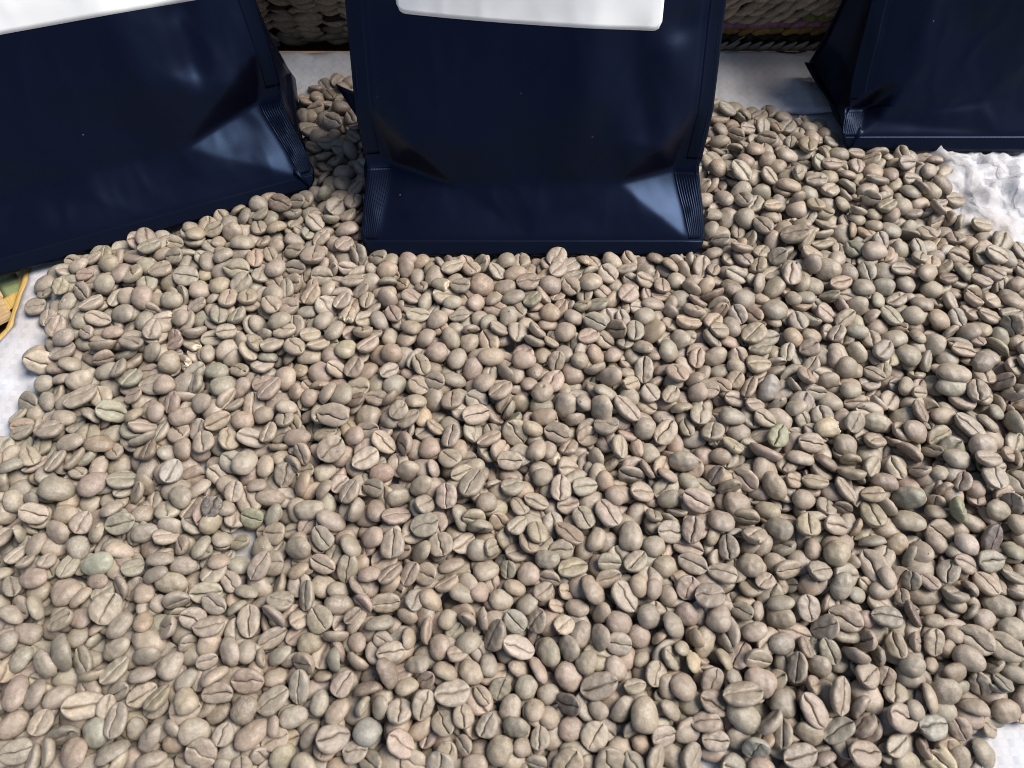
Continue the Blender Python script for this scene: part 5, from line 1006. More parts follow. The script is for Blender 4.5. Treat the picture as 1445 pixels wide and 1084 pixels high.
-1673,735,54,-7,4,-52,154409,-273,717,43,4,-6,0,103303,-259,796,49,-90,40,-15,23507,210,892,46,3,-5,-78,83205,996,904,41,98,-5,-9,43305,
1771,1106,72,2,100,5,85811,100,1227,54,5,6,99,112907,1598,1307,54,-78,62,-1,82813,2004,1380,64,-9,95,-19,154803,-1592,1740,48,-32,92,-13,53701,
-1231,1746,66,97,-21,-7,3701,1895,1914,58,-24,-9,-87,142603,587,2078,49,0,-11,92,44603,1848,2172,51,4,3,-99,34411,2081,2143,59,-19,96,20,154407,
1445,2152,57,-69,72,-7,82511,1510,2311,57,78,-61,-15,142507,1536,2476,69,70,-60,-15,134501,-1441,1721,100,-16,1,-99,3401,666,1845,71,-2,-28,49,42901,
-775,2025,74,-88,-9,-44,123703,2225,2019,69,31,95,9,104901,1526,2248,78,-38,37,-74,83805,1479,307,19,4,9,78,143803,605,443,27,-40,-80,45,84307,
-1691,954,20,92,-35,-16,54201,-1114,1136,20,0,11,-99,104711,1566,1150,16,1,2,48,85211,-454,1272,27,-65,69,-19,64507,-1790,1638,17,0,2,-71,44903,
476,1582,26,7,-97,7,94303,-1935,2106,23,-95,9,14,84717,-1077,2236,34,-6,-21,61,75101,1976,2285,18,2,1,-100,73401,-886,218,49,3,7,-82,133809,
-621,285,44,-4,99,11,123501,-1255,516,66,-15,99,-3,73109,-999,532,57,4,-12,-80,154401,1086,604,58,-65,-74,10,73209,1627,737,47,-93,-29,15,93811,
-242,1114,43,-43,1,85,94203,1427,1121,52,-1,-10,-96,144711,202,1448,43,-29,-9,76,83401,-901,1604,51,11,-41,-70,144005,963,1697,51,55,-81,-20,74303,
-196,1833,60,-99,12,3,104005,467,1835,49,63,69,9,14303,1792,1866,56,58,-77,11,44703,-1113,1959,51,5,-1,-78,94109,1039,1976,67,17,42,7,164401,
927,2026,59,11,-20,-50,93201,-1150,2216,38,33,-11,93,113603,-1200,2267,52,10,12,10,54011,-704,2263,51,-3,-2,91,143611,1744,2506,67,-20,20,-40,133803,
-896,2599,51,20,-47,-67,44001,-1119,578,56,-87,6,25,41201,1442,339,63,39,25,-2,41309,1174,749,61,-37,2,93,41703,-2022,1941,21,43,88,-8,83409,
-618,177,20,-2,0,100,74407,556,256,21,-2,0,-48,24703,-813,418,29,-22,2,-97,4405,939,397,19,-2,1,70,73901,-1610,551,30,-33,88,8,34209,
761,610,22,-78,60,4,14211,1543,676,31,-18,-5,95,74705,807,814,29,3,-20,-54,5213,1767,788,31,78,54,-6,95107,1084,852,46,96,27,3,34009,
-175,1148,34,-2,99,6,133801,1241,1125,28,95,-16,11,114503,-1350,1216,19,-29,-96,-1,143703,-806,1469,19,-92,36,11,43903,756,1666,42,47,6,-85,153807,
-1472,185,53,30,-12,3,32703,-195,293,51,3,-100,2,74003,-357,582,57,29,-5,-67,54107,296,597,52,-7,-1,92,54303,-1106,641,42,63,75,15,132603,
-1396,791,63,19,2,84,74109,-328,948,63,20,31,79,73501,-289,1184,50,57,82,-3,73807,1264,1460,51,-96,5,-23,133003,1336,1468,55,-13,15,94,33703,
-1965,1631,21,0,2,56,154303,468,1520,58,-13,21,10,162703,-761,1663,47,-3,98,18,125403,1152,1784,65,-96,-28,1,72811,1681,1748,56,-7,21,-9,3903,
-415,1833,46,98,-18,-5,134301,1297,1835,56,-86,47,-2,164901,-1267,1890,62,-41,3,67,94009,-195,1904,50,-92,35,-5,134107,1823,1945,56,-27,96,-4,105011,
-536,2102,52,-5,-14,-70,93801,-1108,1664,69,29,-8,-45,42301,781,2101,51,-69,-30,57,143301,-1547,2190,60,-15,18,-84,4503,1300,2281,86,-5,-16,-14,122805,
1504,2734,71,-50,38,-53,134403,-882,2945,85,-94,30,-2,144901,-1532,111,23,28,95,-2,155301,1148,199,20,-4,-2,51,95213,1544,259,18,-98,0,2,123509,
488,533,17,72,69,-1,44417,-696,615,27,-22,5,-25,24401,-52,607,33,74,55,-34,154101,-45,745,22,-41,84,-22,83301,-1355,812,21,-93,-33,5,94503,
-1026,910,19,77,-63,-8,93401,-183,1011,26,-39,89,-22,74801,-1291,1066,23,-93,-31,10,144501,546,1064,24,-98,5,17,105109,1711,1417,14,0,4,80,83601,
-261,1545,32,-24,26,64,165201,-1891,1678,19,35,94,-1,104403,2110,2326,19,3,3,-93,14103,1318,368,54,-78,62,4,83703,216,538,44,31,-18,-29,74601,
384,576,41,56,24,-60,142803,1332,584,44,-99,-6,-3,83601,113,643,48,-8,4,-85,93807,-1039,838,20,85,-47,-2,133903,-687,823,45,-54,-82,18,4207,
-1277,1092,65,-11,-1,-92,114311,-1536,1383,42,6,99,-12,33003,-810,1390,51,55,-79,-24,52903,735,1357,52,61,-78,-11,104803,-129,1590,67,-9,-13,99,84903,
-1611,1663,49,100,-8,-2,45307,-334,1824,48,-56,80,-20,83709,611,1809,56,5,15,62,124503,2125,1898,53,2,0,96,63809,-737,1967,51,-21,-97,9,84911,
155,1986,57,20,-98,-4,154905,2089,1965,31,72,-39,-53,2801,-1832,2048,45,-3,-5,-100,143201,722,2080,54,-83,41,-4,93911,-1437,2126,61,2,-66,-75,135301,
1490,2094,52,57,-80,12,53201,-920,2376,52,6,3,32,13909,-936,2994,63,-2,-14,78,73901,-1582,1802,82,7,-1,-89,133801,338,2027,62,0,-73,-59,142611,
2122,1978,48,-71,-69,-13,1801,-1257,2377,68,-40,24,85,53717,-728,2417,82,69,-72,3,144503,1950,2616,57,-59,79,11,33609,1117,793,88,-15,-4,69,54903,
-768,116,21,31,-82,-41,1501,-1350,387,24,5,5,87,154901,-838,488,22,-10,-15,-98,124301,1419,818,22,95,22,8,23509,849,884,21,15,3,-55,84005,
1517,915,30,-33,-77,55,53511,-376,1066,22,-47,88,8,134603,1516,1481,20,2,0,-90,154303,69,1753,35,5,23,-25,65011,-660,2212,15,0,3,-55,43903,
-1200,372,57,70,-68,20,45003,1141,398,58,-7,-98,12,5201,1392,355,51,-63,76,17,114203,-870,457,55,99,-16,-3,4601,535,508,48,5,0,30,133003,
-1434,608,50,4,-4,66,4209,486,754,59,5,-1,99,63001,1640,820,43,-88,-41,18,43811,-1383,1179,54,-4,9,27,123703,-1840,1292,25,-60,57,-37,43111,
-1579,1317,49,78,57,27,63401,-628,1606,53,83,-55,-6,33603,-931,1646,53,-45,85,-15,54207,1667,1900,62,-4,-18,-37,43801,-832,2051,62,36,-18,-73,14907,
-205,2071,49,-83,52,20,84405,1028,2416,57,-2,-13,-99,14505,-834,2784,64,17,-95,-15,74211,1393,2835,64,-84,46,-24,94303,1186,2119,84,-45,84,-31,153801,
1545,2069,80,-99,-15,-8,93303,-1440,2278,66,-32,-3,-91,22503,909,2347,80,-4,8,99,164601,1909,2380,47,-5,87,-41,43701,1840,2681,73,-21,-14,-10,14105,
1176,2834,68,-90,-35,18,43301,-1051,2988,74,-13,-39,62,25107,1198,117,24,-3,15,90,154309,148,594,20,70,70,4,104401,-967,706,23,62,-73,-17,94401,
725,677,27,-19,92,-31,104403,1065,684,36,19,91,8,25201,-77,810,24,-19,3,15,54807,-1802,888,19,-33,91,-21,3507,-874,870,16,1,100,1,54307,
-160,946,16,-100,-6,3,84511,19,930,31,-12,14,27,114307,600,992,28,2,95,-9,14607,1726,1015,24,-97,-2,-22,133703,-1755,1273,24,-58,77,-20,114103,
-501,1264,42,50,84,0,74607,-711,1480,28,8,-18,3,124507,240,1473,18,11,-5,-19,93401,-570,239,40,25,12,-95,14201,-159,412,51,70,71,-6,124017,
527,670,48,-5,-3,77,43711,1547,733,62,-1,14,60,103405,-1502,1035,54,11,-99,4,94309,299,1095,49,-5,28,-63,123101,875,1085,55,20,-4,-25,142911,
1294,1081,47,-78,-34,48,63301,1702,1366,47,-46,11,-10,13601,-206,1409,55,9,1,-11,143401,-1495,1448,56,98,18,-4,124111,1378,1541,53,-9,-15,-86,23503,
681,1621,47,-8,-13,64,83911,1614,1581,46,-1,5,-75,143103,104,1853,53,-27,9,42,122907,1744,1978,55,-3,7,87,23803,-1428,2059,75,-30,-23,68,94109,
154,2076,49,-57,-80,18,52807,-1799,2124,48,-62,76,-5,33617,-1014,2118,43,57,80,-8,55103,1926,2136,47,39,-91,-16,144001,960,2172,54,-96,-13,-22,54211,
-945,2254,56,-17,-95,3,123501,-72,1037,80,-53,28,61,42311,61,177,27,-79,57,-22,114917,-416,274,19,-2,0,100,14211,160,262,21,-89,-39,10,93901,
-753,470,18,2,0,-80,152907,-1688,535,40,43,-18,88,143501,-515,610,27,-1,-14,99,155711,-103,747,22,94,-24,4,73107,1228,814,18,-1,-97,25,132901,
1048,926,38,70,-24,-40,23411,-1081,1020,16,-31,95,2,123703,920,1135,35,-13,-18,-89,34509,-1757,1191,20,11,15,65,123709,1094,1239,39,-29,-92,-25,134309,
7,1309,41,87,-5,40,154317,-1003,1537,20,4,-5,-88,73909,-969,1611,19,1,12,96,13901,-1396,2088,37,-12,30,83,113309,-1087,2390,30,19,5,-96,154203,
1857,2328,21,1,0,-87,75211,1760,2699,33,-7,-26,37,104911,72,262,63,97,-15,-18,164807,-1066,774,18,73,67,-5,83809,1614,1105,40,99,-10,-9,4211,
-714,1172,58,-20,28,-15,84107,1789,1311,56,77,-55,-3,4609,-148,1451,55,-9,-7,96,143411,1610,1449,46,-52,85,3,3207,1855,1585,54,-15,18,35,44005,
-277,1797,60,15,30,-84,93507,1174,1913,60,96,5,-27,125605,878,1972,57,-25,-93,26,24411,1220,2117,58,-45,86,-22,84001,1122,2262,60,-5,16,-63,125401,
-1116,2433,64,57,16,12,65005,2041,1535,98,90,-39,-17,44509,2077,1604,85,87,-46,-17,154401,-1817,1813,48,-85,-48,15,94001,-893,1881,61,57,78,-23,83101,
1686,2413,92,-25,91,31,24201,786,859,60,-63,7,28,82719,-767,371,33,-10,-25,-83,85405,370,391,30,-20,14,-2,44703,862,560,27,-63,70,-6,143701,
801,676,18,1,-3,-98,134201,1712,744,28,75,58,-27,94017,-1759,840,20,-6,-3,82,64201,-336,802,22,96,20,18,123701,1692,883,32,-1,22,-26,15307,
1284,952,17,-1,-3,-3,133801,-1394,995,13,2,-1,-77,82801,-1146,1012,25,-96,18,-22,23101,87,1068,19,-92,36,11,13403,841,1142,22,-35,88,-18,13711,
-989,1280,19,1,0,-39,73711,-1787,1350,19,98,19,6,45501,1118,1743,26,-49,-82,-12,93201,115,2108,16,-3,-5,96,93007,915,2085,36,22,15,-3,125101,
-1049,314,55,93,-36,-4,44903,533,366,49,8,8,-4,143705,-7,648,48,-97,6,3,63503,-1490,745,50,90,43,1,53211,-1222,770,49,93,33,-8,142807,
842,741,69,-13,3,-50,24311,1699,782,44,19,95,-14,43109,-124,1008,63,-57,-82,10,53003,1251,1166,50,8,-98,15,134001,-396,1272,46,-68,64,-27,83909,
65,1303,49,50,-81,-22,142907,966,1402,45,7,10,-80,94505,1184,1453,57,7,10,86,114009,-575,1705,53,95,-16,17,84201,1135,1660,54,19,16,-26,4903,
-1818,1729,53,7,-7,-97,113701,-297,1732,60,52,83,4,53405,1429,1745,60,4,-6,69,136017,1720,1794,69,17,1,96,73505,-1815,1973,46,-3,99,5,102701,
1369,1962,59,99,-15,4,62801,1968,2046,47,-7,98,-5,103603,2041,2044,47,64,76,-1,4201,-1358,2101,62,-21,-95,3,72401,-1578,2227,43,10,18,-69,113901,
1598,2466,64,60,-77,17,42903,1049,2547,63,32,89,-33,104609,1149,2631,67,13,-91,-39,95609,1886,2649,58,-5,5,44,55207,1312,2840,54,-54,-84,2,64411,
1981,2443,37,97,13,8,123901,-260,132,20,0,3,-98,104805,1283,95,19,-83,-56,2,73511,-531,182,25,90,-34,24,23507,-500,251,18,-1,2,-100,23401,
1626,283,15,85,53,-3,53503,-650,421,19,-2,1,84,73905,-562,397,20,90,-40,-11,93905,1341,463,22,-61,77,-11,154003,1543,549,19,-1,0,-98,33703,
-1562,607,25,95,12,19,85001,-1002,622,25,42,-88,-7,74209,359,621,28,81,-11,-19,132905,1172,612,27,19,-98,-2,113801,-339,678,16,-1,4,89,84907,
279,749,18,0,1,-93,125301,-1401,881,26,43,87,10,105301,-517,872,24,-22,8,-93,102605,-514,1009,20,-1,-1,-29,34103,205,1144,23,11,-8,3,85203,
1709,1126,34,47,-81,22,14501,712,1201,22,10,-19,-96,53401,979,1200,33,97,-2,23,105201,1531,1204,21,-63,72,-13,111803,-1265,1340,31,52,-80,-25,154601,
-230,1342,24,-4,-10,-28,54401,818,1344,31,94,-2,31,4505,-1742,1558,21,1,2,76,145009,427,1545,24,88,-39,-7,24503,1254,1536,39,38,91,-6,35111,
1843,1548,30,38,-90,-4,13913,1737,1697,27,-17,-94,-27,74101,795,1733,36,-3,-24,-63,146011,-880,2430,29,-5,-24,41,104211,-1122,3253,15,-1,0,35,123405,
1061,99,40,22,-29,31,4701,-798,156,35,11,22,-15,143103,978,222,53,-52,76,40,84411,-690,384,39,-93,-35,-6,53407,-220,377,56,-33,-92,17,64003,
1215,760,45,98,-10,-16,32203,-1716,809,43,-63,76,9,92409,-504,1114,52,95,20,15,23501,-1356,1392,52,5,-2,-43,32401,-612,1374,55,-31,-18,45,52901,
-377,1464,57,14,18,-95,144903,-280,1461,60,1,-14,19,73505,-817,1738,55,5,17,-65,53801,-1740,1844,55,24,-30,-92,73303,-1385,1809,61,-11,18,-92,63407,
-1061,1913,55,9,21,47,133101,-248,1972,58,5,-11,45,74401,-357,2060,52,-11,1,64,3007,-1012,3240,45,94,-22,7,63301,-1635,290,78,-75,25,12,113801,
-1430,1606,76,1,-12,-31,112401,-1637,1732,64,36,90,5,63509,-849,1925,73,-66,72,9,123305,-781,2073,60,-26,-67,56,134001,772,140,18,-1,1,43,54901,
-777,236,27,29,-2,-12,44611,-165,242,21,64,-71,-11,43401,-1214,320,39,38,90,-15,155311,-275,351,47,3,12,99,124203,869,405,16,82,57,-2,4203,
-286,472,17,11,-97,-20,83701,-882,714,19,1,1,4,64401,-573,681,18,-2,-3,79,94203,-1010,759,18,83,51,10,4109,510,880,20,-24,-95,17,72801,
551,939,16,0,-2,92,92805,-647,1073,34,77,35,25,64507,-1004,1156,29,8,-23,81,93701,50,1139,19,-90,39,-17,92801,438,1137,22,-6,-97,-22,23207,
-1143,1270,32,-76,-33,12,134401,-1361,1337,31,-13,-23,-84,84001,317,1345,17,98,20,0,124607,-430,1419,25,91,-29,9,44603,1297,1748,25,7,11,-51,4507,
307,2056,21,-1,0,-72,114803,-1825,2150,24,-99,1,4,155117,1764,2337,25,-5,-12,96,154911,1588,2420,25,-95,16,5,33705,-1658,517,44,-3,52,-35,83301,
1692,602,45,3,-2,98,93903,1488,682,44,-75,-63,-6,42901,-278,951,37,38,-13,-81,54301,399,1489,63,59,71,30,145403,200,1697,59,-9,22,17,163501,
-1721,1745,52,-94,-35,2,145001,-1152,1755,49,17,99,-2,4013,-1247,1818,61,25,25,81,32903,804,1803,57,-8,-7,-75,124509,-1628,1971,54,37,-88,29,45607,
1709,2213,47,-16,-12,-1,93003,1442,2326,50,-8,-7,46,64311,1192,2009,96,-45,89,4,103809,1542,2639,82,36,92,13,4003,-146,96,26,-97,12,0,106001,
-944,283,21,-1,-5,97,24501,39,324,35,-55,76,-34,56003,212,326,19,-2,0,0,33601,917,319,15,-2,-7,96,43911,763,474,23,-88,-41,-6,23703,
-891,549,20,0,2,-99,34503,-1624,623,27,-14,-15,1,54103,-608,741,26,-22,-16,52,13307,598,750,20,43,88,13,133103,1332,756,19,71,70,-2,94403,
1534,752,27,96,13,-26,44911,74,785,25,9,20,97,164407,-1148,884,23,-28,94,21,104701,727,954,18,50,-87,0,54211,-1753,1080,31,74,59,-27,144205,
-1609,1060,34,5,-98,13,34803,-1042,1208,15,2,-1,-94,84509,322,1201,18,-46,-87,13,164107,-1876,1479,21,0,-2,84,24909,-1686,1465,25,25,-93,-21,14409,
-1231,1548,23,-11,-15,80,64311,-174,1755,37,18,20,-3,66009,-1678,1823,34,3,22,27,64909,-475,1902,22,-71,-66,-16,92401,-1274,172,32,21,-38,-71,42611,
-1689,1006,71,4,-6,-100,55109,-1379,936,39,39,-35,2,123811,1432,1296,52,-9,7,2,33201,1945,1345,51,26,-87,4,22711,-1508,1661,48,-6,-4,-100,133611,
-738,1743,53,91,40,0,35101,1642,1818,56,-6,-8,99,5103,2088,1828,53,-99,6,3,24107,893,1878,49,-7,97,19,153717,-310,2079,49,21,61,57,133401,
996,2031,57,-9,1,80,114803,935,2254,54,-11,-9,31,33811,-1175,2346,54,-4,6,-68,44311,1454,2760,55,-76,-52,23,33801,-1137,184,19,-74,67,-2,73201,
-760,302,22,1,-1,81,115301,-963,405,15,96,-28,-4,92417,-1071,619,20,-1,0,-78,114201,78,666,19,-2,0,-66,23703,-1724,742,21,-2,1,-50,34603,
-681,752,21,49,87,1,95407,22,750,23,86,-43,-10,134917,-434,1005,28,24,1,-82,153701,-41,1001,20,0,12,99,55111,912,1001,18,96,24,-3,3501,
159,1089,18,-41,91,6,3203,1096,1151,29,87,34,17,95211,-1701,1338,28,9,-12,37,113501,-513,1390,26,-53,80,-17,34307,1316,1420,30,-5,-82,55,13209,
-1197,1473,21,44,85,26,22609,1429,1460,17,86,46,9,123303,-185,1548,22,93,33,-18,55201,1624,1670,36,19,-10,96,35603,1930,1883,22,1,1,2,154903,
68,2054,19,-57,82,-2,14407,1411,2213,24,37,90,5,74103,1504,2368,28,82,55,18,154401,1593,2914,18,1,-2,-89,64101,-702,265,36,-99,-12,9,52903,
-206,459,62,97,-26,3,93501,-1427,490,47,28,96,-9,54613,-937,923,19,2,1,-99,113701,501,1296,57,-33,-94,-5,143907,2045,1598,52,94,21,-11,4003,
-1197,1825,51,-29,-29,83,53811,-358,1896,48,1,12,-87,124809,1388,2116,52,-5,14,48,76001,-1455,2258,35,96,-1,-26,154009,1185,2927,56,-81,-58,-1,5211,
1733,1511,79,-99,-6,-3,44803,-1440,1894,76,44,-36,-13,4703,1035,2592,83,-4,36,62,134101,-878,2866,68,9,3,-77,53007,-1057,3269,17,96,25,-14,43001,
664,956,80,0,8,-99,124901,1073,2754,98,-56,12,-15,21803,-392,144,20,8,3,-1,144401,-1417,202,28,11,17,-20,93501,-1337,181,19,-1,-1,-19,113803,
-972,194,34,-23,-2,79,66001,-300,203,24,-75,-54,23,84301,437,175,17,-1,-1,-93,103407,522,181,23,-6,-17,93,64501,-1437,257,16,-60,80,6,102701,
-575,286,21,29,93,22,93701,-229,268,20,1,1,-8,154111,-1628,347,32,2,-28,65,124511,75,412,19,5,98,-6,2507,158,420,19,4,17,97,22003,
7,540,22,-99,-13,-5,34417,-1155,610,26,-17,-2,-45,73509,1092,615,19,-4,-4,91,94701,1217,687,35,-23,14,-96,74003,1609,681,18,13,98,0,84403,
1438,919,19,0,-1,68,113801,-602,1013,23,96,-26,-3,155309,1472,999,33,68,62,12,155301,-807,1068,16,-1,1,-50,124003,-1325,1135,21,-49,-86,-2,54411,
-919,1144,21,2,0,-99,154603,-507,1199,19,1,-1,-69,64603,1199,1201,20,68,73,-5,63901,685,1269,19,-1,-1,59,33811,-630,1339,17,-2,-2,54,4705,
-57,1416,28,96,-2,-29,124401,710,1473,27,19,-94,27,114611,-846,1532,20,4,98,-21,54511,562,1575,32,7,-22,29,84405,178,1694,27,-64,-73,21,154901,
1302,1662,18,-2,-4,74,113101,1803,1663,34,-26,92,30,133803,-1082,1811,23,61,-76,-10,63807,1848,1882,30,19,-13,-60,154111,-94,2054,28,-3,-15,20,114001,
-276,2090,33,-75,46,-35,45807,-1687,2151,29,19,-7,98,104109,1921,2748,32,11,9,-98,115901,-1095,3170,16,62,78,1,124107,-1547,227,43,-18,-98,2,4003,
180,382,46,-54,-83,-5,24107,-1415,905,62,-18,-1,93,24101,-1866,966,60,14,-95,-11,23811,1231,1045,55,-14,27,-47,13503,-808,1190,54,-42,88,-19,112001,
-388,1353,68,30,-93,7,115111,195,1381,53,1,-25,86,62801,387,1363,53,57,75,-28,94807,-1682,1629,55,-24,14,0,83103,-374,1771,45,-8,21,97,134411,
1779,1748,51,99,3,-10,43003,-476,1847,56,12,-56,-16,83403,604,2000,39,-35,90,4,134301,1651,2100,60,11,-22,-73,153901,-897,2196,44,1,-4,46,44201,
-998,2258,49,-45,-83,33,3403,-847,2273,50,-2,12,96,13103,1334,2263,58,97,6,4,74411,-782,2312,45,-39,-11,-10,84003,1434,2485,60,-12,2,-79,84303,
1806,2445,60,1,16,-47,4201,1837,2752,35,-11,27,32,44309,1011,2179,58,-33,-39,40,133205,1122,2771,87,35,-90,5,32409,1101,2872,71,24,86,41,123403,
-62,124,20,1,5,80,153811,126,182,16,46,-87,-18,83103,879,263,17,-1,-3,-18,133501,1191,275,25,14,-6,3,33603,-372,326,40,96,5,23,3403,
-595,499,21,-1,0,-61,114907,-8,683,20,1,0,-7,74601,-1232,730,21,14,-99,3,24903,-1142,751,26,97,11,-19,14909,-287,752,16,7,100,4,44001,
-1518,806,28,97,-5,18,5301,1317,840,21,-32,-91,24,94003,400,929,20,-95,-27,10,143807,640,932,19,-11,99,-8,45305,-344,1006,34,-12,-93,-33,74801,
833,1014,34,0,-94,-13,104103,-129,1093,28,8,-20,-83,73607,15,1084,16,-4,1,-53,163201,1109,1073,35,-1,-91,15,14307,-1581,1153,18,2,0,-100,14001,
603,1153,38,63,-48,7,23705,-1566,1278,17,74,67,-9,142301,753,1273,29,23,3,77,64105,1402,1264,25,11,13,98,64411,1785,1399,22,-13,-4,56,55607,
-1265,1467,31,1,-26,-60,23803,-136,1686,32,99,14,0,34103,1889,1658,25,27,-93,22,64611,1753,1759,19,-1,2,10,64517,993,1959,24,-64,77,-5,145507,
141,2047,22,-65,-72,16,94501,1104,2177,27,-52,-82,-15,124603,1290,2402,20,88,47,0,65001,2035,2690,22,92,35,-15,154011,1421,2911,22,-76,-62,-14,73803,
1228,3093,19,-1,0,-86,113701,993,96,35,-48,-66,54,134503,1425,463,49,23,13,33,163801,993,1592,56,44,-90,9,104201,231,1760,57,-5,-10,-85,103807,
243,1836,43,61,-22,-75,123607,1548,1839,50,-28,-96,-5,3301,58,1898,51,-100,-1,-4,94411,-1603,2127,42,-66,74,4,3309,2006,2139,46,97,1,-24,103417,
-1234,2187,48,4,40,92,134209,1593,2167,79,10,98,18,143401,1271,2327,46,35,-80,46,164009,941,2402,44,-95,-20,13,53711,1639,2405,53,-60,75,26,104401,
1173,2496,60,-10,22,-96,75217,1114,2691,79,-60,73,34,74403,-1375,1547,64,-77,61,17,64401,-896,2329,65,43,-83,-28,142907,1297,2748,75,91,40,-7,23303,
1259,2824,82,-7,-13,81,33501,-500,119,17,0,2,-33,54111,872,104,19,0,2,42,153709,-1234,211,18,-3,-13,73,83703,-454,187,22,88,43,3,94509,
278,189,22,55,-78,-7,23005,-1122,260,18,2,0,91,134303,-41,336,28,-18,1,-98,134007,272,364,41,-98,-18,0,104505,-335,414,19,32,95,-2,14903,
969,451,33,-8,28,-7,54005,1084,746,36,-83,27,-16,34717,1472,749,17,3,-1,-48,133903,-235,806,19,-70,69,-8,143303,-50,891,23,48,-84,-15,33307,
276,886,23,13,14,-5,152803,-1349,955,31,-32,-16,93,92103,-340,930,32,23,14,92,54303,475,953,17,-1,-1,71,33007,1584,942,19,4,2,-100,14311,
469,1068,16,-25,93,-26,122303,627,1069,22,32,-93,4,133903,1206,1061,20,0,2,-30,74503,1281,1031,17,10,8,59,3701,-679,1128,16,94,33,0,32601,
1766,1190,20,24,-97,1,24317,1469,1413,19,-75,-66,2,13603,-1750,1463,18,0,4,-40,14011,-1474,1552,33,27,-9,47,125303,1429,1612,29,0,-18,-83,74711,
-876,1754,30,-45,84,23,125311,505,1814,30,-16,15,85,144203,-912,1942,25,-71,65,-6,113707,-795,2161,24,46,87,-9,34403,1125,2411,36,16,97,-13,34803,
1031,2556,21,-11,5,-45,105003,415,128,47,99,-6,-2,113313,-286,287,65,5,21,-75,94505,1616,425,60,13,8,-95,134301,1655,543,51,98,17,-2,4301,
-1490,643,53,72,-69,6,73003,76,714,46,55,-82,-1,133807,929,861,52,-97,-14,-16,23907,-422,907,51,11,10,9,44307,692,969,47,-6,-3,-6,123813,
-218,1252,45,31,-95,8,123705,-762,1398,54,-46,-86,-1,52505,2039,1450,74,69,-32,-35,154401,1732,1537,47,8,16,93,53411,-1244,1606,49,69,-70,-3,143211,
1347,1786,46,-21,98,-7,143811,505,1926,65,13,98,12,71805,-1873,2097,36,24,20,-14,33109,-1476,2190,43,-3,-1,-16,52809,1536,2176,62,3,13,-85,83901,
1721,2336,52,-11,-21,10,113001,1271,2452,50,50,-85,2,54303,1302,2690,58,-4,3,78,84601,1969,2681,39,28,54,73,112511,1486,2866,47,89,-45,-6,94701,
-915,2918,48,-100,8,-3,63007,-1719,1938,66,95,30,4,54101,1409,2557,85,15,5,78,143903,-323,303,23,-7,-13,94,145701,231,248,20,91,-37,-10,73103,
-836,331,14,40,-92,-3,43203,1162,352,25,88,41,14,104601,795,423,28,20,11,-6,14403,-962,553,25,-95,-19,-25,53411,975,524,20,1,2,96,135307,
1605,546,27,90,29,-29,54217,-434,600,31,-3,-31,60,133203,1634,609,20,99,10,-11,63701,-1361,677,34,-26,23,-43,14611,165,670,17,-1,3,-99,142803,
-418,739,15,0,3,-98,83905,-348,735,38,58,-54,3,53511,1501,808,25,-16,12,14,4207,-1189,945,21,1,1,-30,154701,119,1025,30,5,24,-81,133705,
437,1010,22,59,77,-15,13105,-1039,1085,15,-11,99,3,102503,-740,1073,20,59,79,-9,153503,793,1075,29,-17,-6,98,73911,-402,1205,20,98,-15,-6,153407,
1315,1277,35,-21,-84,-30,113511,1651,1271,29,36,-88,-27,154101,-1230,1415,18,-4,98,2,152509,-848,1409,28,-90,39,18,35201,999,1405,16,1,1,-96,53407,
1710,1539,15,1,1,-70,53207,610,1604,21,-99,3,-14,94007,2000,1616,21,1,-1,100,114801,46,1667,37,-71,70,-3,5305,611,1675,23,-19,95,-25,33901,
835,1663,31,67,-71,19,75703,1668,1730,27,96,1,-28,133701,686,1937,26,-92,30,16,13105,-1484,2078,31,-15,9,40,75209,526,2108,21,-97,-22,0,114701,
1993,2191,19,34,-94,0,64203,2020,2431,14,2,2,18,83703,-928,2660,22,77,-55,-2,133307,1301,2987,23,85,-52,12,55401,627,249,40,27,-22,-48,93601,
-1335,536,53,87,30,11,63117,-1576,898,51,-73,-68,9,85211,1354,1025,55,2,-6,53,55001,-51,1462,62,-2,-67,-74,54007,-1704,1515,35,41,1,54,122501,
-988,1739,57,1,-3,22,25001,-1764,1892,54,-26,15,64,133217,1093,1879,51,-95,-28,1,65605,1351,1904,42,98,16,6,23403,1722,1872,56,6,0,-86,44701,
2219,1923,51,-96,23,-17,74601,-970,2045,54,-5,-9,-87,34603,-1271,2123,63,19,3,86,44003,1167,2193,65,9,-4,1,124303,-827,2389,44,-54,-81,-15,134411,
1344,2499,63,-100,-8,1,155317,1534,2768,38,54,83,14,44603,-1941,1111,88,3,3,-60,155103,26,103,58,28,91,-1,141209,246,125,16,-82,58,-4,164013,
-72,262,19,77,-59,-13,32407,-871,396,19,-4,2,52,14211,-242,408,20,-1,-1,9,114201,1,404,19,12,-6,-84,54203,-1554,476,21,84,-52,-3,113109,
1164,467,31,-2,-95,5,55001,-1437,534,17,-2,-4,88,124311,-500,743,18,11,-1,-51,84511,675,738,19,-24,-97,-2,63609,478,828,29,91,24,-27,54501,
-1558,868,21,-97,19,-16,93809,-1481,880,17,76,65,1,124701,-290,865,25,9,-18,-65,23901,-1265,926,30,-8,31,69,12917,-639,942,19,-7,-1,99,14307,
-404,941,19,21,-97,-1,93503,877,943,14,-4,3,-61,43409,-267,1029,23,45,86,21,34301,285,1014,25,12,-7,47,104003,-955,1077,25,-23,95,6,14603,
-478,1064,35,81,57,2,22905,-1649,1179,25,69,-53,-36,123503,-294,1143,17,9,5,55,22301,-25,1141,17,98,-11,5,83809,410,1203,20,0,1,20,74707,
648,1201,16,-69,72,-1,43611,-692,1274,22,12,0,-28,74201,524,1263,19,2,-4,-97,144207,1486,1280,16,99,-12,-2,4103,236,1347,23,90,29,6,84703,
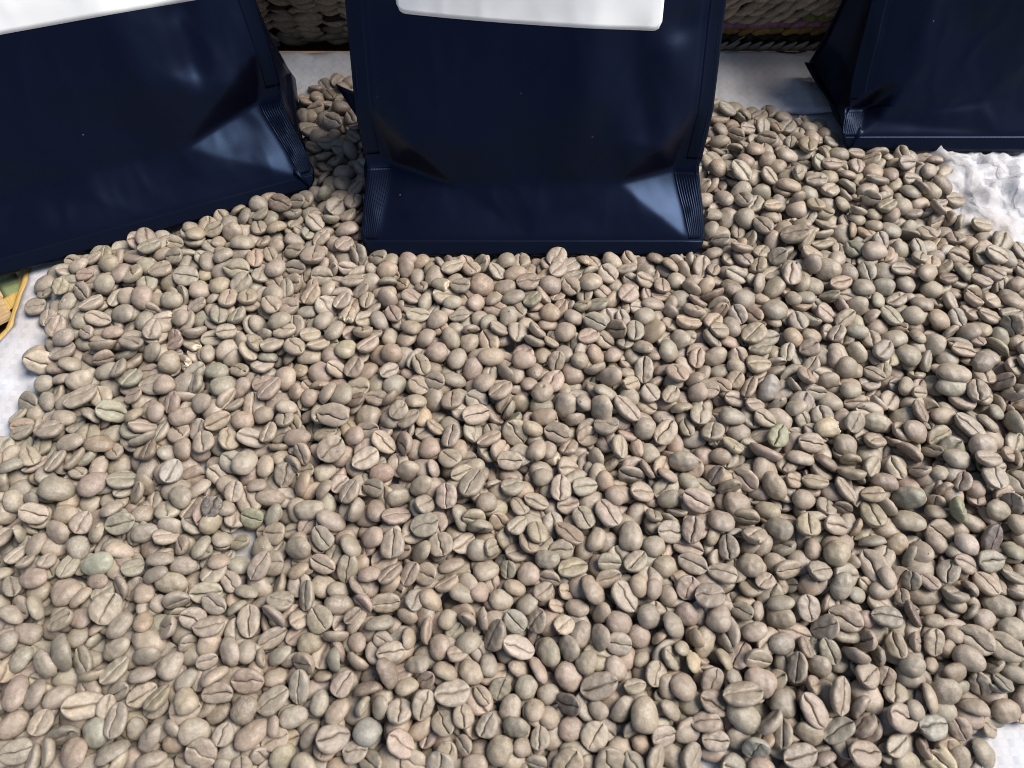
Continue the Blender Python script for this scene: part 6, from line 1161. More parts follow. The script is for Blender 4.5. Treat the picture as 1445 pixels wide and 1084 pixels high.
139,1417,19,-1,0,-88,113905,1948,1410,31,18,0,97,94303,-916,1549,24,-10,95,-15,72703,525,1522,25,-96,-6,-13,94503,-564,1598,18,-2,0,97,54801,
1582,1599,22,-95,24,19,63201,1750,1607,18,3,0,-33,134403,-491,1759,17,50,-86,2,142507,1196,1751,32,59,-79,8,156007,1190,1844,35,-82,-54,18,113801,
1350,1884,13,3,-2,-98,82805,478,2040,20,69,69,20,134105,-214,2108,23,11,2,19,25109,1280,2132,25,-37,-90,-4,54117,-975,3278,23,-85,48,1,55109,
1317,448,51,-9,-8,76,133109,1499,442,53,-12,2,40,15401,925,738,53,-91,32,-14,125001,1767,1157,53,12,6,-45,32203,177,1241,53,-52,79,-23,63907,
1245,1219,53,-8,76,-64,2909,133,1296,61,-99,1,-10,114905,440,1462,51,-29,-16,68,82509,-1390,1600,44,27,-96,-6,125009,327,1749,56,-74,65,-9,63803,
-1459,1836,52,-1,-3,97,105611,700,1804,47,21,95,16,53001,1033,1819,61,30,94,-7,113311,-1544,1908,51,-7,-2,56,104503,1006,1903,61,-2,-1,-92,33903,
1513,1909,63,-79,-60,14,103501,-1548,1995,58,0,-2,-92,123807,-69,1969,44,-1,3,82,83303,2018,1959,52,-33,94,1,103309,-1151,2055,56,-21,-98,-1,3409,
-1070,2057,49,-27,-96,2,14011,1714,2069,53,-5,14,-66,134217,2205,2073,41,-97,11,-17,112013,-1127,2126,51,-4,-1,36,115003,-930,2124,50,96,18,21,113707,
-855,2139,57,69,-69,12,64011,1045,2112,62,1,2,73,85103,1216,2574,48,-13,14,-14,143903,1341,2612,79,6,-14,2,44601,1178,3048,49,5,45,63,113017,
-958,104,22,1,0,-63,75603,932,110,29,-11,23,21,143101,-1188,255,16,-83,54,-6,83411,-864,263,19,-98,-18,10,44509,1110,282,28,12,-21,93,32703,
-1154,340,18,31,94,7,123801,-673,325,17,0,4,73,85601,613,313,23,9,21,-97,124207,1361,384,21,97,-19,-14,62901,1681,392,22,2,1,-97,75709,
-1145,469,15,-1,2,97,84407,-994,480,27,-15,6,9,113701,-801,574,37,69,-45,-37,24403,311,684,17,-39,-92,1,92817,-478,813,20,-2,-17,87,62907,
225,818,17,-75,-66,-4,124011,762,883,21,-9,10,-86,73303,935,933,21,78,60,-16,54903,-1736,1017,28,88,39,-24,124609,1358,1078,22,-35,-90,-25,133701,
-133,1166,14,-5,-2,34,42901,114,1141,18,3,-12,-99,13007,1821,1140,30,72,-60,35,113901,-646,1201,22,-6,-99,-5,144001,1044,1208,17,0,2,34,152503,
-367,1274,17,-2,0,99,54303,1104,1281,24,19,-7,38,124109,1576,1269,23,-94,-30,7,105103,-134,1330,25,-22,4,8,63605,-279,1403,28,-22,-20,69,143307,
634,1464,28,-1,21,68,104705,-42,1548,19,2,-1,-55,64503,285,1537,19,2,0,-80,153605,360,1537,15,75,66,-3,53501,1079,1548,25,8,-11,57,13801,
1400,1520,19,14,-99,3,23701,-1506,1611,19,1,3,85,134901,-1182,1608,19,-1,-2,84,33811,392,1622,27,-14,19,86,83501,-1144,1686,32,-75,-57,-2,74017,
2012,1763,36,10,31,-66,4703,284,1819,34,-53,74,-18,64501,1082,1801,22,-2,-5,94,25001,-1867,1865,19,-39,91,-1,164509,-1563,1954,22,9,-98,-15,84803,
-430,1961,25,-12,8,-97,104207,526,1971,23,-96,15,-7,33903,-1037,2308,22,2,0,-78,155003,-931,2489,27,0,22,-31,13903,974,2543,45,-76,59,-26,134403,
-948,2742,25,-1,13,-98,25807,-1682,314,39,-38,-2,-67,33611,-1212,697,57,-86,-49,-15,165403,1276,658,47,16,97,15,104003,-1540,812,57,-13,-12,70,43703,
-652,890,52,-97,-15,20,154807,-691,1231,56,44,-88,18,23501,-656,1328,65,-45,-15,75,104401,806,1461,51,-2,99,1,84503,1003,1473,56,89,32,0,103311,
-1543,1506,50,2,20,97,93811,-366,1618,43,-2,-2,93,83303,-326,1679,43,-4,-4,-83,93213,1018,1765,53,87,-44,13,83801,-1635,1812,54,32,14,48,144409,
1971,1844,60,80,-59,-1,93403,820,1891,44,-74,67,-2,122907,-1359,1947,53,-16,-7,50,134101,1655,1973,55,-10,-99,-3,134601,2170,1996,44,-2,-9,-29,83403,
-1593,2052,53,-93,-35,0,24603,1095,2050,52,-25,95,18,84601,1912,2268,22,93,23,21,83811,1422,2602,47,-90,-32,-2,4307,1596,2632,49,-18,8,54,133303,
1575,2691,56,-15,9,52,154011,-1446,116,21,-62,-76,19,143709,1350,214,25,1,25,-97,44401,-1608,265,26,9,-19,-38,23209,-117,338,22,49,-85,-19,94801,
793,327,29,50,-80,27,3603,1079,337,25,-84,49,18,4401,-1182,406,16,3,2,-12,84801,1219,397,18,0,-1,94,103811,1527,414,20,28,96,-4,64003,
-918,457,25,-38,-90,19,154501,40,467,13,33,94,-1,42403,-74,535,25,18,1,62,134207,261,535,13,2,3,44,82605,-366,605,20,-1,99,0,104005,
305,601,18,-2,0,-8,5107,606,613,26,-48,80,-4,142603,-1524,668,16,3,2,-18,85211,-1042,685,22,16,-95,27,124709,-1484,744,18,47,88,1,113011,
-1620,800,23,-46,-86,22,73611,193,1012,27,21,-11,-21,133917,371,1006,21,77,-60,-9,54503,1079,996,30,-6,-21,-94,74201,1156,1000,27,95,-19,-23,94001,
1395,1008,22,-86,51,1,165403,1635,1017,25,-1,-13,91,154501,-780,1198,17,0,2,11,54003,-277,1277,22,-4,-11,88,74301,910,1285,19,-13,-99,-1,54403,
1231,1275,23,95,-25,16,134403,-1542,1350,17,92,39,-11,43701,-1441,1337,29,21,-93,27,133417,-859,1337,30,-31,85,33,44301,883,1343,18,32,-92,-22,53903,
1060,1327,35,-85,-5,-38,84203,1930,1340,16,42,-90,9,42713,-1066,1400,28,-14,-9,-51,85103,1087,1402,26,-96,-10,-25,93803,1548,1413,28,-28,9,13,103309,
1636,1408,20,4,15,-99,143917,-879,1473,17,76,-64,3,151805,-4,1477,18,-98,7,1,84901,90,1460,28,80,-55,18,144111,-1092,1537,22,-2,1,-96,25309,
-679,1538,28,14,20,-94,4607,34,1545,19,63,77,-8,144103,-871,1612,15,-1,1,78,53111,-304,1616,18,89,-45,-1,45505,-69,1633,21,1,1,-30,154503,
886,1611,35,-20,5,98,6013,1118,1613,17,-3,2,-59,93501,1279,1619,34,32,-12,-49,133903,1675,1606,24,-96,-25,-10,55309,-677,1687,24,65,71,-24,54401,
453,1669,21,82,58,-1,75003,1974,1698,35,-1,-24,96,35001,-640,1765,26,-23,95,15,33701,2048,1817,19,2,0,-84,153303,-1273,1878,23,94,5,12,43911,
-555,1890,27,-5,-22,-97,144401,225,1897,23,-14,8,-31,23803,-1810,1941,17,94,34,0,45109,-682,1961,22,97,15,5,143903,1959,1956,18,-100,-2,-2,93901,
-707,2035,21,91,41,-3,105311,-472,2035,24,-95,29,-6,154803,-380,2041,20,62,78,-5,154401,-305,2028,26,76,-35,-27,83803,798,2024,23,-79,-54,27,104007,
-349,2108,18,-4,1,-36,164811,275,2108,18,-1,-1,-48,143603,753,2106,28,-41,-77,23,22307,-72,2108,13,87,49,0,122209,-1000,2391,22,1,99,5,23501,
-849,2338,16,0,1,94,72301,-954,2431,21,-98,10,-14,124003,1624,2494,24,-42,-91,-4,154301,2057,2553,19,1,12,-97,13701,1656,2758,19,82,-56,4,94211,
-815,95,18,-95,-19,7,123611,-1568,307,54,-42,-89,11,54809,1687,482,52,63,-74,25,124511,554,744,44,-7,7,70,151811,663,717,48,4,-10,93,83801,
1058,1059,43,-12,29,-73,112101,-1066,1226,43,63,-75,0,133203,-223,1589,50,-17,-6,12,4005,-858,1667,50,95,-28,8,43901,1855,1770,58,1,-4,-25,43603,
-1176,1892,52,3,-4,-53,32703,-530,2023,46,-96,22,-10,84103,72,2004,51,-3,-2,-7,104603,-630,2077,43,11,-5,81,52911,1179,2051,64,56,81,15,4001,
1514,2028,56,50,85,-5,43311,-699,2333,54,6,93,-18,14307,1627,2317,54,72,-69,1,104009,-734,2398,47,99,-12,-4,112907,1561,2541,51,26,91,29,44609,
1104,2774,55,7,18,71,55501,-1616,222,74,6,27,78,84403,1115,99,19,-10,-7,44,72809,-359,215,25,78,-58,-19,74807,82,270,21,90,43,6,34201,
466,246,19,23,-97,6,13801,1281,256,21,60,80,-6,23903,1443,242,16,-98,18,3,13001,-994,344,17,90,43,9,164609,-1436,404,18,2,-1,-55,63809,
-1322,481,38,-16,-24,62,114701,-666,492,25,-61,74,-27,34013,-108,469,23,-91,-34,-7,63803,-727,549,18,-1,1,-94,103911,1045,558,25,-95,-8,16,143501,
-1685,667,26,-5,23,-56,93203,-731,695,16,-2,-5,74,4301,562,686,19,89,-46,4,33801,781,736,34,5,-26,-23,85107,1003,732,23,75,62,7,15001,
1791,725,16,93,-38,1,84301,-1270,797,15,-16,-99,5,132701,-1323,890,21,-2,6,99,145211,-91,937,27,78,-52,-33,143801,1118,931,19,97,-22,-7,152803,
1840,940,17,-1,0,-93,112811,-1537,1015,21,17,1,-45,53911,1214,981,36,-28,1,-79,112901,1806,1012,20,-60,-80,0,24203,-1678,1090,16,-2,0,100,53809,
-212,1083,29,-19,-1,47,33913,1849,1084,20,11,-97,-22,54009,-441,1151,14,0,2,80,83207,524,1135,20,94,26,6,112701,1008,1138,17,-37,92,3,53903,
-1271,1224,19,-23,-94,23,13111,485,1193,30,-5,-8,69,123501,804,1208,21,4,99,2,134507,-1319,1289,17,56,-83,0,143001,-907,1282,20,-47,88,4,153703,
-58,1263,14,70,72,-2,3203,377,1284,21,-39,-89,21,4701,825,1275,19,36,93,-12,44507,159,1341,19,-76,-61,17,13507,1199,1353,37,84,-54,-8,55909,
1439,1338,15,1,-2,-100,84203,1744,1311,33,-20,-8,-68,144803,2001,1341,16,-1,1,43,53717,-1320,1401,20,36,93,-5,144401,-1153,1407,42,-19,70,69,104809,
-920,1406,24,-72,-65,5,24201,-582,1406,23,17,97,-2,103803,-1132,1468,32,-59,-73,-12,64603,-1313,1539,21,-2,1,-57,34911,-509,1545,39,-15,-40,-82,152703,
606,1527,17,95,24,4,3603,2025,1529,20,0,-2,-10,135601,-1601,1617,20,0,-1,32,114511,-1053,1598,25,92,26,-20,73509,-1389,1677,17,1,0,-85,72701,
-1244,1676,26,-45,-87,-20,65207,-524,1667,19,6,-3,-50,73401,1136,1692,29,27,12,27,94311,1394,1650,41,58,73,9,54211,1481,1679,21,84,-53,-9,153603,
-1114,1739,19,-89,-42,-14,123107,-714,1762,16,12,6,28,123117,-565,1748,17,28,96,-6,143301,-41,1815,17,-2,4,-1,4207,1403,1825,20,1,2,-23,14903,
1576,1801,25,-13,16,94,133101,1883,1813,34,23,-9,55,94801,-887,1868,27,92,-16,6,93903,316,1889,22,0,-1,74,115501,542,1869,38,13,39,-1,83703,
-503,1950,17,1,4,-67,13301,274,1965,27,-39,88,-20,145403,608,1943,22,0,93,-36,12903,-239,2028,24,-10,15,91,13801,-128,2108,20,-66,71,-15,13507,
437,2108,21,-1,2,-97,34801,835,2094,29,54,73,41,4501,-1375,2154,27,13,-16,98,144309,-254,2108,20,-2,1,-74,24201,886,2141,21,-3,-2,40,96001,
1232,2205,29,81,-53,25,55203,-1122,2308,24,85,52,-6,24603,-953,2298,20,9,12,73,124905,1206,2286,38,-67,73,6,33913,1533,2281,23,-98,-11,-12,125801,
1226,2367,29,-68,-46,47,3903,1817,2494,31,18,-6,-91,114201,1883,2616,29,-36,-88,29,91917,1437,2713,21,-67,-73,9,73711,-869,2800,22,-62,74,-26,93511,
1541,2844,18,0,7,-100,143101,-1035,3116,16,61,-79,3,133801,21,225,46,-94,15,-25,63211,395,215,46,15,14,68,123511,744,260,38,-43,-88,-19,54409,
-1666,429,51,-41,-91,4,134703,206,471,48,-57,-82,4,133307,331,513,63,-9,-4,-96,94201,929,588,48,50,1,74,74609,-1432,698,47,17,12,88,3807,
186,815,56,-9,10,42,22901,416,814,53,16,93,22,83013,-692,1401,59,-79,60,-4,113107,899,1452,52,24,-3,-77,3609,1783,1469,62,-12,10,33,114301,
-297,1609,53,93,-38,-2,113511,836,1590,59,24,2,5,12801,-259,1657,45,-84,50,1,124205,534,1689,35,-17,-24,-67,164605,-1416,1724,44,-65,76,3,162901,
-1685,1910,41,74,-68,2,85501,1217,1972,61,11,19,78,33911,1301,2110,61,46,88,-3,103009,1833,2216,18,1,-1,-6,134101,1363,2761,52,4,2,-39,34409,
-923,2828,40,-91,41,5,4501,-926,3121,45,30,-94,9,43001,1695,393,65,-100,-7,-3,144609,-1044,108,17,-7,-4,64,93503,571,90,14,-69,-73,5,83405,
-31,188,22,82,-55,-7,23801,192,195,18,79,-58,-16,102503,382,266,20,1,-13,98,143403,-921,333,28,62,-69,7,53209,689,313,37,-84,-10,-46,83601,
-1510,416,22,-10,-13,70,72911,-1033,409,18,1,2,73,134411,1286,396,29,-19,-93,15,94709,-1470,469,29,-12,-97,16,112901,834,480,27,63,-71,-17,73305,
1253,471,19,-1,1,97,153401,1481,498,16,73,68,1,4301,-394,525,15,-22,97,-6,52117,150,527,13,-5,1,-17,42211,314,527,23,21,-96,6,34011,
1126,532,25,67,-71,-16,145101,-1484,604,21,16,2,-3,94111,-276,591,20,0,-2,86,24301,52,598,24,-1,-20,91,143703,534,614,18,6,1,-25,143507,
821,610,13,58,-81,-9,51801,1254,605,19,-1,-1,-56,33807,-487,680,23,2,-20,97,44105,-1564,739,29,3,-21,-60,64603,200,735,26,-10,-15,89,134507,
438,746,22,90,35,2,14605,1403,758,17,-3,-2,23,164005,-749,822,18,-2,100,0,14101,-559,804,18,0,6,-97,94101,307,825,17,100,-3,-2,124803,
356,872,14,-2,1,-3,43103,436,871,16,2,1,-94,12607,-1851,947,18,-4,3,-53,94101,-1528,934,17,-1,3,-74,103509,-473,935,15,76,64,-4,3511,
-692,1009,18,1,-1,98,113507,-113,1016,23,-71,66,-24,63807,1878,1005,26,-1,-19,-58,44901,-1459,1071,24,24,-93,-27,23501,1035,1072,20,-85,-48,12,4911,
1922,1084,30,-54,-79,-10,104205,758,1150,18,-3,-2,99,4809,168,1211,16,2,-1,-93,84707,-1397,1291,22,3,16,97,64501,-1212,1275,30,23,1,7,113917,
1946,1275,25,-74,-61,16,113801,402,1331,28,-6,21,56,84205,562,1330,24,88,-44,-1,95101,643,1349,20,1,1,-97,74413,1531,1341,21,96,-26,4,145007,
-1400,1400,19,1,-2,97,23501,508,1410,24,11,-8,-51,113903,763,1398,16,73,68,-3,12901,-394,1485,18,100,6,5,103005,-236,1482,25,-12,93,33,134307,
-168,1474,20,-14,-12,93,123303,399,1443,17,93,-37,3,54003,957,1481,26,-96,-1,27,14209,1357,1456,23,93,-23,6,85113,1996,1472,30,-47,-82,-15,94303,
1485,1555,23,16,97,-9,114003,-1436,1624,26,-51,-82,-10,34403,-159,1621,21,2,98,-17,153501,-1325,1676,20,71,-69,-12,133511,-450,1682,14,-6,-1,-36,2907,
-374,1688,20,-48,-87,-2,4707,112,1685,19,-40,-91,-1,102811,347,1683,21,66,-73,-12,143403,916,1685,20,8,-2,-5,33303,2058,1687,21,-79,-61,3,45509,
-1788,1723,19,-27,96,1,104311,-1282,1748,20,0,-1,70,114309,-238,1753,20,-94,-24,9,13801,319,1754,18,2,-1,-88,86007,648,1747,23,-35,-92,12,94903,
1924,1756,22,-21,95,20,73413,-1153,1812,24,38,92,10,24111,40,1812,21,-12,6,-65,104103,357,1822,36,2,100,0,14611,1149,1889,17,-1,2,25,54201,
1499,1893,28,-49,-85,-3,14203,-1396,1925,16,-65,-76,-2,102403,1796,1949,20,-6,13,-53,13703,-1282,2015,19,-90,-43,1,153503,1995,2030,17,99,15,1,44809,
-900,2092,36,-24,22,94,104409,609,2108,20,-2,0,-62,24307,697,2106,19,-1,1,-100,113901,1788,2126,20,-2,4,6,134203,-1923,2110,17,-34,-94,-4,85413,
-1398,2210,17,-94,-30,8,43903,-1003,2217,20,5,6,71,64307,-736,2225,20,-97,24,-2,24107,-1510,2276,14,-4,0,-28,162011,-1349,2276,23,-57,75,-23,63001,
-777,2290,22,21,93,-26,103011,1932,2415,16,0,3,93,133303,1994,2494,15,2,2,27,84003,1276,2539,24,-3,-15,-74,54511,1991,2594,23,77,-62,12,25103,
-956,3092,20,100,-8,4,144201,-1001,3346,15,-1,0,49,123403,-1312,115,41,95,-31,6,103211,-1620,500,51,-60,80,0,132903,1058,523,44,-66,74,9,62503,
-597,614,51,27,-93,15,3701,-1348,596,45,68,-71,13,92603,1716,843,45,24,31,-31,94503,1998,1260,42,-98,8,9,94401,2021,1320,53,12,-10,-14,4509,
-1007,1645,44,-2,-13,2,102801,-541,1762,47,-11,4,-57,43701,956,1826,61,-5,18,-81,54109,-1339,1875,46,1,-5,19,143617,2029,1891,46,-12,-7,77,103011,
-1283,1951,44,40,-92,-7,12401,-164,1984,49,-7,-7,-27,13807,-1508,2062,71,-2,-6,-94,132509,1396,2259,50,-9,-2,78,52711,899,2337,47,2,5,89,4601,
1270,2777,48,-1,0,-68,43509,1149,2845,47,10,3,50,103403,1160,2260,73,-85,-41,28,83603,489,111,20,97,-25,0,114407,-910,198,15,2,2,12,84111,
-1533,263,16,-11,99,4,93109,958,274,33,83,55,-3,44113,-539,330,17,-1,1,97,152401,-460,327,21,-15,-6,26,63901,1247,334,25,20,-6,37,93501,
-1100,398,18,-58,81,-2,134003,-405,384,16,31,95,3,32201,226,404,19,-80,58,9,143301,1407,479,25,70,-65,-30,124309,-1371,548,20,-68,-70,10,123613,
563,545,18,100,-6,-2,73201,-771,615,44,-50,13,-82,13801,1722,620,15,99,-13,-1,43611,-1447,677,21,-15,7,-86,93009,244,658,19,56,82,4,113205,
-646,819,19,-81,53,-13,3905,-168,815,21,93,-28,-3,23101,548,808,13,2,0,-63,82801,881,804,25,12,0,-49,114011,963,786,22,87,45,-8,143201,
1597,790,24,10,13,86,145403,-1876,868,24,-5,96,-24,64307,-1641,881,31,16,13,-89,74101,-1243,866,16,-3,2,-74,3801,-141,886,16,4,-1,-97,163401,
686,881,19,-1,2,42,14101,1626,870,19,10,-99,5,53503,-1607,953,19,-13,-99,0,64311,234,941,18,0,3,-94,103707,1192,938,17,0,-1,-100,72601,
-918,1004,23,21,95,22,134517,-763,996,17,-57,-82,-2,93107,-1542,1087,18,-91,33,-6,123705,-307,1077,40,-49,6,62,53603,729,1053,14,-82,57,4,52611,
959,1066,19,86,50,0,33401,1588,1077,15,-4,5,-100,3517,1758,1077,20,1,-5,30,135209,-366,1143,19,-2,1,-93,23601,1157,1140,18,-1,1,94,152901,
1322,1139,15,2,2,19,84403,1,1206,18,-2,0,-10,5311,1626,1203,24,2,14,-15,84217,1851,1208,19,26,94,-24,43901,-1494,1296,18,2,0,-66,152909,
-820,1271,22,-88,36,-23,3711,-193,1281,15,-1,2,-96,3507,1277,1330,21,-1,-2,96,105701,-1664,1416,32,20,-96,-9,4309,-1553,1411,13,17,-98,-1,82207,
-1481,1399,20,-14,6,-68,124207,1267,1396,32,-26,-8,-32,44909,1393,1400,20,-8,-96,-28,93005,1873,1424,23,-83,-50,-2,63811,
-1374,1467,23,-5,98,-16,145009,-959,1477,23,-56,82,10,24101,-633,1475,17,0,2,-8,54411,471,1470,29,49,82,-1,14801,1904,1494,18,-5,1,-58,5101,
-1163,1529,30,23,-19,-74,32311,-433,1547,20,59,-79,9,83807,679,1560,17,-5,0,-33,4711,778,1532,21,51,83,19,113101,-1108,1622,13,-4,9,-89,42307,
6,1612,27,-5,-23,-76,164203,159,1616,19,-1,0,-85,113717,800,1599,20,-9,-11,86,144201,-1649,1671,17,-93,-38,-1,22611,690,1672,18,-1,-1,-35,113509,
-1530,1749,24,-12,9,18,5407,-1365,1728,27,57,75,-12,43607,147,1769,15,-12,-99,-4,52411,730,1737,40,92,38,7,13711,964,1743,24,-64,68,0,13201,
1835,1726,21,-37,93,1,155001,-925,1811,32,50,81,-29,35003,-514,1825,24,93,11,-23,142901,-123,1829,22,31,-92,-9,22707,193,1828,20,-72,-67,-9,52901,
1971,1815,22,4,99,9,154007,-957,1886,34,-54,80,-25,64601,155,1886,15,0,2,88,84303,1675,1869,28,-26,12,-92,143009,117,1968,18,88,-47,-4,124403,
365,1973,23,-96,18,-1,15011,1081,1960,25,-80,54,-17,35009,1161,1964,37,-78,-59,5,14605,2139,1948,20,-14,-7,66,124911,-1417,2009,40,-26,-3,96,35411,
-1362,2020,19,3,-5,47,144011,-902,2022,22,-1,-1,64,35203,-10,2032,22,0,-99,-1,13307,1352,2013,27,29,10,15,4009,1524,2024,21,-98,-13,-12,74101,
2234,2030,17,-35,93,0,13803,-29,2100,17,-2,2,-73,4603,2047,2104,18,-1,0,45,125201,1737,2183,20,-29,96,-1,154203,-836,2238,19,31,-95,-1,144207,
963,2231,25,-7,14,98,154603,1079,2233,30,24,11,-37,104003,-1291,2272,19,-1,2,-80,104311,1487,2505,18,-2,0,-31,33217,1550,2480,23,18,-96,4,63309,
1851,2571,24,92,-35,-4,24501,1403,2644,20,-2,-1,-24,24509,-969,2973,21,-71,-65,20,103001,785,374,41,15,-95,-20,3703,-1796,676,52,59,-76,24,54301,
740,912,52,-4,8,99,43903,1860,901,52,-10,-11,-98,144003,1152,904,49,-3,1,-88,113117,1768,958,40,11,40,88,102501,-1223,1373,59,62,-55,-51,13001,
513,1742,57,9,-5,40,124601,-828,1822,37,39,-91,2,132703,1469,1841,50,-2,-6,99,3911,-120,1908,42,-90,-43,9,43703,1590,1902,45,-17,98,-14,44417,
-1728,1985,45,-12,-96,-15,44603,-4,1965,45,-1,-7,75,13105,1464,1979,57,3,-11,-77,4609,1558,1971,55,-2,-2,-26,63811,-1676,2042,46,5,8,-7,64601,
1138,2133,49,15,12,98,103701,-971,2192,48,7,11,29,152703,1284,2194,70,-86,40,31,143901,-1274,2348,27,-16,-34,77,163103,1110,2348,57,-17,-12,-97,121901,
1358,2332,45,-1,-3,94,3907,1203,2420,53,45,-88,-9,53717,1371,2404,52,-2,2,-15,134609,1568,2377,52,-10,-15,85,2909,1383,2547,47,-4,35,-93,93517,
1251,2630,63,-14,-1,97,53817,1795,2636,41,95,31,4,3211,2101,1728,73,-83,35,26,102503,-722,2505,76,-52,85,-6,132901,1033,2720,52,-85,-10,16,43109,
-935,3175,58,44,90,-4,123513,74,111,14,8,100,-2,11801,-122,178,17,-9,7,-63,123603,934,208,18,99,14,-6,13917,1,269,17,-9,7,-43,53301,
1363,278,24,-3,13,-99,74905,-1081,332,15,-5,-2,24,43909,337,340,20,3,0,-23,135411,-1267,403,18,74,-67,3,33701,-156,399,20,-22,97,-11,63511,
-77,399,17,11,5,-22,43609,-1626,473,22,-22,-3,24,43601,-31,473,15,32,95,0,61901,273,464,23,-21,-96,17,153811,532,476,17,-1,0,24,124301,
-1286,523,20,-71,66,-14,54107,-1118,538,23,45,-86,-14,113103,-1250,597,22,5,-11,-67,94917,219,586,24,-72,63,-2,93601,1399,604,19,73,-67,12,123703,
-1757,658,19,-2,-5,99,94803,-172,666,27,-4,23,66,153307,-109,673,24,-46,-86,16,144103,1368,680,19,6,99,9,54417,837,740,22,19,97,-7,104403,
-1848,814,21,-60,76,-24,93409,-1683,823,24,87,40,27,84311,154,806,24,82,55,-6,144509,1031,812,17,-85,47,-12,133001,1665,811,12,59,-81,0,82203,
-434,870,18,2,1,59,63607,-360,874,20,-11,5,-58,133801,925,859,15,2,1,-39,84203,1168,865,15,-74,67,2,123501,-1766,960,18,-4,4,-97,5011,
-861,941,26,-90,27,-32,83401,-1008,998,21,-1,0,-83,34705,34,1014,18,74,-65,-12,4501,1327,1012,18,62,-75,-17,32005,334,1071,15,-3,-4,46,3203,
1441,1079,20,43,-90,1,113809,1511,1073,15,-4,-3,55,43409,687,1126,19,-93,37,3,144101,1642,1144,15,-99,-10,3,123001,1893,1141,17,2,2,94,85417,
-1695,1229,19,1,0,82,134809,-1523,1222,16,2,2,61,133201,-1131,1206,14,-3,-4,85,91801,-853,1226,19,-85,49,-11,62801,-717,1196,19,52,-82,-23,84401,
-319,1211,18,-97,-22,0,113001,86,1199,25,-18,13,3,63205,885,1216,19,-2,0,97,74205,1284,1201,20,-25,96,4,63603,1352,1215,17,-1,-1,68,103317,
-115,1273,13,2,0,-53,83105,1173,1260,36,-16,97,-6,113211,-1616,1358,20,1,0,-89,74409,-1182,1345,18,8,9,56,13511,-1119,1340,31,3,18,-22,74601,
-384,1351,20,-57,81,-8,14103,88,1346,16,28,-96,-5,4105,474,1332,24,15,-8,-66,105001,-1725,1401,16,-8,-98,-16,132613,-128,1403,24,0,-14,-99,25003,
225,1409,25,95,27,13,104117,295,1409,24,-15,-12,-17,123807,-1521,1471,20,73,68,-6,134203,-94,1478,18,-1,-1,-18,113403,1042,1473,19,-2,100,1,104517,
1122,1474,23,50,82,-28,54011,1606,1482,16,-1,1,63,53609,1752,1466,24,70,71,-9,114903,1833,1479,22,-10,-14,49,103417,-1559,1551,16,0,2,18,163411,
1799,1551,20,-77,-59,17,44505,-1353,1611,15,97,-25,5,2711,-804,1601,19,93,36,-3,23301,-648,1601,18,-85,52,8,55001,-472,1615,30,-65,-75,-10,33903,
1217,1603,18,1,1,-25,153201,-1468,1694,17,-18,98,5,32403,-752,1699,19,-100,5,0,73307,-591,1669,26,-24,-6,62,125113,276,1680,20,-31,93,6,73403,
996,1685,17,-31,94,10,82603,1068,1689,26,25,8,52,143317,1223,1683,26,84,48,-10,154811,-1026,1762,18,-1,2,50,13901,-72,1745,15,2,2,64,132411,
240,1746,22,4,15,57,93507,-763,1819,18,0,2,-35,63701,-597,1824,20,96,-29,2,64607,-439,1816,15,-73,68,5,53607,-279,1830,34,8,-20,11,74201,
669,1840,28,25,-6,54,124105,898,1819,25,-16,-7,-78,4203,1252,1817,17,3,-1,-54,133403,1483,1807,18,2,1,-83,13603,-1707,1870,15,-4,4,-75,43609,
-1596,1875,20,0,1,34,56001,-1052,1890,20,95,5,-16,163101,-645,1896,32,-10,-16,-31,144907,-403,1901,23,-91,-35,9,74105,79,1900,17,-38,92,2,13807,
402,1897,23,-63,-77,-7,114903,491,1899,27,14,-2,-20,35107,784,1862,20,77,63,-6,144605,1592,1865,18,100,-1,0,46001,2081,1890,25,-12,-6,-61,143803,
-1896,1929,18,1,6,-100,94103,-1644,1951,18,1,0,97,143901,-1463,1953,28,-95,20,-15,15103,-1249,1940,22,-96,-12,-24,83211,-1089,1953,18,61,78,-7,13307,
-355,1968,14,-3,4,-78,42907,914,1935,25,88,-33,-8,94003,1326,1950,17,11,-99,-2,4311,2039,1964,19,-1,1,-81,104405,-1869,2008,19,84,-53,-3,94511,
-1120,2030,20,-76,-65,-1,24301,-810,2020,19,2,-1,-56,64101,-169,2038,14,-4,2,-53,42903,229,2026,23,92,-30,7,123901,395,2043,26,-1,-13,87,154601,
645,2028,19,1,-2,-78,64201,882,2016,18,-94,32,3,143705,1297,2041,38,31,-18,86,83911,1827,2025,18,61,-76,-18,3917,-1713,2090,21,-94,23,-13,12801,
-661,2109,25,-7,-97,-3,84809,-504,2110,19,0,-4,17,134603,-1456,2165,16,-1,-2,78,4103,1456,2163,26,-15,9,77,43909,1526,2156,23,-96,-14,8,113203,
2093,2188,17,-53,85,-4,134203,2268,2179,16,99,-10,-3,44501,-1566,2253,15,0,1,93,71813,-1501,2244,16,-90,-42,10,83803,-1179,2232,16,60,-78,-13,83501,
-924,2224,16,-100,-2,-1,133409,1301,2211,24,59,-78,-20,64501,1497,2217,27,2,-20,81,94309,2211,2249,21,94,-29,-4,63817,-1207,2303,24,-6,6,-96,154303,
953,2300,17,11,99,1,83901,1032,2293,19,-1,-1,-31,113903,1128,2286,20,1,-1,-100,65007,1610,2295,18,2,1,-90,13909,-1226,2389,20,5,5,40,14503,
-925,2366,16,17,99,-2,13301,-760,2366,19,-1,-1,4,104101,1411,2362,17,30,95,12,44017,1323,2491,17,-1,1,70,54317,1893,2485,21,-45,89,4,23503,
1938,2541,21,-36,-91,17,13701,-852,2639,17,-2,1,66,73107,1081,2624,15,-5,5,-91,83203,1844,2695,22,-30,-94,18,64409,1726,2758,16,-1,2,-99,31901,
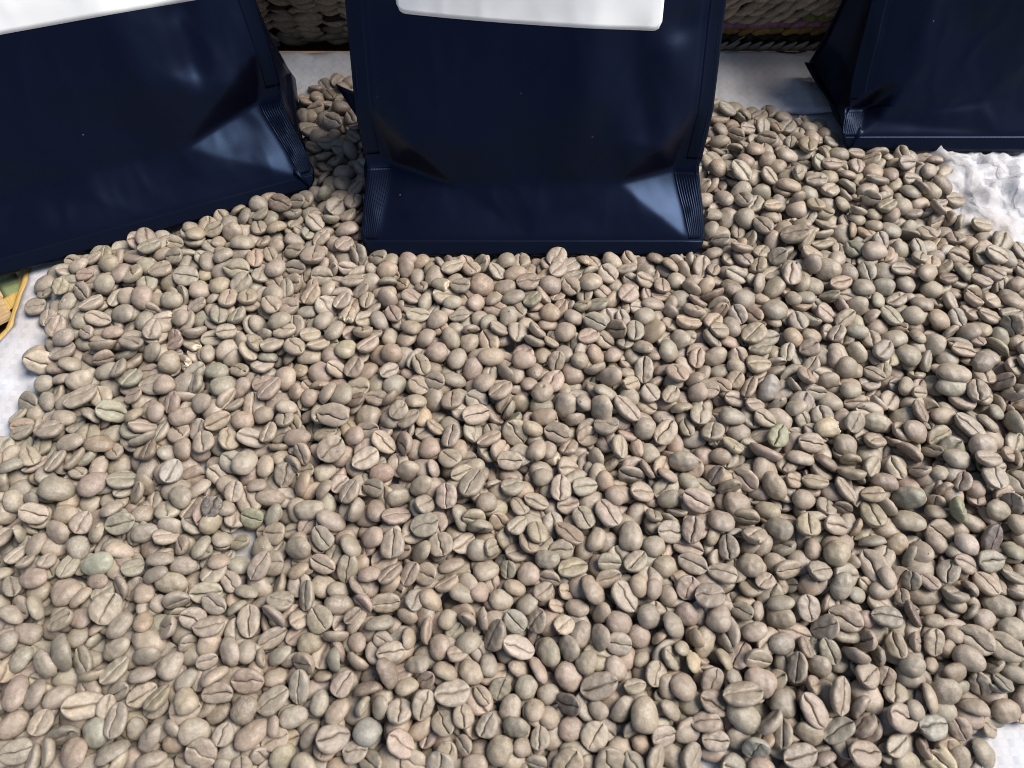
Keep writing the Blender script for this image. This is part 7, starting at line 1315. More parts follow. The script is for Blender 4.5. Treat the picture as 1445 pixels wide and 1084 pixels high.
1789,2758,16,-4,4,-41,93203,1378,2838,20,2,-2,-31,24011,-989,2883,20,88,47,-4,105107,1176,2914,18,27,-96,1,134711,1334,2907,20,17,98,-5,33203,
1386,2975,19,-1,-1,100,125903,-1014,3032,16,71,70,-2,72401,-1024,3209,21,-13,97,-22,134709,-945,3177,21,0,-2,93,34909,-1268,269,41,41,90,10,83311,
-1016,219,55,-77,63,-5,143207,-1319,235,43,-98,11,-10,133611,766,809,44,-40,-28,58,123803,1933,1126,76,12,24,78,14001,1407,1363,40,25,97,0,3101,
-1080,1664,44,33,92,20,93501,1720,1666,48,14,37,-87,44211,2044,1739,55,35,-93,-10,102901,-841,1917,41,-34,93,7,123501,-28,1886,51,-4,1,99,83001,
1262,1902,50,5,-17,-96,124109,-1184,1967,55,0,9,34,44001,-847,1980,43,0,4,-13,12601,354,1954,53,-98,-17,-10,123205,1349,2045,68,-87,46,2,103903,
-1533,2121,47,-96,-28,-6,133801,1652,2259,41,5,-4,-86,43709,1305,2378,56,-6,99,8,72305,1686,2502,52,0,-7,-94,143305,1150,2549,46,5,6,54,43601,
1742,2584,51,55,82,-11,3803,1507,2625,52,16,-98,3,14205,1031,2661,54,11,-18,92,73509,1466,2692,58,41,22,50,44109,1653,2688,42,48,87,8,72603,
1276,2916,44,-42,90,4,43713,1146,3033,36,4,-89,31,112601,-893,3055,53,2,0,-74,74601,2149,1777,74,-6,3,-98,124311,981,89,53,-32,12,-46,121203,
-1168,55,14,-53,-85,-4,83302,-1087,36,17,-1,-1,-92,143110,-975,16,19,-41,91,4,125100,-909,-1,13,2,3,22,83100,-808,26,20,0,-100,0,64600,
-610,9,19,78,63,-1,56008,-536,48,16,60,80,-1,103004,-463,22,18,-87,-49,2,134710,-367,11,19,32,-95,-1,144206,-280,-3,27,-8,15,-56,33902,
-192,4,19,-3,-1,51,104306,-125,16,18,56,-79,-23,83700,-49,22,20,31,-95,2,34302,52,33,21,-86,51,3,154906,132,39,20,2,0,-93,154206,
199,-22,20,0,-1,29,114402,280,71,15,-1,-2,-20,132600,343,32,21,-96,16,9,4500,426,14,19,68,-70,-14,62600,498,6,16,-20,-98,-3,84502,
745,18,16,2,-2,-100,84806,831,29,17,-48,87,1,153000,910,41,17,-89,-43,-10,62604,974,-19,20,-95,31,-3,24404,1094,16,19,-46,-89,-1,64200,
1163,45,15,2,-1,-84,84102,-1372,93,20,41,-91,6,63700,-1266,105,17,-3,-5,95,93800,-1111,106,18,90,44,-4,104006,-324,97,26,-78,59,-6,34510,
3,103,29,10,23,31,103910,315,121,17,96,27,-8,22012,395,87,22,34,-93,9,34200,985,49,20,95,-18,-12,13502,-1485,208,16,1,2,88,63002,
-824,196,16,-19,-98,-10,83800,-1362,274,19,-2,4,-81,94902,-1042,269,21,-11,-99,-1,114810,-1744,337,29,2,30,-54,62602,-1414,319,27,79,-57,13,53910,
-202,335,17,97,-22,-1,44810,1419,344,15,1,1,-84,53116,1738,316,22,2,99,-13,104702,-1696,397,20,90,-44,0,114200,465,401,19,0,2,3,55410,
1602,383,20,91,-38,8,142202,1771,409,19,-4,8,-30,133110,-1891,479,18,77,61,12,32402,-1818,466,31,-94,4,10,65110,-1712,469,24,-26,92,28,143602,
-196,474,23,2,17,93,104406,904,479,20,-27,-96,-2,45208,1059,485,13,78,-62,-2,2510,1552,482,16,-16,-99,1,12602,1634,472,29,-14,7,-94,34810,
1721,470,23,26,-95,14,73902,1807,460,18,-100,8,-2,23308,1894,472,21,65,-76,2,34702,-1836,533,19,-1,2,-95,34006,-1759,538,26,-93,32,14,35400,
-1183,546,18,-3,-2,95,73108,-643,554,35,70,3,-7,84416,-459,533,18,11,13,72,3404,725,531,16,-1,1,-40,123904,1428,545,18,-88,-40,3,132810,
1770,537,17,-60,-80,4,133600,1839,544,16,-2,2,-47,102900,1935,537,16,-2,1,-35,3808,-1877,594,25,-22,96,-17,155316,-1783,608,29,-12,93,32,33802,
-1689,597,25,6,-24,66,82700,-1394,624,19,-1,0,-83,113908,-615,605,16,1,0,-91,53600,1332,624,28,16,6,-88,22910,1802,613,16,70,72,-3,152210,
1884,601,22,63,77,7,24216,1959,597,17,1,4,98,3900,2035,600,28,-15,14,14,64102,-2083,669,17,72,-68,-13,102902,-1914,665,23,-36,92,-14,114200,
-1838,677,17,-3,8,-84,53416,-1172,675,38,-26,10,96,24210,-664,671,22,-16,15,-16,12804,395,677,21,0,3,6,33904,641,670,18,-1,1,83,55200,
1442,692,23,-6,-18,92,23400,1845,669,16,0,-1,41,112310,2003,676,17,-95,30,-2,134300,2090,664,20,-59,-81,0,24202,-2200,743,25,96,-22,19,24302,
-2120,747,24,-76,-61,-21,74008,-1961,740,18,-86,-51,8,143502,-1879,741,15,2,-2,-100,84308,124,727,16,-77,-64,2,163906,1176,759,20,1,-1,69,144610,
1872,730,26,-9,16,35,54110,1951,747,18,3,-100,0,63908,-2259,824,16,-1,1,5,123702,-2165,812,17,-21,97,-13,133100,-2095,797,16,3,0,-30,133300,
-2007,797,22,96,14,-5,55410,-1920,798,23,-50,-83,22,24010,-1440,810,15,100,-3,0,43602,407,811,17,33,94,-3,84106,634,808,19,94,-32,10,63306,
1846,807,18,1,3,91,134000,-2299,904,22,1,-1,51,105902,-2198,882,33,-20,-13,95,95302,-2129,885,26,-85,-48,-20,53802,-2066,855,15,1,8,-100,52600,
-1976,864,25,92,-35,19,64202,-689,881,17,-1,2,35,13000,44,854,22,-14,-8,83,93406,1886,872,23,-13,-9,-32,4200,2069,883,18,-75,65,-4,134902,
2218,877,22,98,1,-3,94600,-2423,1017,24,1,1,-9,156000,-2182,956,49,98,-16,-11,73702,-2165,939,16,1,4,60,84600,-2086,928,18,0,-2,83,103702,
-2022,957,29,15,11,95,154610,-1912,918,24,-41,88,-20,74108,-1448,941,12,0,-2,100,1808,-1095,948,23,-59,-79,-13,24006,326,944,17,70,-71,-8,54204,
1925,934,16,98,17,3,84802,2011,954,20,-80,-60,2,113502,2098,950,23,92,-25,-8,134800,2178,946,25,-48,-87,14,143412,2260,929,24,1,22,96,93802,
2354,946,18,1,2,-95,45702,-2323,1043,24,-95,-24,4,65200,-2228,1003,22,-1,1,91,155102,-2122,1015,22,29,-95,-11,104502,-2039,1033,20,-1,-99,4,72902,
-1967,1025,16,0,1,-67,123710,-1909,992,30,50,-80,18,13602,-1241,1019,21,-97,-13,9,144000,664,1006,16,2,1,-21,85000,1950,1014,22,-63,75,7,44302,
2143,1020,14,93,-37,-1,2900,2213,1009,16,1,1,-88,53402,2290,996,18,2,1,61,63700,2388,1017,16,-1,-3,94,22000,-2264,1107,18,2,1,43,64110,
-2175,1123,23,-98,-10,-3,54802,-2096,1097,19,3,-1,-59,135002,-2017,1115,21,31,-95,0,24308,-1930,1101,20,-49,87,3,74510,-1372,1079,17,0,2,10,13200,
230,1070,20,-1,-1,-99,114002,880,1080,18,-3,5,-99,5100,2009,1067,19,-97,-23,-1,64216,2083,1088,29,-13,23,-43,104000,2178,1080,17,1,-1,46,103100,
2251,1070,25,3,19,73,133700,2333,1067,15,96,28,-3,3700,2427,1079,16,-97,-23,4,84306,-2220,1185,18,-2,1,53,63716,-2143,1199,19,62,79,-1,74002,
-2059,1188,24,-83,52,21,74410,-1973,1196,21,26,-96,0,104608,-1824,1172,19,5,3,54,73702,-1709,1149,22,16,-97,-7,23416,-588,1145,20,-66,-75,-5,54202,
1940,1141,35,-1,25,-15,2600,2132,1138,15,-4,4,-74,43600,2218,1140,15,-3,3,99,162608,2286,1122,22,-69,-70,21,143300,2386,1144,18,72,69,-8,143408,
2484,1146,18,-1,0,-93,113510,-1593,1211,19,-14,96,-23,13100,-232,1200,20,5,6,53,144506,1989,1200,30,93,16,-19,33902,2162,1213,16,-5,-1,4,44200,
2254,1206,20,-1,1,94,153906,2335,1188,17,94,30,9,43408,2451,1207,26,-66,57,23,164002,-1074,1262,14,25,-97,-2,83210,604,1259,17,1,1,-78,54002,
1018,1279,20,48,88,2,114516,1821,1267,24,94,26,-22,93710,2051,1285,23,16,-6,-78,73010,2129,1286,21,2,-1,-24,24308,2308,1269,24,89,40,9,104600,
2386,1255,23,-2,0,-35,25604,2473,1260,17,32,-95,4,22510,-962,1334,28,76,-58,20,4008,-454,1353,28,7,-16,-25,153900,1354,1331,32,26,-92,16,153506,
2071,1351,33,37,16,-7,53702,2327,1345,17,-1,4,-17,13508,2435,1322,24,54,83,-4,34900,2506,1333,16,-1,-5,94,44116,-757,1403,18,-59,80,0,143402,
-671,1402,21,-67,74,3,154708,-348,1431,18,2,99,13,4106,-213,1417,19,-94,31,0,152908,589,1417,18,-1,0,-53,33416,926,1424,17,1,-11,-99,3708,
2053,1408,26,14,8,82,74300,2114,1415,29,-11,26,-62,104002,2365,1406,18,0,-100,0,134702,2455,1406,19,2,1,-66,153608,2536,1390,17,-32,-95,5,133816,
-484,1494,21,-1,-1,-42,114706,161,1491,20,-54,-80,-1,31800,796,1463,15,2,1,3,84106,2078,1488,40,81,-31,-50,24402,2156,1491,23,13,7,-8,154108,
2251,1467,27,68,67,-28,44106,2332,1469,17,1,2,-98,4602,2421,1475,18,-99,12,-3,13702,2505,1478,18,91,39,-7,123900,2572,1453,18,-2,0,-23,33200,
-1649,1538,17,1,1,-52,54010,208,1550,17,-2,6,-85,94000,842,1528,32,-19,-22,51,144310,915,1546,21,0,2,57,154500,1000,1544,23,-2,19,-92,63900,
2122,1554,19,37,-91,-17,62602,2287,1540,22,47,88,0,75702,2384,1540,16,3,3,13,84810,2469,1528,16,-3,0,-94,132808,2544,1544,15,-4,-100,-3,83816,
2615,1516,16,-23,96,17,53002,-406,1621,15,2,2,-100,43900,76,1618,16,-3,0,92,123310,730,1607,20,31,95,9,112906,967,1613,21,6,12,90,24002,
1528,1629,27,75,-58,-30,94002,2084,1604,17,-1,0,55,124500,2413,1601,22,-24,95,-20,73808,2489,1591,22,-35,91,-17,153602,2565,1602,13,-94,33,7,1900,
-212,1668,27,-5,-20,-51,53802,2123,1674,33,-67,-74,-2,152500,2367,1689,15,0,2,83,84002,2664,1668,22,-9,-12,89,145002,-1203,1742,24,94,-30,-7,35010,
-419,1746,17,1,-3,-99,133606,395,1753,18,-66,75,0,112910,1025,1744,20,9,-6,-36,94604,1623,1752,16,-1,1,-76,102502,2332,1756,17,100,-2,5,53800,
2419,1752,18,100,-9,1,63908,2497,1748,34,44,-87,-18,115000,2591,1743,26,-85,48,-16,65400,2666,1764,21,0,-1,58,115102,-1397,1802,22,6,18,86,54000,
-1017,1828,23,22,-95,14,33706,-206,1823,20,-1,-3,98,104910,421,1820,15,-1,5,-97,43604,733,1797,18,-2,1,-52,103706,973,1815,20,-5,-2,-92,144304,
1318,1827,19,-60,-79,-11,134300,1803,1819,34,-22,1,-86,114604,2202,1817,22,-28,-95,-13,144116,2289,1829,16,-94,35,5,54002,2471,1824,14,0,1,-66,122910,
2548,1827,23,79,56,8,154100,2618,1836,18,3,-3,-95,124904,-1507,1900,22,-98,-9,-19,63308,-1209,1886,17,-2,1,89,13302,-323,1903,16,-1,1,98,152100,
-2,1890,19,1,-1,100,114000,713,1895,29,-97,-12,-8,83106,883,1891,15,0,2,-78,162806,2260,1903,31,-93,-21,-30,14206,2332,1885,18,-2,-2,89,103810,
2432,1894,23,16,3,-36,73408,2587,1904,17,5,100,0,103502,-1723,1946,14,100,0,-4,52610,-588,1966,23,-39,91,13,154402,-35,1966,15,90,42,-4,53202,
43,1969,19,-1,1,63,73800,837,1931,21,-95,27,-15,63604,1703,1966,21,74,65,-3,103402,1876,1967,25,12,7,53,114116,2282,1958,19,1,10,95,14002,
2365,1944,17,83,-56,6,123602,2445,1977,21,0,2,-11,65208,2528,1969,23,76,-62,12,24010,2616,1978,19,96,28,0,33704,-1946,1988,19,99,14,-7,113200,
2090,2042,22,-62,-77,-11,144100,2326,2038,27,15,-19,94,103402,2409,2047,28,-20,-7,-9,113110,2484,2059,28,89,31,-17,84916,2566,2045,18,-10,99,4,93902,
-1314,2088,30,13,-20,29,44316,-1240,2089,23,0,98,-10,104400,-994,2084,17,83,55,-3,43602,-826,2104,20,1,14,98,94110,-590,2108,23,13,10,80,94706,
209,2103,20,-80,-60,-1,24400,1089,2102,32,-10,-21,-31,164710,2206,2119,27,12,-18,94,13708,2287,2099,20,-2,1,-70,24302,2353,2091,12,-3,0,81,41900,
2498,2116,20,98,-5,5,53806,2618,2104,16,95,-31,-4,54208,-1288,2156,21,3,-11,-88,94800,1346,2170,26,-4,25,-60,13400,1632,2173,40,26,-12,75,34900,
2348,2161,19,-92,-34,11,84708,-1326,2212,22,-81,-53,-17,2810,1660,2233,13,2,0,-43,83100,-893,2293,22,-91,37,20,54110,-685,2296,19,98,-21,4,54702,
874,2292,18,-78,62,1,153310,1274,2284,20,-1,-1,7,114408,1458,2290,21,71,65,18,133702,-1397,2321,25,11,-9,-82,146006,-667,2378,17,-99,-11,3,124510,
1071,2343,32,89,39,-20,35510,1166,2360,23,76,-63,15,24400,1569,2346,18,-39,91,3,124210,1658,2351,20,4,21,88,102100,-711,2438,18,-30,95,5,94000,
865,2389,17,-49,87,1,124400,1199,2434,18,-3,1,-45,32804,1677,2416,17,-2,1,-42,5002,-984,2486,22,1,1,-56,154800,-646,2499,18,96,28,-3,94208,
1246,2474,19,8,17,86,3300,1720,2481,20,89,46,1,114202,853,2569,16,-1,1,54,53904,1202,2552,18,-5,-3,-64,133702,1593,2563,30,16,-15,92,84510,
1675,2545,20,8,7,-98,13802,-735,2614,20,94,-21,9,133402,-641,2604,17,-2,0,2,4810,884,2642,24,-93,-4,1,124406,963,2618,18,-96,-27,-1,134412,
1802,2635,14,-31,95,-2,83100,-775,2676,19,-1,-12,-98,94200,-683,2678,19,0,-1,56,114008,867,2692,18,-29,92,-24,43410,1531,2700,19,99,12,-3,94208,
-841,2727,27,-12,-17,89,153702,-765,2758,23,-92,-35,-9,73900,-642,2762,23,-53,85,0,76002,1002,2754,25,2,16,77,74406,1074,2767,26,-8,16,-36,64410,
1249,2780,18,10,7,38,143106,1485,2780,14,-2,4,-98,2900,1582,2758,21,60,78,15,33802,-721,2832,29,-58,-80,12,35104,836,2798,16,70,-71,4,133700,
959,2822,23,2,-20,-89,164716,1055,2843,16,0,2,28,12806,1450,2832,28,15,-95,5,64302,-839,2900,17,-95,29,-10,123000,-644,2893,20,97,23,1,114310,
837,2882,18,-1,2,-98,23410,921,2898,18,-2,1,99,13708,1087,2897,26,-53,-84,13,86008,965,2966,25,10,-13,-45,145200,1111,2985,26,14,2,74,114106,
918,3054,24,-86,49,7,34306,995,3055,17,-1,1,65,54100,1068,3052,15,-29,96,2,123708,1132,3124,23,-1,1,95,155316,-723,3103,21,69,-72,2,104900,
800,3127,18,-64,76,3,14100,869,3110,17,-82,-57,-1,63004,1025,3152,26,95,19,1,75400,-738,3194,27,5,99,-3,35802,-651,3180,30,-11,-10,-16,154802,
-559,3293,18,92,-38,-3,33402,-693,3266,19,-17,-98,-2,5708,-603,3368,19,1,0,-28,73800,-935,3333,17,-1,0,65,124606,-841,3337,19,-99,-16,-1,64400,
-759,3383,21,-96,26,12,15108,-1304,54,35,-23,24,11,93702,-890,45,37,-28,9,-74,105310,-666,74,13,-92,39,1,82702,-510,71,45,28,95,-15,94406,
-409,42,48,64,-77,-1,74000,-358,-59,26,2,25,-94,54100,-232,65,14,-2,0,27,83302,-176,43,51,-74,66,-8,154210,-80,61,53,49,-87,3,63900,
-12,18,54,71,-70,-9,64616,101,50,56,-2,4,89,134310,218,49,31,20,-97,12,34406,367,-19,21,19,-6,40,82502,453,65,49,-80,-54,-8,133704,
755,65,31,-9,31,94,54408,848,68,53,-2,-3,49,93110,897,-6,34,11,-25,39,4402,1049,17,50,98,19,6,105102,1243,54,46,-93,37,5,123410,
-427,88,24,5,-21,88,83404,-251,88,46,3,9,-70,3300,-458,211,51,-17,-1,25,72700,-1691,366,52,3,100,7,2810,-1824,431,60,14,-16,54,64008,
-1747,457,51,1,97,25,73008,1806,419,48,13,-98,-13,73800,-1973,528,45,40,88,3,13408,-1872,533,69,-73,-67,-14,154810,-1774,521,62,-96,18,6,132800,
425,514,33,-9,69,-58,12702,1554,503,46,90,-44,3,133002,1738,530,46,-5,-1,88,83402,1818,513,49,-40,-92,7,154816,1917,519,49,23,-96,13,83816,
-1937,595,62,6,-8,-27,115600,-1810,587,66,98,16,-9,103216,-1755,579,77,-9,31,-26,3808,1771,596,46,56,81,4,14302,1867,576,50,-12,-19,73,2800,
1961,563,61,89,-37,0,153900,-2077,665,53,58,-79,-3,33600,-1955,676,64,97,11,-19,103608,-1868,672,61,-12,3,-49,85310,1821,647,48,-8,2,98,113400,
1977,656,52,-8,-36,60,94102,2060,650,55,-97,24,-5,105202,-2042,731,51,-4,-27,92,33308,-1915,738,52,-35,87,34,45510,-1829,749,52,91,35,19,4400,
1838,759,51,97,22,-6,103600,1923,728,57,3,-2,46,24600,2043,743,57,2,-18,-43,24002,2111,727,42,30,95,-8,133404,-2119,822,52,91,-37,-11,15302,
-2012,828,56,62,71,3,34508,-1879,800,55,-89,41,-12,123800,1991,799,41,16,96,5,3106,2257,814,37,61,-73,24,63700,-2271,876,52,21,-96,-9,134100,
-1937,911,63,-93,-34,-12,114202,1940,887,51,-58,-79,-19,33116,2019,911,58,-83,46,18,114700,2132,856,55,3,-1,-71,34600,-2090,951,56,3,-18,-27,24400,
-1970,960,46,-82,-18,45,133900,1952,955,48,-98,19,-8,133302,2110,1014,42,8,1,64,92804,-2287,990,44,37,-14,-29,143016,-2180,1046,39,30,-72,-21,33108,
-2120,1086,53,-51,83,-18,63900,-2011,1063,49,-95,19,16,153108,-1939,1041,56,-12,-7,75,63400,1948,1021,57,-10,99,9,123500,2054,1050,63,13,-8,81,23010,
2180,1040,49,6,3,-61,113608,2240,978,43,99,12,9,134902,2330,1008,41,-10,14,-65,163800,-2237,1079,45,46,-86,-22,144600,-2050,1142,53,95,-31,-3,123902,
-1970,1116,53,-2,2,-30,142810,1997,1096,50,-10,0,80,133804,2290,1144,55,97,5,-12,34810,2053,1161,50,49,-87,-5,63102,2406,1157,49,-17,15,-47,55810,
-1785,1284,46,83,51,9,53402,-1011,1244,41,-59,-80,4,42200,2096,1239,58,2,1,98,75600,2172,1236,57,-54,-65,50,94710,2246,1222,55,-13,-6,48,33102,
2580,1300,22,-12,-99,0,95200,2116,1314,53,13,99,-10,134410,2292,1289,56,86,-43,26,34700,2381,1283,60,5,-24,-79,73516,2093,1374,66,54,-82,-3,3206,
2167,1383,57,-3,-4,-77,74902,2262,1381,45,-90,43,1,133310,2347,1383,56,12,-98,17,112402,2427,1378,54,-12,-9,38,144702,2204,1467,53,-17,-16,55,43200,
2398,1445,48,-87,45,-18,32802,2465,1474,52,-8,5,70,54606,2074,1556,51,4,95,-25,13606,2180,1534,60,-96,23,-7,124210,2260,1506,54,6,-3,-44,53300,
2350,1511,53,-1,17,-17,23300,2531,1516,47,17,-97,-10,114210,2145,1605,57,7,1,-12,114216,2228,1590,54,-61,78,5,34308,2306,1601,53,-1,8,63,103800,
2376,1627,43,46,-89,-1,3510,2490,1596,63,-10,96,-8,63202,2577,1573,38,8,5,99,123906,2165,1690,72,-56,81,-4,35116,2251,1680,52,-21,97,15,35700,
2343,1694,43,100,-4,6,54100,2551,1683,46,-3,4,57,42702,2617,1650,33,71,58,35,104200,-1488,1750,52,40,-91,-12,144610,584,1728,65,-95,27,-8,92604,
894,1741,53,5,0,97,55406,2196,1746,48,-3,2,58,14100,2283,1746,49,0,10,-86,112808,2384,1740,53,94,-23,1,133310,2502,1712,67,-88,-40,-2,63602,
2574,1736,61,-81,57,-17,44910,2159,1812,48,6,-8,75,82700,2255,1825,54,-4,9,-89,134910,2341,1814,43,-3,-2,89,144302,2446,1812,44,1,2,73,63610,
2559,1852,66,-97,-10,-21,165416,-1615,1906,51,-31,90,-21,93106,-788,1880,46,-92,-31,17,44310,2332,1913,54,-93,20,-29,32902,
2396,1881,49,-89,42,-7,104008,2488,1903,58,7,0,-41,154608,2591,1919,56,4,6,66,154200,-315,1969,26,-22,19,-84,92400,946,1960,51,-5,-20,-64,43802,
2277,1986,45,42,-88,22,123702,2326,1978,36,-23,-13,-51,161902,2465,1994,54,-13,8,-32,44004,2530,2006,46,31,92,-19,13200,
-1754,2042,39,-16,-13,-92,43308,403,2024,58,-80,57,12,52002,1780,2069,47,63,-76,-5,134900,2331,2107,49,19,-95,-7,64202,2435,2173,23,6,-11,-98,74412,
1566,2117,55,-16,-4,52,73316,1232,2245,69,6,-3,2,33700,-702,2477,51,-9,2,89,124300,900,2457,54,-1,10,-99,24906,-770,2552,44,32,-94,-7,163006,
934,2546,60,-47,84,-11,45402,1278,2559,58,20,-97,-11,53704,1497,2525,52,-98,-2,17,71810,-704,2652,62,-39,-88,-26,25000,889,2606,51,63,-72,-30,25202,
981,2613,63,-23,-4,-53,84400,1340,2609,41,-75,-66,4,84200,-749,2698,46,-12,11,16,123502,1228,2711,54,-5,16,71,113902,-701,2736,59,0,8,76,94216,
899,2757,46,-98,-5,-14,74606,1002,2770,59,-23,-96,15,103106,1193,2775,58,-23,-5,13,155002,-830,2850,50,3,-9,-65,164300,-772,2846,74,-94,33,-4,93602,
933,2840,49,93,19,7,153706,1030,2829,49,-97,-10,-19,63310,-781,2919,52,98,-20,-9,133802,-706,2881,64,5,14,42,33602,920,2900,55,38,91,1,34002,
1001,2903,50,7,9,44,72608,1107,2915,59,-3,-4,-70,64702,-845,2958,49,-84,51,15,144206,-762,2997,45,-99,-12,2,64602,-647,2942,51,94,32,-2,14200,
842,2936,49,-90,-43,5,14306,912,2993,48,-87,47,-5,154402,1063,3077,49,5,-7,-100,34916,-809,3060,49,2,14,71,12006,-703,3055,56,-16,-5,-98,63316,
-607,3032,56,-7,17,-63,5602,833,3050,40,78,-62,6,85502,-854,3136,52,100,5,-1,114600,-771,3118,52,-3,-6,84,5706,-666,3120,58,-11,-6,96,103808,
-896,3210,44,5,5,-29,83404,-798,3215,47,12,-8,-86,165216,-622,3246,37,-76,-45,41,24002,-915,3304,44,51,-83,-19,13102,-844,3288,48,4,7,-46,152706,
-725,3326,25,-5,27,-93,4106,-1706,350,82,-5,-4,93,55102,1752,354,44,96,12,-4,5100,-1753,418,67,-58,-75,-24,14602,-1907,487,92,-86,49,-2,114702,
-1782,493,90,-55,83,7,103710,1758,476,71,-87,-39,-30,24300,1865,520,81,83,52,-21,153302,-1921,570,101,-94,31,6,153008,-1842,616,98,1,-10,-98,73608,
-2008,635,69,39,-17,-52,123900,-1915,707,85,26,96,-2,73400,1879,653,66,-28,-7,-89,153602,1950,649,79,-16,-34,74,74200,2047,643,91,-98,18,-3,14000,
-2222,793,54,29,53,-73,83808,-2101,732,59,3,-20,53,82504,-2062,714,82,-50,87,0,33210,-1978,765,65,71,-61,-35,104200,-1840,743,84,-45,87,-5,5500,
1880,748,83,98,12,9,22802,1996,725,57,49,73,38,3408,2118,766,67,-18,-6,-66,94608,-2212,827,42,83,-28,-5,82412,-2083,867,61,-8,26,-6,153200,
1878,812,74,-88,42,4,143402,1946,817,63,0,8,-48,123002,2059,814,68,-5,-25,-59,135406,2181,790,41,32,-30,61,63702,-2214,884,77,6,11,-80,145200,
-2018,898,74,-25,96,-6,24810,-1885,861,71,84,17,13,134202,1867,948,63,-45,-5,-33,124102,2006,849,66,-10,64,-76,23302,2127,909,79,74,62,-18,35110,
2215,895,58,92,39,-3,144300,-2348,962,28,-98,-12,-17,14700,-2110,1004,74,-22,-3,22,155200,-2012,1003,62,-86,-49,-11,33600,1922,972,78,-17,-17,90,94900,
2028,984,57,-97,23,1,94608,2166,973,59,4,-10,-5,3702,2330,910,42,13,97,17,53300,-2158,1120,58,-42,90,-7,123102,1992,1057,95,-14,2,71,114900,
2115,1099,56,-44,41,-32,5306,2265,1057,58,16,20,93,54002,2337,1078,53,-18,-8,-84,64200,1964,1162,72,-59,38,-10,103210,2042,1134,83,3,6,-75,54002,
2160,1153,35,-13,31,4,43404,2206,1163,49,-35,-22,83,83508,2004,1226,69,1,-99,-9,24202,2104,1182,79,-43,-85,-30,44600,2195,1267,70,31,61,63,124316,
2331,1206,52,95,21,-23,53308,2117,1297,92,-2,-3,22,33602,2218,1303,62,-82,36,-24,94800,2359,1332,65,-35,31,46,124400,2122,1398,84,52,84,-14,93000,
2204,1386,96,-3,-6,-87,145508,2270,1350,79,12,-4,-92,154302,2141,1474,62,-70,-71,-1,154200,2295,1438,53,65,-58,-43,83902,2356,1439,74,-18,11,95,154102,
2301,1545,75,73,64,21,1902,2410,1525,56,-26,-7,-84,54216,2175,1591,93,-1,5,12,73808,2248,1577,90,-68,-71,-9,134602,2361,1579,70,17,-97,-16,33302,
2439,1598,68,67,66,12,54802,2562,1618,50,-15,-31,-91,62610,2326,1670,79,19,-6,75,33110,2409,1657,81,-67,71,-8,155102,2513,1655,71,14,26,-92,13604,
2241,1770,78,10,99,5,125200,2332,1769,76,-39,92,0,85000,2421,1770,67,97,-22,5,123508,2531,1785,67,-70,71,-6,82810,2203,1858,72,-100,-4,-7,54610,
2315,1852,71,-77,62,-5,53308,2392,1844,77,-57,81,-1,34210,2488,1844,71,-79,-59,-12,22706,2361,1990,52,-20,24,-22,64200,2431,1956,74,-98,4,-20,144502,
-1675,2009,73,-2,30,-93,123308,2276,2051,56,2,-13,-35,54100,2418,2110,26,-84,35,5,13610,-700,2560,58,0,13,-45,134100,891,2528,68,94,8,33,44402,
943,2664,88,-87,48,7,35202,-779,2762,71,11,26,-48,85308,891,2725,75,15,6,-98,133600,-699,2801,70,-25,-12,-94,103506,1020,2816,76,-94,29,-11,43508,
-761,2906,86,-6,97,-23,43402,875,2841,31,35,-82,-17,123308,1033,2910,73,10,22,71,33100,-793,2977,80,-85,51,-7,134310,-718,2956,72,4,-2,-100,13108,
-624,2965,83,98,11,-6,74202,866,2947,82,2,9,98,124802,892,3064,75,-1,-16,-98,24410,1031,3000,59,-100,0,2,75104,-854,3057,88,4,13,5,153712,
-674,3003,55,-69,63,28,63200,-798,3128,93,2,0,10,35108,-713,3147,80,-3,-8,-53,54800,-594,3131,52,13,34,61,122902,-867,3234,64,19,27,93,23306,
-729,3256,58,53,-84,12,104006,1002,2804,94,2,-17,-1,4802,1070,3032,87,-21,-96,3,135100,966,2604,117,10,-8,82,24404,]
NIND = 300
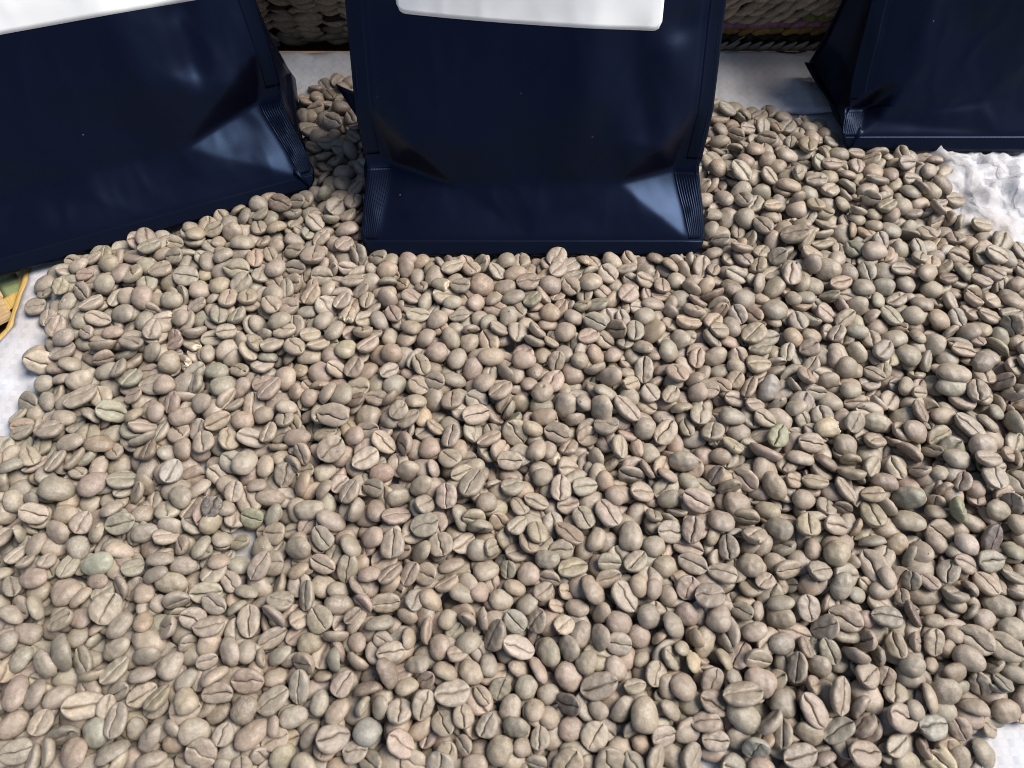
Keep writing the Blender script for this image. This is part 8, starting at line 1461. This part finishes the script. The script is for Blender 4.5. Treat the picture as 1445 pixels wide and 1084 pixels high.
LABELS = [
'dark bean with open crease',
'dark grey wrinkled bean',
'pale flaky wrinkled bean',
'dark brown split bean',
'smooth pale green bean',
'round pale green bean',
'broken cream bean, round side showing',
'cream chipped bean, crease showing',
'broken cream bean with brown tip',
'orange bean with white broken tip',
'blackened bean, crease showing',
'whitish wrinkled bean, round side showing',
'bluish bean on bare white sack',
'olive bean with dark crease',
'small orange bean, round side showing',
'tan bean with insect hole',
'green bean with crease up',
'round blue-grey bean, round side showing',
'green oval bean, crease showing',
'charcoal furrowed bean, crease showing',
'long green bean on its side',
"tan bean, crease up, one bean-length from round pale green bean at eleven o'clock",
"grey-beige bean, crease up, four bean-lengths from the olive bean at eleven o'clock",
"tan bean, dome up, two bean-lengths from dark grey wrinkled bean at nine o'clock",
"grey-beige bean, crease up, three bean-lengths from the dark bean at seven o'clock",
"grey-beige bean, dome up, five bean-lengths from the blackened bean at nine o'clock",
"grey-beige bean, crease up, two bean-lengths from the bluish bean at three o'clock",
"pale bean, crease up, two bean-lengths from the olive bean at five o'clock",
"grey-beige bean, crease up, three bean-lengths from broken cream bean at nine o'clock",
"grey-beige bean, crease up, two bean-lengths from the bluish bean at twelve o'clock",
"tan bean, crease up, two bean-lengths from dark brown split bean at four o'clock",
"rosy bean, dome up, three bean-lengths from the olive bean at four o'clock",
"rosy bean, crease up, two bean-lengths from the bluish bean at two o'clock",
"greyish bean, dome up, one bean-length from the bluish bean at eleven o'clock",
"grey-beige bean, crease up, two bean-lengths from the dark bean at four o'clock",
"rosy bean, dome up, three bean-lengths from round pale green bean at nine o'clock",
"rosy bean, crease up, three bean-lengths from the cream chipped bean at nine o'clock",
"bluish bean, crease up, one bean-length from the cream chipped bean at twelve o'clock",
"greyish bean, crease up, three bean-lengths from round blue-grey bean at ten o'clock",
"rosy bean, crease up, two bean-lengths from dark brown split bean at nine o'clock",
"rosy bean, crease up, three bean-lengths from the olive bean at three o'clock",
"greyish bean, crease up, three bean-lengths from round pale green bean at nine o'clock",
"rosy bean, crease up, one bean-length from round blue-grey bean at four o'clock",
"tan bean, dome up, one bean-length from round pale green bean at eight o'clock",
"rosy bean, crease up, three bean-lengths from the bluish bean at two o'clock",
"tan bean, crease up, four bean-lengths from the green oval bean at two o'clock",
"rosy bean, dome up, three bean-lengths from round pale green bean at ten o'clock",
"grey-beige bean, crease up, four bean-lengths from charcoal furrowed bean at six o'clock",
"tan bean, dome up, three bean-lengths from the olive bean at three o'clock",
"olive bean, dome up, two bean-lengths from the small orange bean at nine o'clock",
"grey-beige bean, dome up, two bean-lengths from the olive bean at four o'clock",
"grey-beige bean, crease up, four bean-lengths from the olive bean at nine o'clock",
"grey-beige bean, crease up, two bean-lengths from the olive bean at eight o'clock",
"pale bean, crease up, four bean-lengths from pale flaky wrinkled bean at five o'clock",
"greyish bean, crease up, two bean-lengths from the dark bean at four o'clock",
"greyish bean, crease up, three bean-lengths from the bluish bean at three o'clock",
"grey-beige bean, crease up, three bean-lengths from the dark bean at nine o'clock",
"pale bean, crease up, one bean-length from the small orange bean at eight o'clock",
"grey-beige bean, dome up, four bean-lengths from cream chipped bean at one o'clock",
"pale bean, crease up, four bean-lengths from the green oval bean at six o'clock",
"grey-beige bean, dome up, one bean-length from the olive bean at one o'clock",
"grey-beige bean, crease up, two bean-lengths from cream chipped bean at eleven o'clock",
"tan bean, dome up, four bean-lengths from pale flaky wrinkled bean at six o'clock",
"grey-beige bean, crease up, two bean-lengths from broken cream bean at twelve o'clock",
"rosy bean, dome up, two bean-lengths from the olive bean at twelve o'clock",
"grey-beige bean, dome up, two bean-lengths from cream chipped bean at twelve o'clock",
"greyish bean, lying on edge, four bean-lengths from the olive bean at ten o'clock",
"rosy bean, dome up, two bean-lengths from dark grey wrinkled bean at two o'clock",
"pale bean, crease up, five bean-lengths from the dark bean at twelve o'clock",
"tan bean, dome up, three bean-lengths from the cream chipped bean at two o'clock",
"greyish bean, crease up, five bean-lengths from the blackened bean at ten o'clock",
"pale bean, crease up, five bean-lengths from the green oval bean at one o'clock",
"pale bean, crease up, one bean-length from round blue-grey bean at two o'clock",
"pale bean, crease up, two bean-lengths from the olive bean at three o'clock",
"rosy bean, crease up, three bean-lengths from the orange bean at four o'clock",
"grey-beige bean, dome up, four bean-lengths from the dark bean at eight o'clock",
"greyish bean, dome up, two bean-lengths from the bluish bean at one o'clock",
"pale bean, dome up, three bean-lengths from the orange bean at six o'clock",
"grey-beige bean, crease up, four bean-lengths from small orange bean at seven o'clock",
"grey-beige bean, dome up, one bean-length from broken cream bean at seven o'clock",
"greyish bean, lying on edge, two bean-lengths from the olive bean at seven o'clock",
"greyish bean, dome up, two bean-lengths from the small orange bean at twelve o'clock",
"olive bean, crease up, three bean-lengths from the dark bean at ten o'clock",
"grey-beige bean, dome up, four bean-lengths from the olive bean at nine o'clock",
"pale bean, dome up, three bean-lengths from dark brown split bean at seven o'clock",
"greyish bean, dome up, two bean-lengths from the charcoal furrowed bean at six o'clock",
"grey-beige bean, crease up, four bean-lengths from insect-holed bean at seven o'clock",
"grey-beige bean, crease up, three bean-lengths from broken cream bean at ten o'clock",
"tan bean, dome up, one bean-length from smooth pale green bean at eight o'clock",
"rosy bean, dome up, two bean-lengths from pale flaky wrinkled bean at four o'clock",
"pale bean, dome up, three bean-lengths from smooth pale green bean at three o'clock",
"olive bean, crease up, one bean-length from the small orange bean at eleven o'clock",
"rosy bean, dome up, three bean-lengths from smooth pale green bean at twelve o'clock",
"tan bean, dome up, one bean-length from the olive bean at three o'clock",
"olive bean, dome up, three bean-lengths from round blue-grey bean at eight o'clock",
"grey-beige bean, dome up, five bean-lengths from broken cream bean at nine o'clock",
"grey-beige bean, crease up, six bean-lengths from the blackened bean at ten o'clock",
"pale bean, dome up, two bean-lengths from the broken cream bean at one o'clock",
"tan bean, crease up, two bean-lengths from the insect-holed bean at seven o'clock",
"grey-beige bean, crease up, three bean-lengths from the olive bean at one o'clock",
"greyish bean, dome up, three bean-lengths from the green bean at six o'clock",
"pale bean, crease up, four bean-lengths from dark brown split bean at nine o'clock",
"grey-beige bean, crease up, two bean-lengths from green oval bean at six o'clock",
"tan bean, dome up, one bean-length from the small orange bean at one o'clock",
"grey-beige bean, dome up, four bean-lengths from cream chipped bean at eleven o'clock",
"grey-beige bean, crease up, five bean-lengths from the dark bean at twelve o'clock",
"rosy bean, crease up, four bean-lengths from the orange bean at five o'clock",
"rosy bean, dome up, three bean-lengths from pale flaky wrinkled bean at five o'clock",
"pale bean, crease up, seven bean-lengths from smooth pale green bean at eleven o'clock",
"grey-beige bean, dome up, three bean-lengths from the olive bean at eleven o'clock",
"olive bean, crease up, four bean-lengths from pale flaky wrinkled bean at five o'clock",
"tan bean, crease up, three bean-lengths from dark brown split bean at seven o'clock",
"rosy bean, crease up, three bean-lengths from the orange bean at seven o'clock",
"pale bean, crease up, three bean-lengths from smooth pale green bean at ten o'clock",
"olive bean, crease up, three bean-lengths from the small orange bean at nine o'clock",
"pale bean, crease up, one bean-length from the olive bean at nine o'clock",
"greyish bean, crease up, one bean-length from dark brown split bean at nine o'clock",
"greyish bean, dome up, two bean-lengths from the small orange bean at eight o'clock",
"pale bean, crease up, three bean-lengths from the bluish bean at one o'clock",
"greyish bean, dome up, three bean-lengths from the broken cream bean at three o'clock",
"greyish bean, crease up, two bean-lengths from the long green bean at two o'clock",
"greyish bean, dome up, three bean-lengths from the charcoal furrowed bean at six o'clock",
"greyish bean, crease up, two bean-lengths from smooth pale green bean at one o'clock",
"pale bean, crease up, three bean-lengths from pale flaky wrinkled bean at seven o'clock",
"grey-beige bean, lying on edge, eight bean-lengths from bluish bean at three o'clock",
"pale bean, crease up, three bean-lengths from the broken cream bean at one o'clock",
"tan bean, crease up, one bean-length from dark grey wrinkled bean at seven o'clock",
"greyish bean, dome up, three bean-lengths from pale flaky wrinkled bean at six o'clock",
"grey-beige bean, crease up, five bean-lengths from broken cream bean at seven o'clock",
"tan bean, crease up, three bean-lengths from the dark bean at four o'clock",
"grey-beige bean, lying on edge, four bean-lengths from olive bean at nine o'clock",
"grey-beige bean, crease up, two bean-lengths from the olive bean at ten o'clock",
"olive bean, dome up, two bean-lengths from the green bean at six o'clock",
"grey-beige bean, crease up, two bean-lengths from cream chipped bean at ten o'clock",
"rosy bean, crease up, two bean-lengths from the dark bean at nine o'clock",
"greyish bean, dome up, four bean-lengths from round pale green bean at eleven o'clock",
"pale bean, crease up, four bean-lengths from the green oval bean at two o'clock",
"rosy bean, dome up, three bean-lengths from the broken cream bean at ten o'clock",
"grey-beige bean, dome up, one bean-length from the olive bean at seven o'clock",
"grey-beige bean, crease up, one bean-length from the bluish bean at nine o'clock",
"tan bean, dome up, two bean-lengths from pale flaky wrinkled bean at eight o'clock",
"grey-beige bean, dome up, two bean-lengths from the orange bean at four o'clock",
"tan bean, crease up, one bean-length from pale flaky wrinkled bean at ten o'clock",
"greyish bean, lying on edge, four bean-lengths from olive bean at ten o'clock",
"olive bean, crease up, one bean-length from dark brown split bean at seven o'clock",
"pale bean, crease up, one bean-length from dark brown split bean at five o'clock",
"grey-beige bean, dome up, three bean-lengths from green oval bean at three o'clock",
"grey-beige bean, dome up, two bean-lengths from the blackened bean at one o'clock",
"grey-beige bean, dome up, three bean-lengths from broken cream bean at eight o'clock",
"grey-beige bean, crease up, three bean-lengths from long green bean at twelve o'clock",
"greyish bean, dome up, two bean-lengths from the broken cream bean at eleven o'clock",
"greyish bean, crease up, one bean-length from pale flaky wrinkled bean at twelve o'clock",
"tan bean, crease up, three bean-lengths from dark bean at four o'clock",
"grey-beige bean, crease up, four bean-lengths from green oval bean at six o'clock",
"pale bean, dome up, four bean-lengths from the green bean at seven o'clock",
"rosy bean, crease up, three bean-lengths from the broken cream bean at twelve o'clock",
"tan bean, crease up, two bean-lengths from the dark bean at twelve o'clock",
"grey-beige bean, crease up, three bean-lengths from broken cream bean at twelve o'clock",
"olive bean, dome up, three bean-lengths from the dark bean at ten o'clock",
"tan bean, crease up, one bean-length from the orange bean at two o'clock",
"rosy bean, crease up, one bean-length from the dark bean at twelve o'clock",
"pale bean, crease up, three bean-lengths from the cream chipped bean at ten o'clock",
"rosy bean, dome up, one bean-length from round blue-grey bean at ten o'clock",
"grey-beige bean, dome up, three bean-lengths from the dark bean at eleven o'clock",
"grey-beige bean, dome up, five bean-lengths from the olive bean at ten o'clock",
"bluish bean, crease up, two bean-lengths from the blackened bean at ten o'clock",
"grey-beige bean, dome up, two bean-lengths from the olive bean at eleven o'clock",
"tan bean, dome up, three bean-lengths from the broken cream bean at two o'clock",
"tan bean, dome up, five bean-lengths from the blackened bean at eleven o'clock",
"tan bean, dome up, two bean-lengths from smooth pale green bean at nine o'clock",
"greyish bean, lying on edge, four bean-lengths from the olive bean at eight o'clock",
"tan bean, lying on edge, four bean-lengths from broken cream bean at ten o'clock",
"greyish bean, crease up, three bean-lengths from the green oval bean at seven o'clock",
"grey-beige bean, crease up, five bean-lengths from the blackened bean at nine o'clock",
"grey-beige bean, crease up, three bean-lengths from the olive bean at four o'clock",
"tan bean, dome up, two bean-lengths from the bluish bean at three o'clock",
"pale bean, dome up, five bean-lengths from brown-tipped cream bean at two o'clock",
"greyish bean, dome up, one bean-length from smooth pale green bean at eleven o'clock",
"tan bean, crease up, seven bean-lengths from the long green bean at one o'clock",
"rosy bean, crease up, four bean-lengths from pale flaky wrinkled bean at eleven o'clock",
"pale bean, crease up, one bean-length from the orange bean at twelve o'clock",
"tan bean, dome up, three bean-lengths from pale flaky wrinkled bean at three o'clock",
"grey-beige bean, dome up, two bean-lengths from green oval bean at three o'clock",
"grey-beige bean, dome up, three bean-lengths from the olive bean at two o'clock",
"orange-tan bean, dome up, two bean-lengths from small orange bean at five o'clock",
"tan bean, dome up, three bean-lengths from the green bean at seven o'clock",
"pale bean, dome up, two bean-lengths from the orange bean at eleven o'clock",
"grey-beige bean, dome up, two bean-lengths from long green bean at one o'clock",
"grey-beige bean, dome up, four bean-lengths from broken cream bean at nine o'clock",
"pale bean, dome up, two bean-lengths from pale flaky wrinkled bean at six o'clock",
"olive bean, crease up, three bean-lengths from pale flaky wrinkled bean at one o'clock",
"rosy bean, crease up, four bean-lengths from the orange bean at seven o'clock",
"greyish bean, crease up, one bean-length from the whitish wrinkled bean at seven o'clock",
"tan bean, crease up, one bean-length from the long green bean at seven o'clock",
"grey-beige bean, crease up, four bean-lengths from green oval bean at four o'clock",
"tan bean, crease up, one bean-length from the cream chipped bean at one o'clock",
"pale bean, crease up, three bean-lengths from the broken cream bean at nine o'clock",
"bluish bean, dome up, two bean-lengths from the green bean at twelve o'clock",
"grey-beige bean, crease up, three bean-lengths from green oval bean at four o'clock",
"olive bean, crease up, three bean-lengths from the orange bean at seven o'clock",
"greyish bean, crease up, three bean-lengths from round pale green bean at twelve o'clock",
"pale bean, crease up, three bean-lengths from the cream chipped bean at eleven o'clock",
"rosy bean, crease up, five bean-lengths from the insect-holed bean at seven o'clock",
"grey-beige bean, lying on edge, two bean-lengths from bluish bean at nine o'clock",
"grey-beige bean, crease up, three bean-lengths from cream chipped bean at one o'clock",
"grey-beige bean, crease up, three bean-lengths from green oval bean at five o'clock",
"grey-beige bean, crease up, two bean-lengths from green oval bean at one o'clock",
"tan bean, crease up, four bean-lengths from the green bean at twelve o'clock",
"greyish bean, dome up, two bean-lengths from round blue-grey bean at ten o'clock",
"grey-beige bean, dome up, five bean-lengths from the dark bean at three o'clock",
"grey-beige bean, dome up, two bean-lengths from broken cream bean at two o'clock",
"grey-beige bean, dome up, one bean-length from insect-holed bean at four o'clock",
"grey-beige bean, dome up, seven bean-lengths from the blackened bean at nine o'clock",
"pale bean, crease up, three bean-lengths from the orange bean at five o'clock",
"orange-tan bean, dome up, five bean-lengths from the blackened bean at ten o'clock",
"pale bean, crease up, four bean-lengths from the broken cream bean at one o'clock",
"tan bean, dome up, two bean-lengths from the dark bean at two o'clock",
"tan bean, crease up, three bean-lengths from the insect-holed bean at eight o'clock",
"grey-beige bean, crease up, one bean-length from broken cream bean at five o'clock",
"grey-beige bean, crease up, one bean-length from charcoal furrowed bean at six o'clock",
"grey-beige bean, crease up, six bean-lengths from the dark bean at four o'clock",
"orange-tan bean, dome up, four bean-lengths from insect-holed bean at eleven o'clock",
"pale bean, crease up, two bean-lengths from dark grey wrinkled bean at one o'clock",
"rosy bean, dome up, two bean-lengths from the broken cream bean at twelve o'clock",
"grey-beige bean, dome up, four bean-lengths from the bluish bean at one o'clock",
"rosy bean, dome up, three bean-lengths from the blackened bean at eleven o'clock",
"grey-beige bean, dome up, two bean-lengths from green oval bean at four o'clock",
"pale bean, dome up, two bean-lengths from pale flaky wrinkled bean at nine o'clock",
"tan bean, dome up, four bean-lengths from the broken cream bean at one o'clock",
"tan bean, crease up, one bean-length from the broken cream bean at eight o'clock",
"olive bean, crease up, three bean-lengths from dark brown split bean at eight o'clock",
"grey-beige bean, crease up, four bean-lengths from broken cream bean at eleven o'clock",
"rosy bean, crease up, three bean-lengths from the orange bean at eight o'clock",
"pale bean, dome up, three bean-lengths from pale flaky wrinkled bean at eleven o'clock",
"grey-beige bean, crease up, three bean-lengths from the orange bean at twelve o'clock",
"greyish bean, dome up, four bean-lengths from the long green bean at twelve o'clock",
"greyish bean, dome up, two bean-lengths from the long green bean at twelve o'clock",
"tan bean, dome up, three bean-lengths from pale flaky wrinkled bean at twelve o'clock",
"greyish bean, crease up, three bean-lengths from smooth pale green bean at one o'clock",
"tan bean, crease up, seven bean-lengths from brown-tipped cream bean at twelve o'clock",
"tan bean, dome up, two bean-lengths from pale flaky wrinkled bean at five o'clock",
"greyish bean, dome up, three bean-lengths from pale flaky wrinkled bean at one o'clock",
"grey-beige bean, crease up, five bean-lengths from broken cream bean at eight o'clock",
"pale bean, crease up, three bean-lengths from the blackened bean at six o'clock",
"grey-beige bean, dome up, two bean-lengths from the blackened bean at seven o'clock",
"grey-beige bean, crease up, six bean-lengths from blackened bean at ten o'clock",
"grey-beige bean, dome up, five bean-lengths from the dark bean at two o'clock",
"rosy bean, crease up, one bean-length from brown-tipped cream bean at eight o'clock",
"tan bean, lying on edge, three bean-lengths from long green bean at eleven o'clock",
"grey-beige bean, crease up, three bean-lengths from olive bean at one o'clock",
"grey-beige bean, crease up, three bean-lengths from dark bean at seven o'clock",
"tan bean, dome up, two bean-lengths from pale flaky wrinkled bean at three o'clock",
"greyish bean, dome up, five bean-lengths from the green bean at twelve o'clock",
"greyish bean, crease up, eight bean-lengths from the blackened bean at twelve o'clock",
"rosy bean, crease up, five bean-lengths from the green oval bean at three o'clock",
"rosy bean, dome up, one bean-length from the green oval bean at one o'clock",
"pale bean, dome up, one bean-length from the blackened bean at ten o'clock",
"grey-beige bean, crease up, three bean-lengths from small orange bean at eight o'clock",
"tan bean, crease up, five bean-lengths from the green oval bean at two o'clock",
"grey-beige bean, crease up, four bean-lengths from the dark bean at three o'clock",
"tan bean, crease up, two bean-lengths from smooth pale green bean at seven o'clock",
"tan bean, dome up, one bean-length from round blue-grey bean at eleven o'clock",
"rosy bean, dome up, five bean-lengths from the green oval bean at two o'clock",
"rosy bean, crease up, two bean-lengths from the insect-holed bean at five o'clock",
"grey-beige bean, dome up, six bean-lengths from the blackened bean at nine o'clock",
"rosy bean, crease up, four bean-lengths from the small orange bean at nine o'clock",
"rosy bean, crease up, two bean-lengths from the green bean at seven o'clock",
"tan bean, dome up, four bean-lengths from the orange bean at seven o'clock",
"grey-beige bean, crease up, six bean-lengths from the dark bean at two o'clock",
"grey-beige bean, dome up, one bean-length from the dark bean at two o'clock",
"pale bean, crease up, two bean-lengths from the whitish wrinkled bean at five o'clock",
"grey-beige bean, dome up, three bean-lengths from the bluish bean at nine o'clock",
"grey-beige bean, dome up, five bean-lengths from long green bean at twelve o'clock",
"rosy bean, lying on edge, two bean-lengths from cream chipped bean at one o'clock",
"rosy bean, dome up, three bean-lengths from the olive bean at one o'clock",
"pale bean, dome up, two bean-lengths from brown-tipped cream bean at three o'clock",
"pale bean, crease up, three bean-lengths from the insect-holed bean at seven o'clock",
"grey-beige bean, crease up, three bean-lengths from broken cream bean at seven o'clock",
"rosy bean, crease up, three bean-lengths from the green oval bean at four o'clock",
"grey-beige bean, crease up, four bean-lengths from the dark bean at ten o'clock",
"pale bean, dome up, one bean-length from the orange bean at one o'clock",
"pale bean, dome up, six bean-lengths from the blackened bean at ten o'clock",
"pale bean, dome up, one bean-length from the charcoal furrowed bean at one o'clock",
"grey-beige bean, crease up, four bean-lengths from the dark bean at five o'clock",
"tan bean, dome up, one bean-length from brown-tipped cream bean at five o'clock",
"grey-beige bean, dome up, one bean-length from broken cream bean at eleven o'clock",
"tan bean, crease up, four bean-lengths from the long green bean at twelve o'clock",
"grey-beige bean, crease up, four bean-lengths from green oval bean at three o'clock",
"greyish bean, dome up, two bean-lengths from smooth pale green bean at two o'clock",
"pale bean, dome up, three bean-lengths from pale flaky wrinkled bean at three o'clock",
"tan bean, dome up, four bean-lengths from the broken cream bean at eleven o'clock",
"grey-beige bean, crease up, five bean-lengths from the blackened bean at eight o'clock",
"tan bean, dome up, one bean-length from the broken cream bean at one o'clock",
"rosy bean, crease up, two bean-lengths from the broken cream bean at three o'clock",
"rosy bean, dome up, four bean-lengths from the insect-holed bean at ten o'clock",
"greyish bean, dome up, four bean-lengths from brown-tipped cream bean at two o'clock",
"tan bean, dome up, six bean-lengths from brown-tipped cream bean at twelve o'clock",
"pale bean, dome up, three bean-lengths from the broken cream bean at nine o'clock",
"olive bean, dome up, one bean-length from the blackened bean at six o'clock",
"rosy bean, dome up, two bean-lengths from the small orange bean at twelve o'clock"]
raw = np.array(DATA, float).reshape(-1, 7)
pos = raw[:, :3]/10000
qt = raw[:, 3:6]/100; qw = np.sqrt(np.clip(1-(qt**2).sum(1), 0, 1)); qt = np.c_[qw, qt]; qt /= np.linalg.norm(qt, axis=1)[:, None]
mix_ = raw[:, 6].astype(int); vr = mix_//10000; scl = (mix_//100 % 100+60)/100.; cc = mix_ % 100//2; seen = mix_ % 2
rng = np.random.RandomState(12)
nb = len(raw)
base_ = np.array([COLS[CODES[c]] for c in cc]); mean_ = np.array(COLS['n'])
sat_ = np.where(np.isin(cc, [CODES.index(c) for c in 'kcvwdm']), .8, .42)[:, None]
tint = (mean_+(base_-mean_)*sat_)*(1+rng.normal(0, .09, (nb, 1)))*(1+rng.normal(0, .018, (nb, 3)))
tint = np.clip(tint*1.0, .01, .9)
seeds = rng.rand(nb); aniso = 1+rng.uniform(-.07, .07, (nb, 3))
def attrs(me, V, M, n, core):
    a = me.attributes.new('loc', 'FLOAT_VECTOR', 'POINT'); a.data.foreach_set('vector', V.ravel())
    a = me.attributes.new('crease', 'FLOAT', 'POINT'); a.data.foreach_set('value', M)
    a = me.attributes.new('skin', 'FLOAT', 'POINT'); a.data.foreach_set('value', n)
    a = me.attributes.new('core', 'FLOAT', 'POINT'); a.data.foreach_set('value', core)
M_ONE = bean_material('green_coffee_skin', True); M_MANY = bean_material('green_coffee_skin_heap', False)
hi = []
SKIN = rng.rand(18)*1.0
for v in range(18):
    V, Fc, Mk = bean_mesh(v, 30, 20, 27)
    core = Mk if v == 16 else Mk*0; cr_ = Mk*0 if v == 16 else Mk
    # pucker the creased face
    nz_ = np.array([fnoise(p[0]*.8+v*7, p[1]*.8, p[2]*.5, 3) for p in V]); V[:, 2] += nz_*.11; V[:, 1] += nz_*.06
    me = mesh('coffee_bean', V/1000, Fc); attrs(me, V, cr_, np.full(len(V), .4+.6*SKIN[v]), core); me.materials.append(M_ONE); hi.append(me)
for i in range(NIND):
    o = bpy.data.objects.new('coffee_bean', hi[int(vr[i])]); COL.objects.link(o)
    o.location = pos[i]; o.rotation_mode = 'QUATERNION'; o.rotation_quaternion = qt[i]; o.scale = tuple((scl[i]*aniso[i]).tolist())
    o.color = (*tint[i], 1)
    tag(o, LABELS[i], 'coffee bean', 'unroasted coffee beans lying in the heap')
# all the rest of the heap, one mesh
loA = []
for v in range(18):
    out = []
    for res in ((17, 10, 15), (9, 6, 6)):
        V, Fc, Mk = bean_mesh(v, *res)
        if res[0] > 12:
            nz_ = np.array([fnoise(p[0]*.8+v*7, p[1]*.8, p[2]*.5, 3) for p in V]); V[:, 2] += nz_*.11; V[:, 1] += nz_*.06
        T = []
        for fc in Fc:
            T.append(fc[:3]); 
            if len(fc) == 4: T.append((fc[0], fc[2], fc[3]))
        out.append((V, np.array(T), Mk))
    loA.append(out)
def rotm(q):
    w_, x, y, z = q
    return np.array([[1-2*(y*y+z*z), 2*(x*y-w_*z), 2*(x*z+w_*y)], [2*(x*y+w_*z), 1-2*(x*x+z*z), 2*(y*z-w_*x)], [2*(x*z-w_*y), 2*(y*z+w_*x), 1-2*(x*x+y*y)]])
VV, TT, LO, TI, SE, CR, CO, SK = [], [], [], [], [], [], [], []; n0 = 0
for i in range(NIND, nb):
    V, T, Mk = loA[vr[i]][0 if seen[i] else 1]
    W_ = (V*scl[i]*aniso[i]/1000)@rotm(qt[i]).T+pos[i]
    VV.append(W_); TT.append(T+n0); LO.append(V); TI.append(np.tile(np.r_[tint[i], 1.], (len(V), 1))); SE.append(np.full(len(V), seeds[i]))
    CR.append(Mk*(0 if vr[i] == 16 else 1)); CO.append(Mk*(1 if vr[i] == 16 else 0)); SK.append(np.full(len(V), .4+.6*SKIN[vr[i]])); n0 += len(V)
VV = np.vstack(VV); TT = np.vstack(TT)
me = bpy.data.meshes.new('coffee_bean_heap'); me.vertices.add(len(VV)); me.vertices.foreach_set('co', VV.ravel())
me.loops.add(TT.size); me.loops.foreach_set('vertex_index', TT.ravel()); me.polygons.add(len(TT))
me.polygons.foreach_set('loop_start', np.arange(0, TT.size, 3)); me.polygons.foreach_set('use_smooth', np.ones(len(TT), bool))
me.update(calc_edges=True); me.validate()
attrs(me, np.vstack(LO), np.concatenate(CR), np.concatenate(SK), np.concatenate(CO))
a = me.attributes.new('tint', 'FLOAT_COLOR', 'POINT'); a.data.foreach_set('color', np.vstack(TI).ravel())
a = me.attributes.new('seed', 'FLOAT', 'POINT'); a.data.foreach_set('value', np.concatenate(SE))
heap = link('coffee_bean_heap', me, None, (M_MANY,))
tag(heap, 'heap of unroasted grey-beige coffee beans spread over the white sack', 'coffee beans', None, 'stuff')
print('triangles in heap', len(TT))

# chaff: papery flakes and crumbs shed by the beans
m_ch, nt_, b_ = new_mat('chaff_flake', (.42, .34, .25), .6, .3)
cell = .0006; gi = np.floor((VV[:, 0]+.30)/cell).astype(int); gj = np.floor((VV[:, 1]+.05)/cell).astype(int)
ok = (gi >= 0) & (gi < 1000) & (gj >= 0) & (gj < 640); Z = np.zeros((1000, 640)); np.maximum.at(Z, (gi[ok], gj[ok]), VV[ok, 2])
random.seed(77); CV, CF = [], []; tries = 0
while len(CV) < 170*9 and tries < 6000:
    tries += 1
    i_, j_ = random.randrange(60, 940), random.randrange(60, 570); z0 = Z[i_, j_]
    x, y = (i_+.5)*cell-.30, (j_+.5)*cell-.05
    win = Z[i_-2:i_+3, j_-2:j_+3]
    if z0 < .004 or z0 < win.max()-.0001 or inside_bag(x, y): continue
    p = Vector((x, y, z0)); n_ = Vector((random.gauss(0, .2), random.gauss(0, .2), 1)).normalized(); t1 = n_.orthogonal().normalized(); t2 = n_.cross(t1)
    a0 = random.random()*6.3; L_ = random.uniform(.0003, .0010); w_ = L_*random.uniform(.25, .7); b0 = len(CV)
    for k_ in range(8):
        a_ = a0+k_*math.pi/4; q = t1*math.cos(a_)*L_+t2*math.sin(a_)*w_
        CV.append((p+n_*(.00005+.0002*math.cos(2*a_))+q*random.uniform(.7, 1.1))[:])
    CV.append((p+n_*.0002)[:])
    for k_ in range(8): CF.append((b0+k_, b0+(k_+1) % 8, b0+8))
ch = link('chaff', mesh('chaff', CV, CF), None, (m_ch,)); md = ch.modifiers.new('thickness', 'SOLIDIFY'); md.thickness = .00008
tag(ch, 'papery flakes and crumbs shed among the beans', kind='stuff')
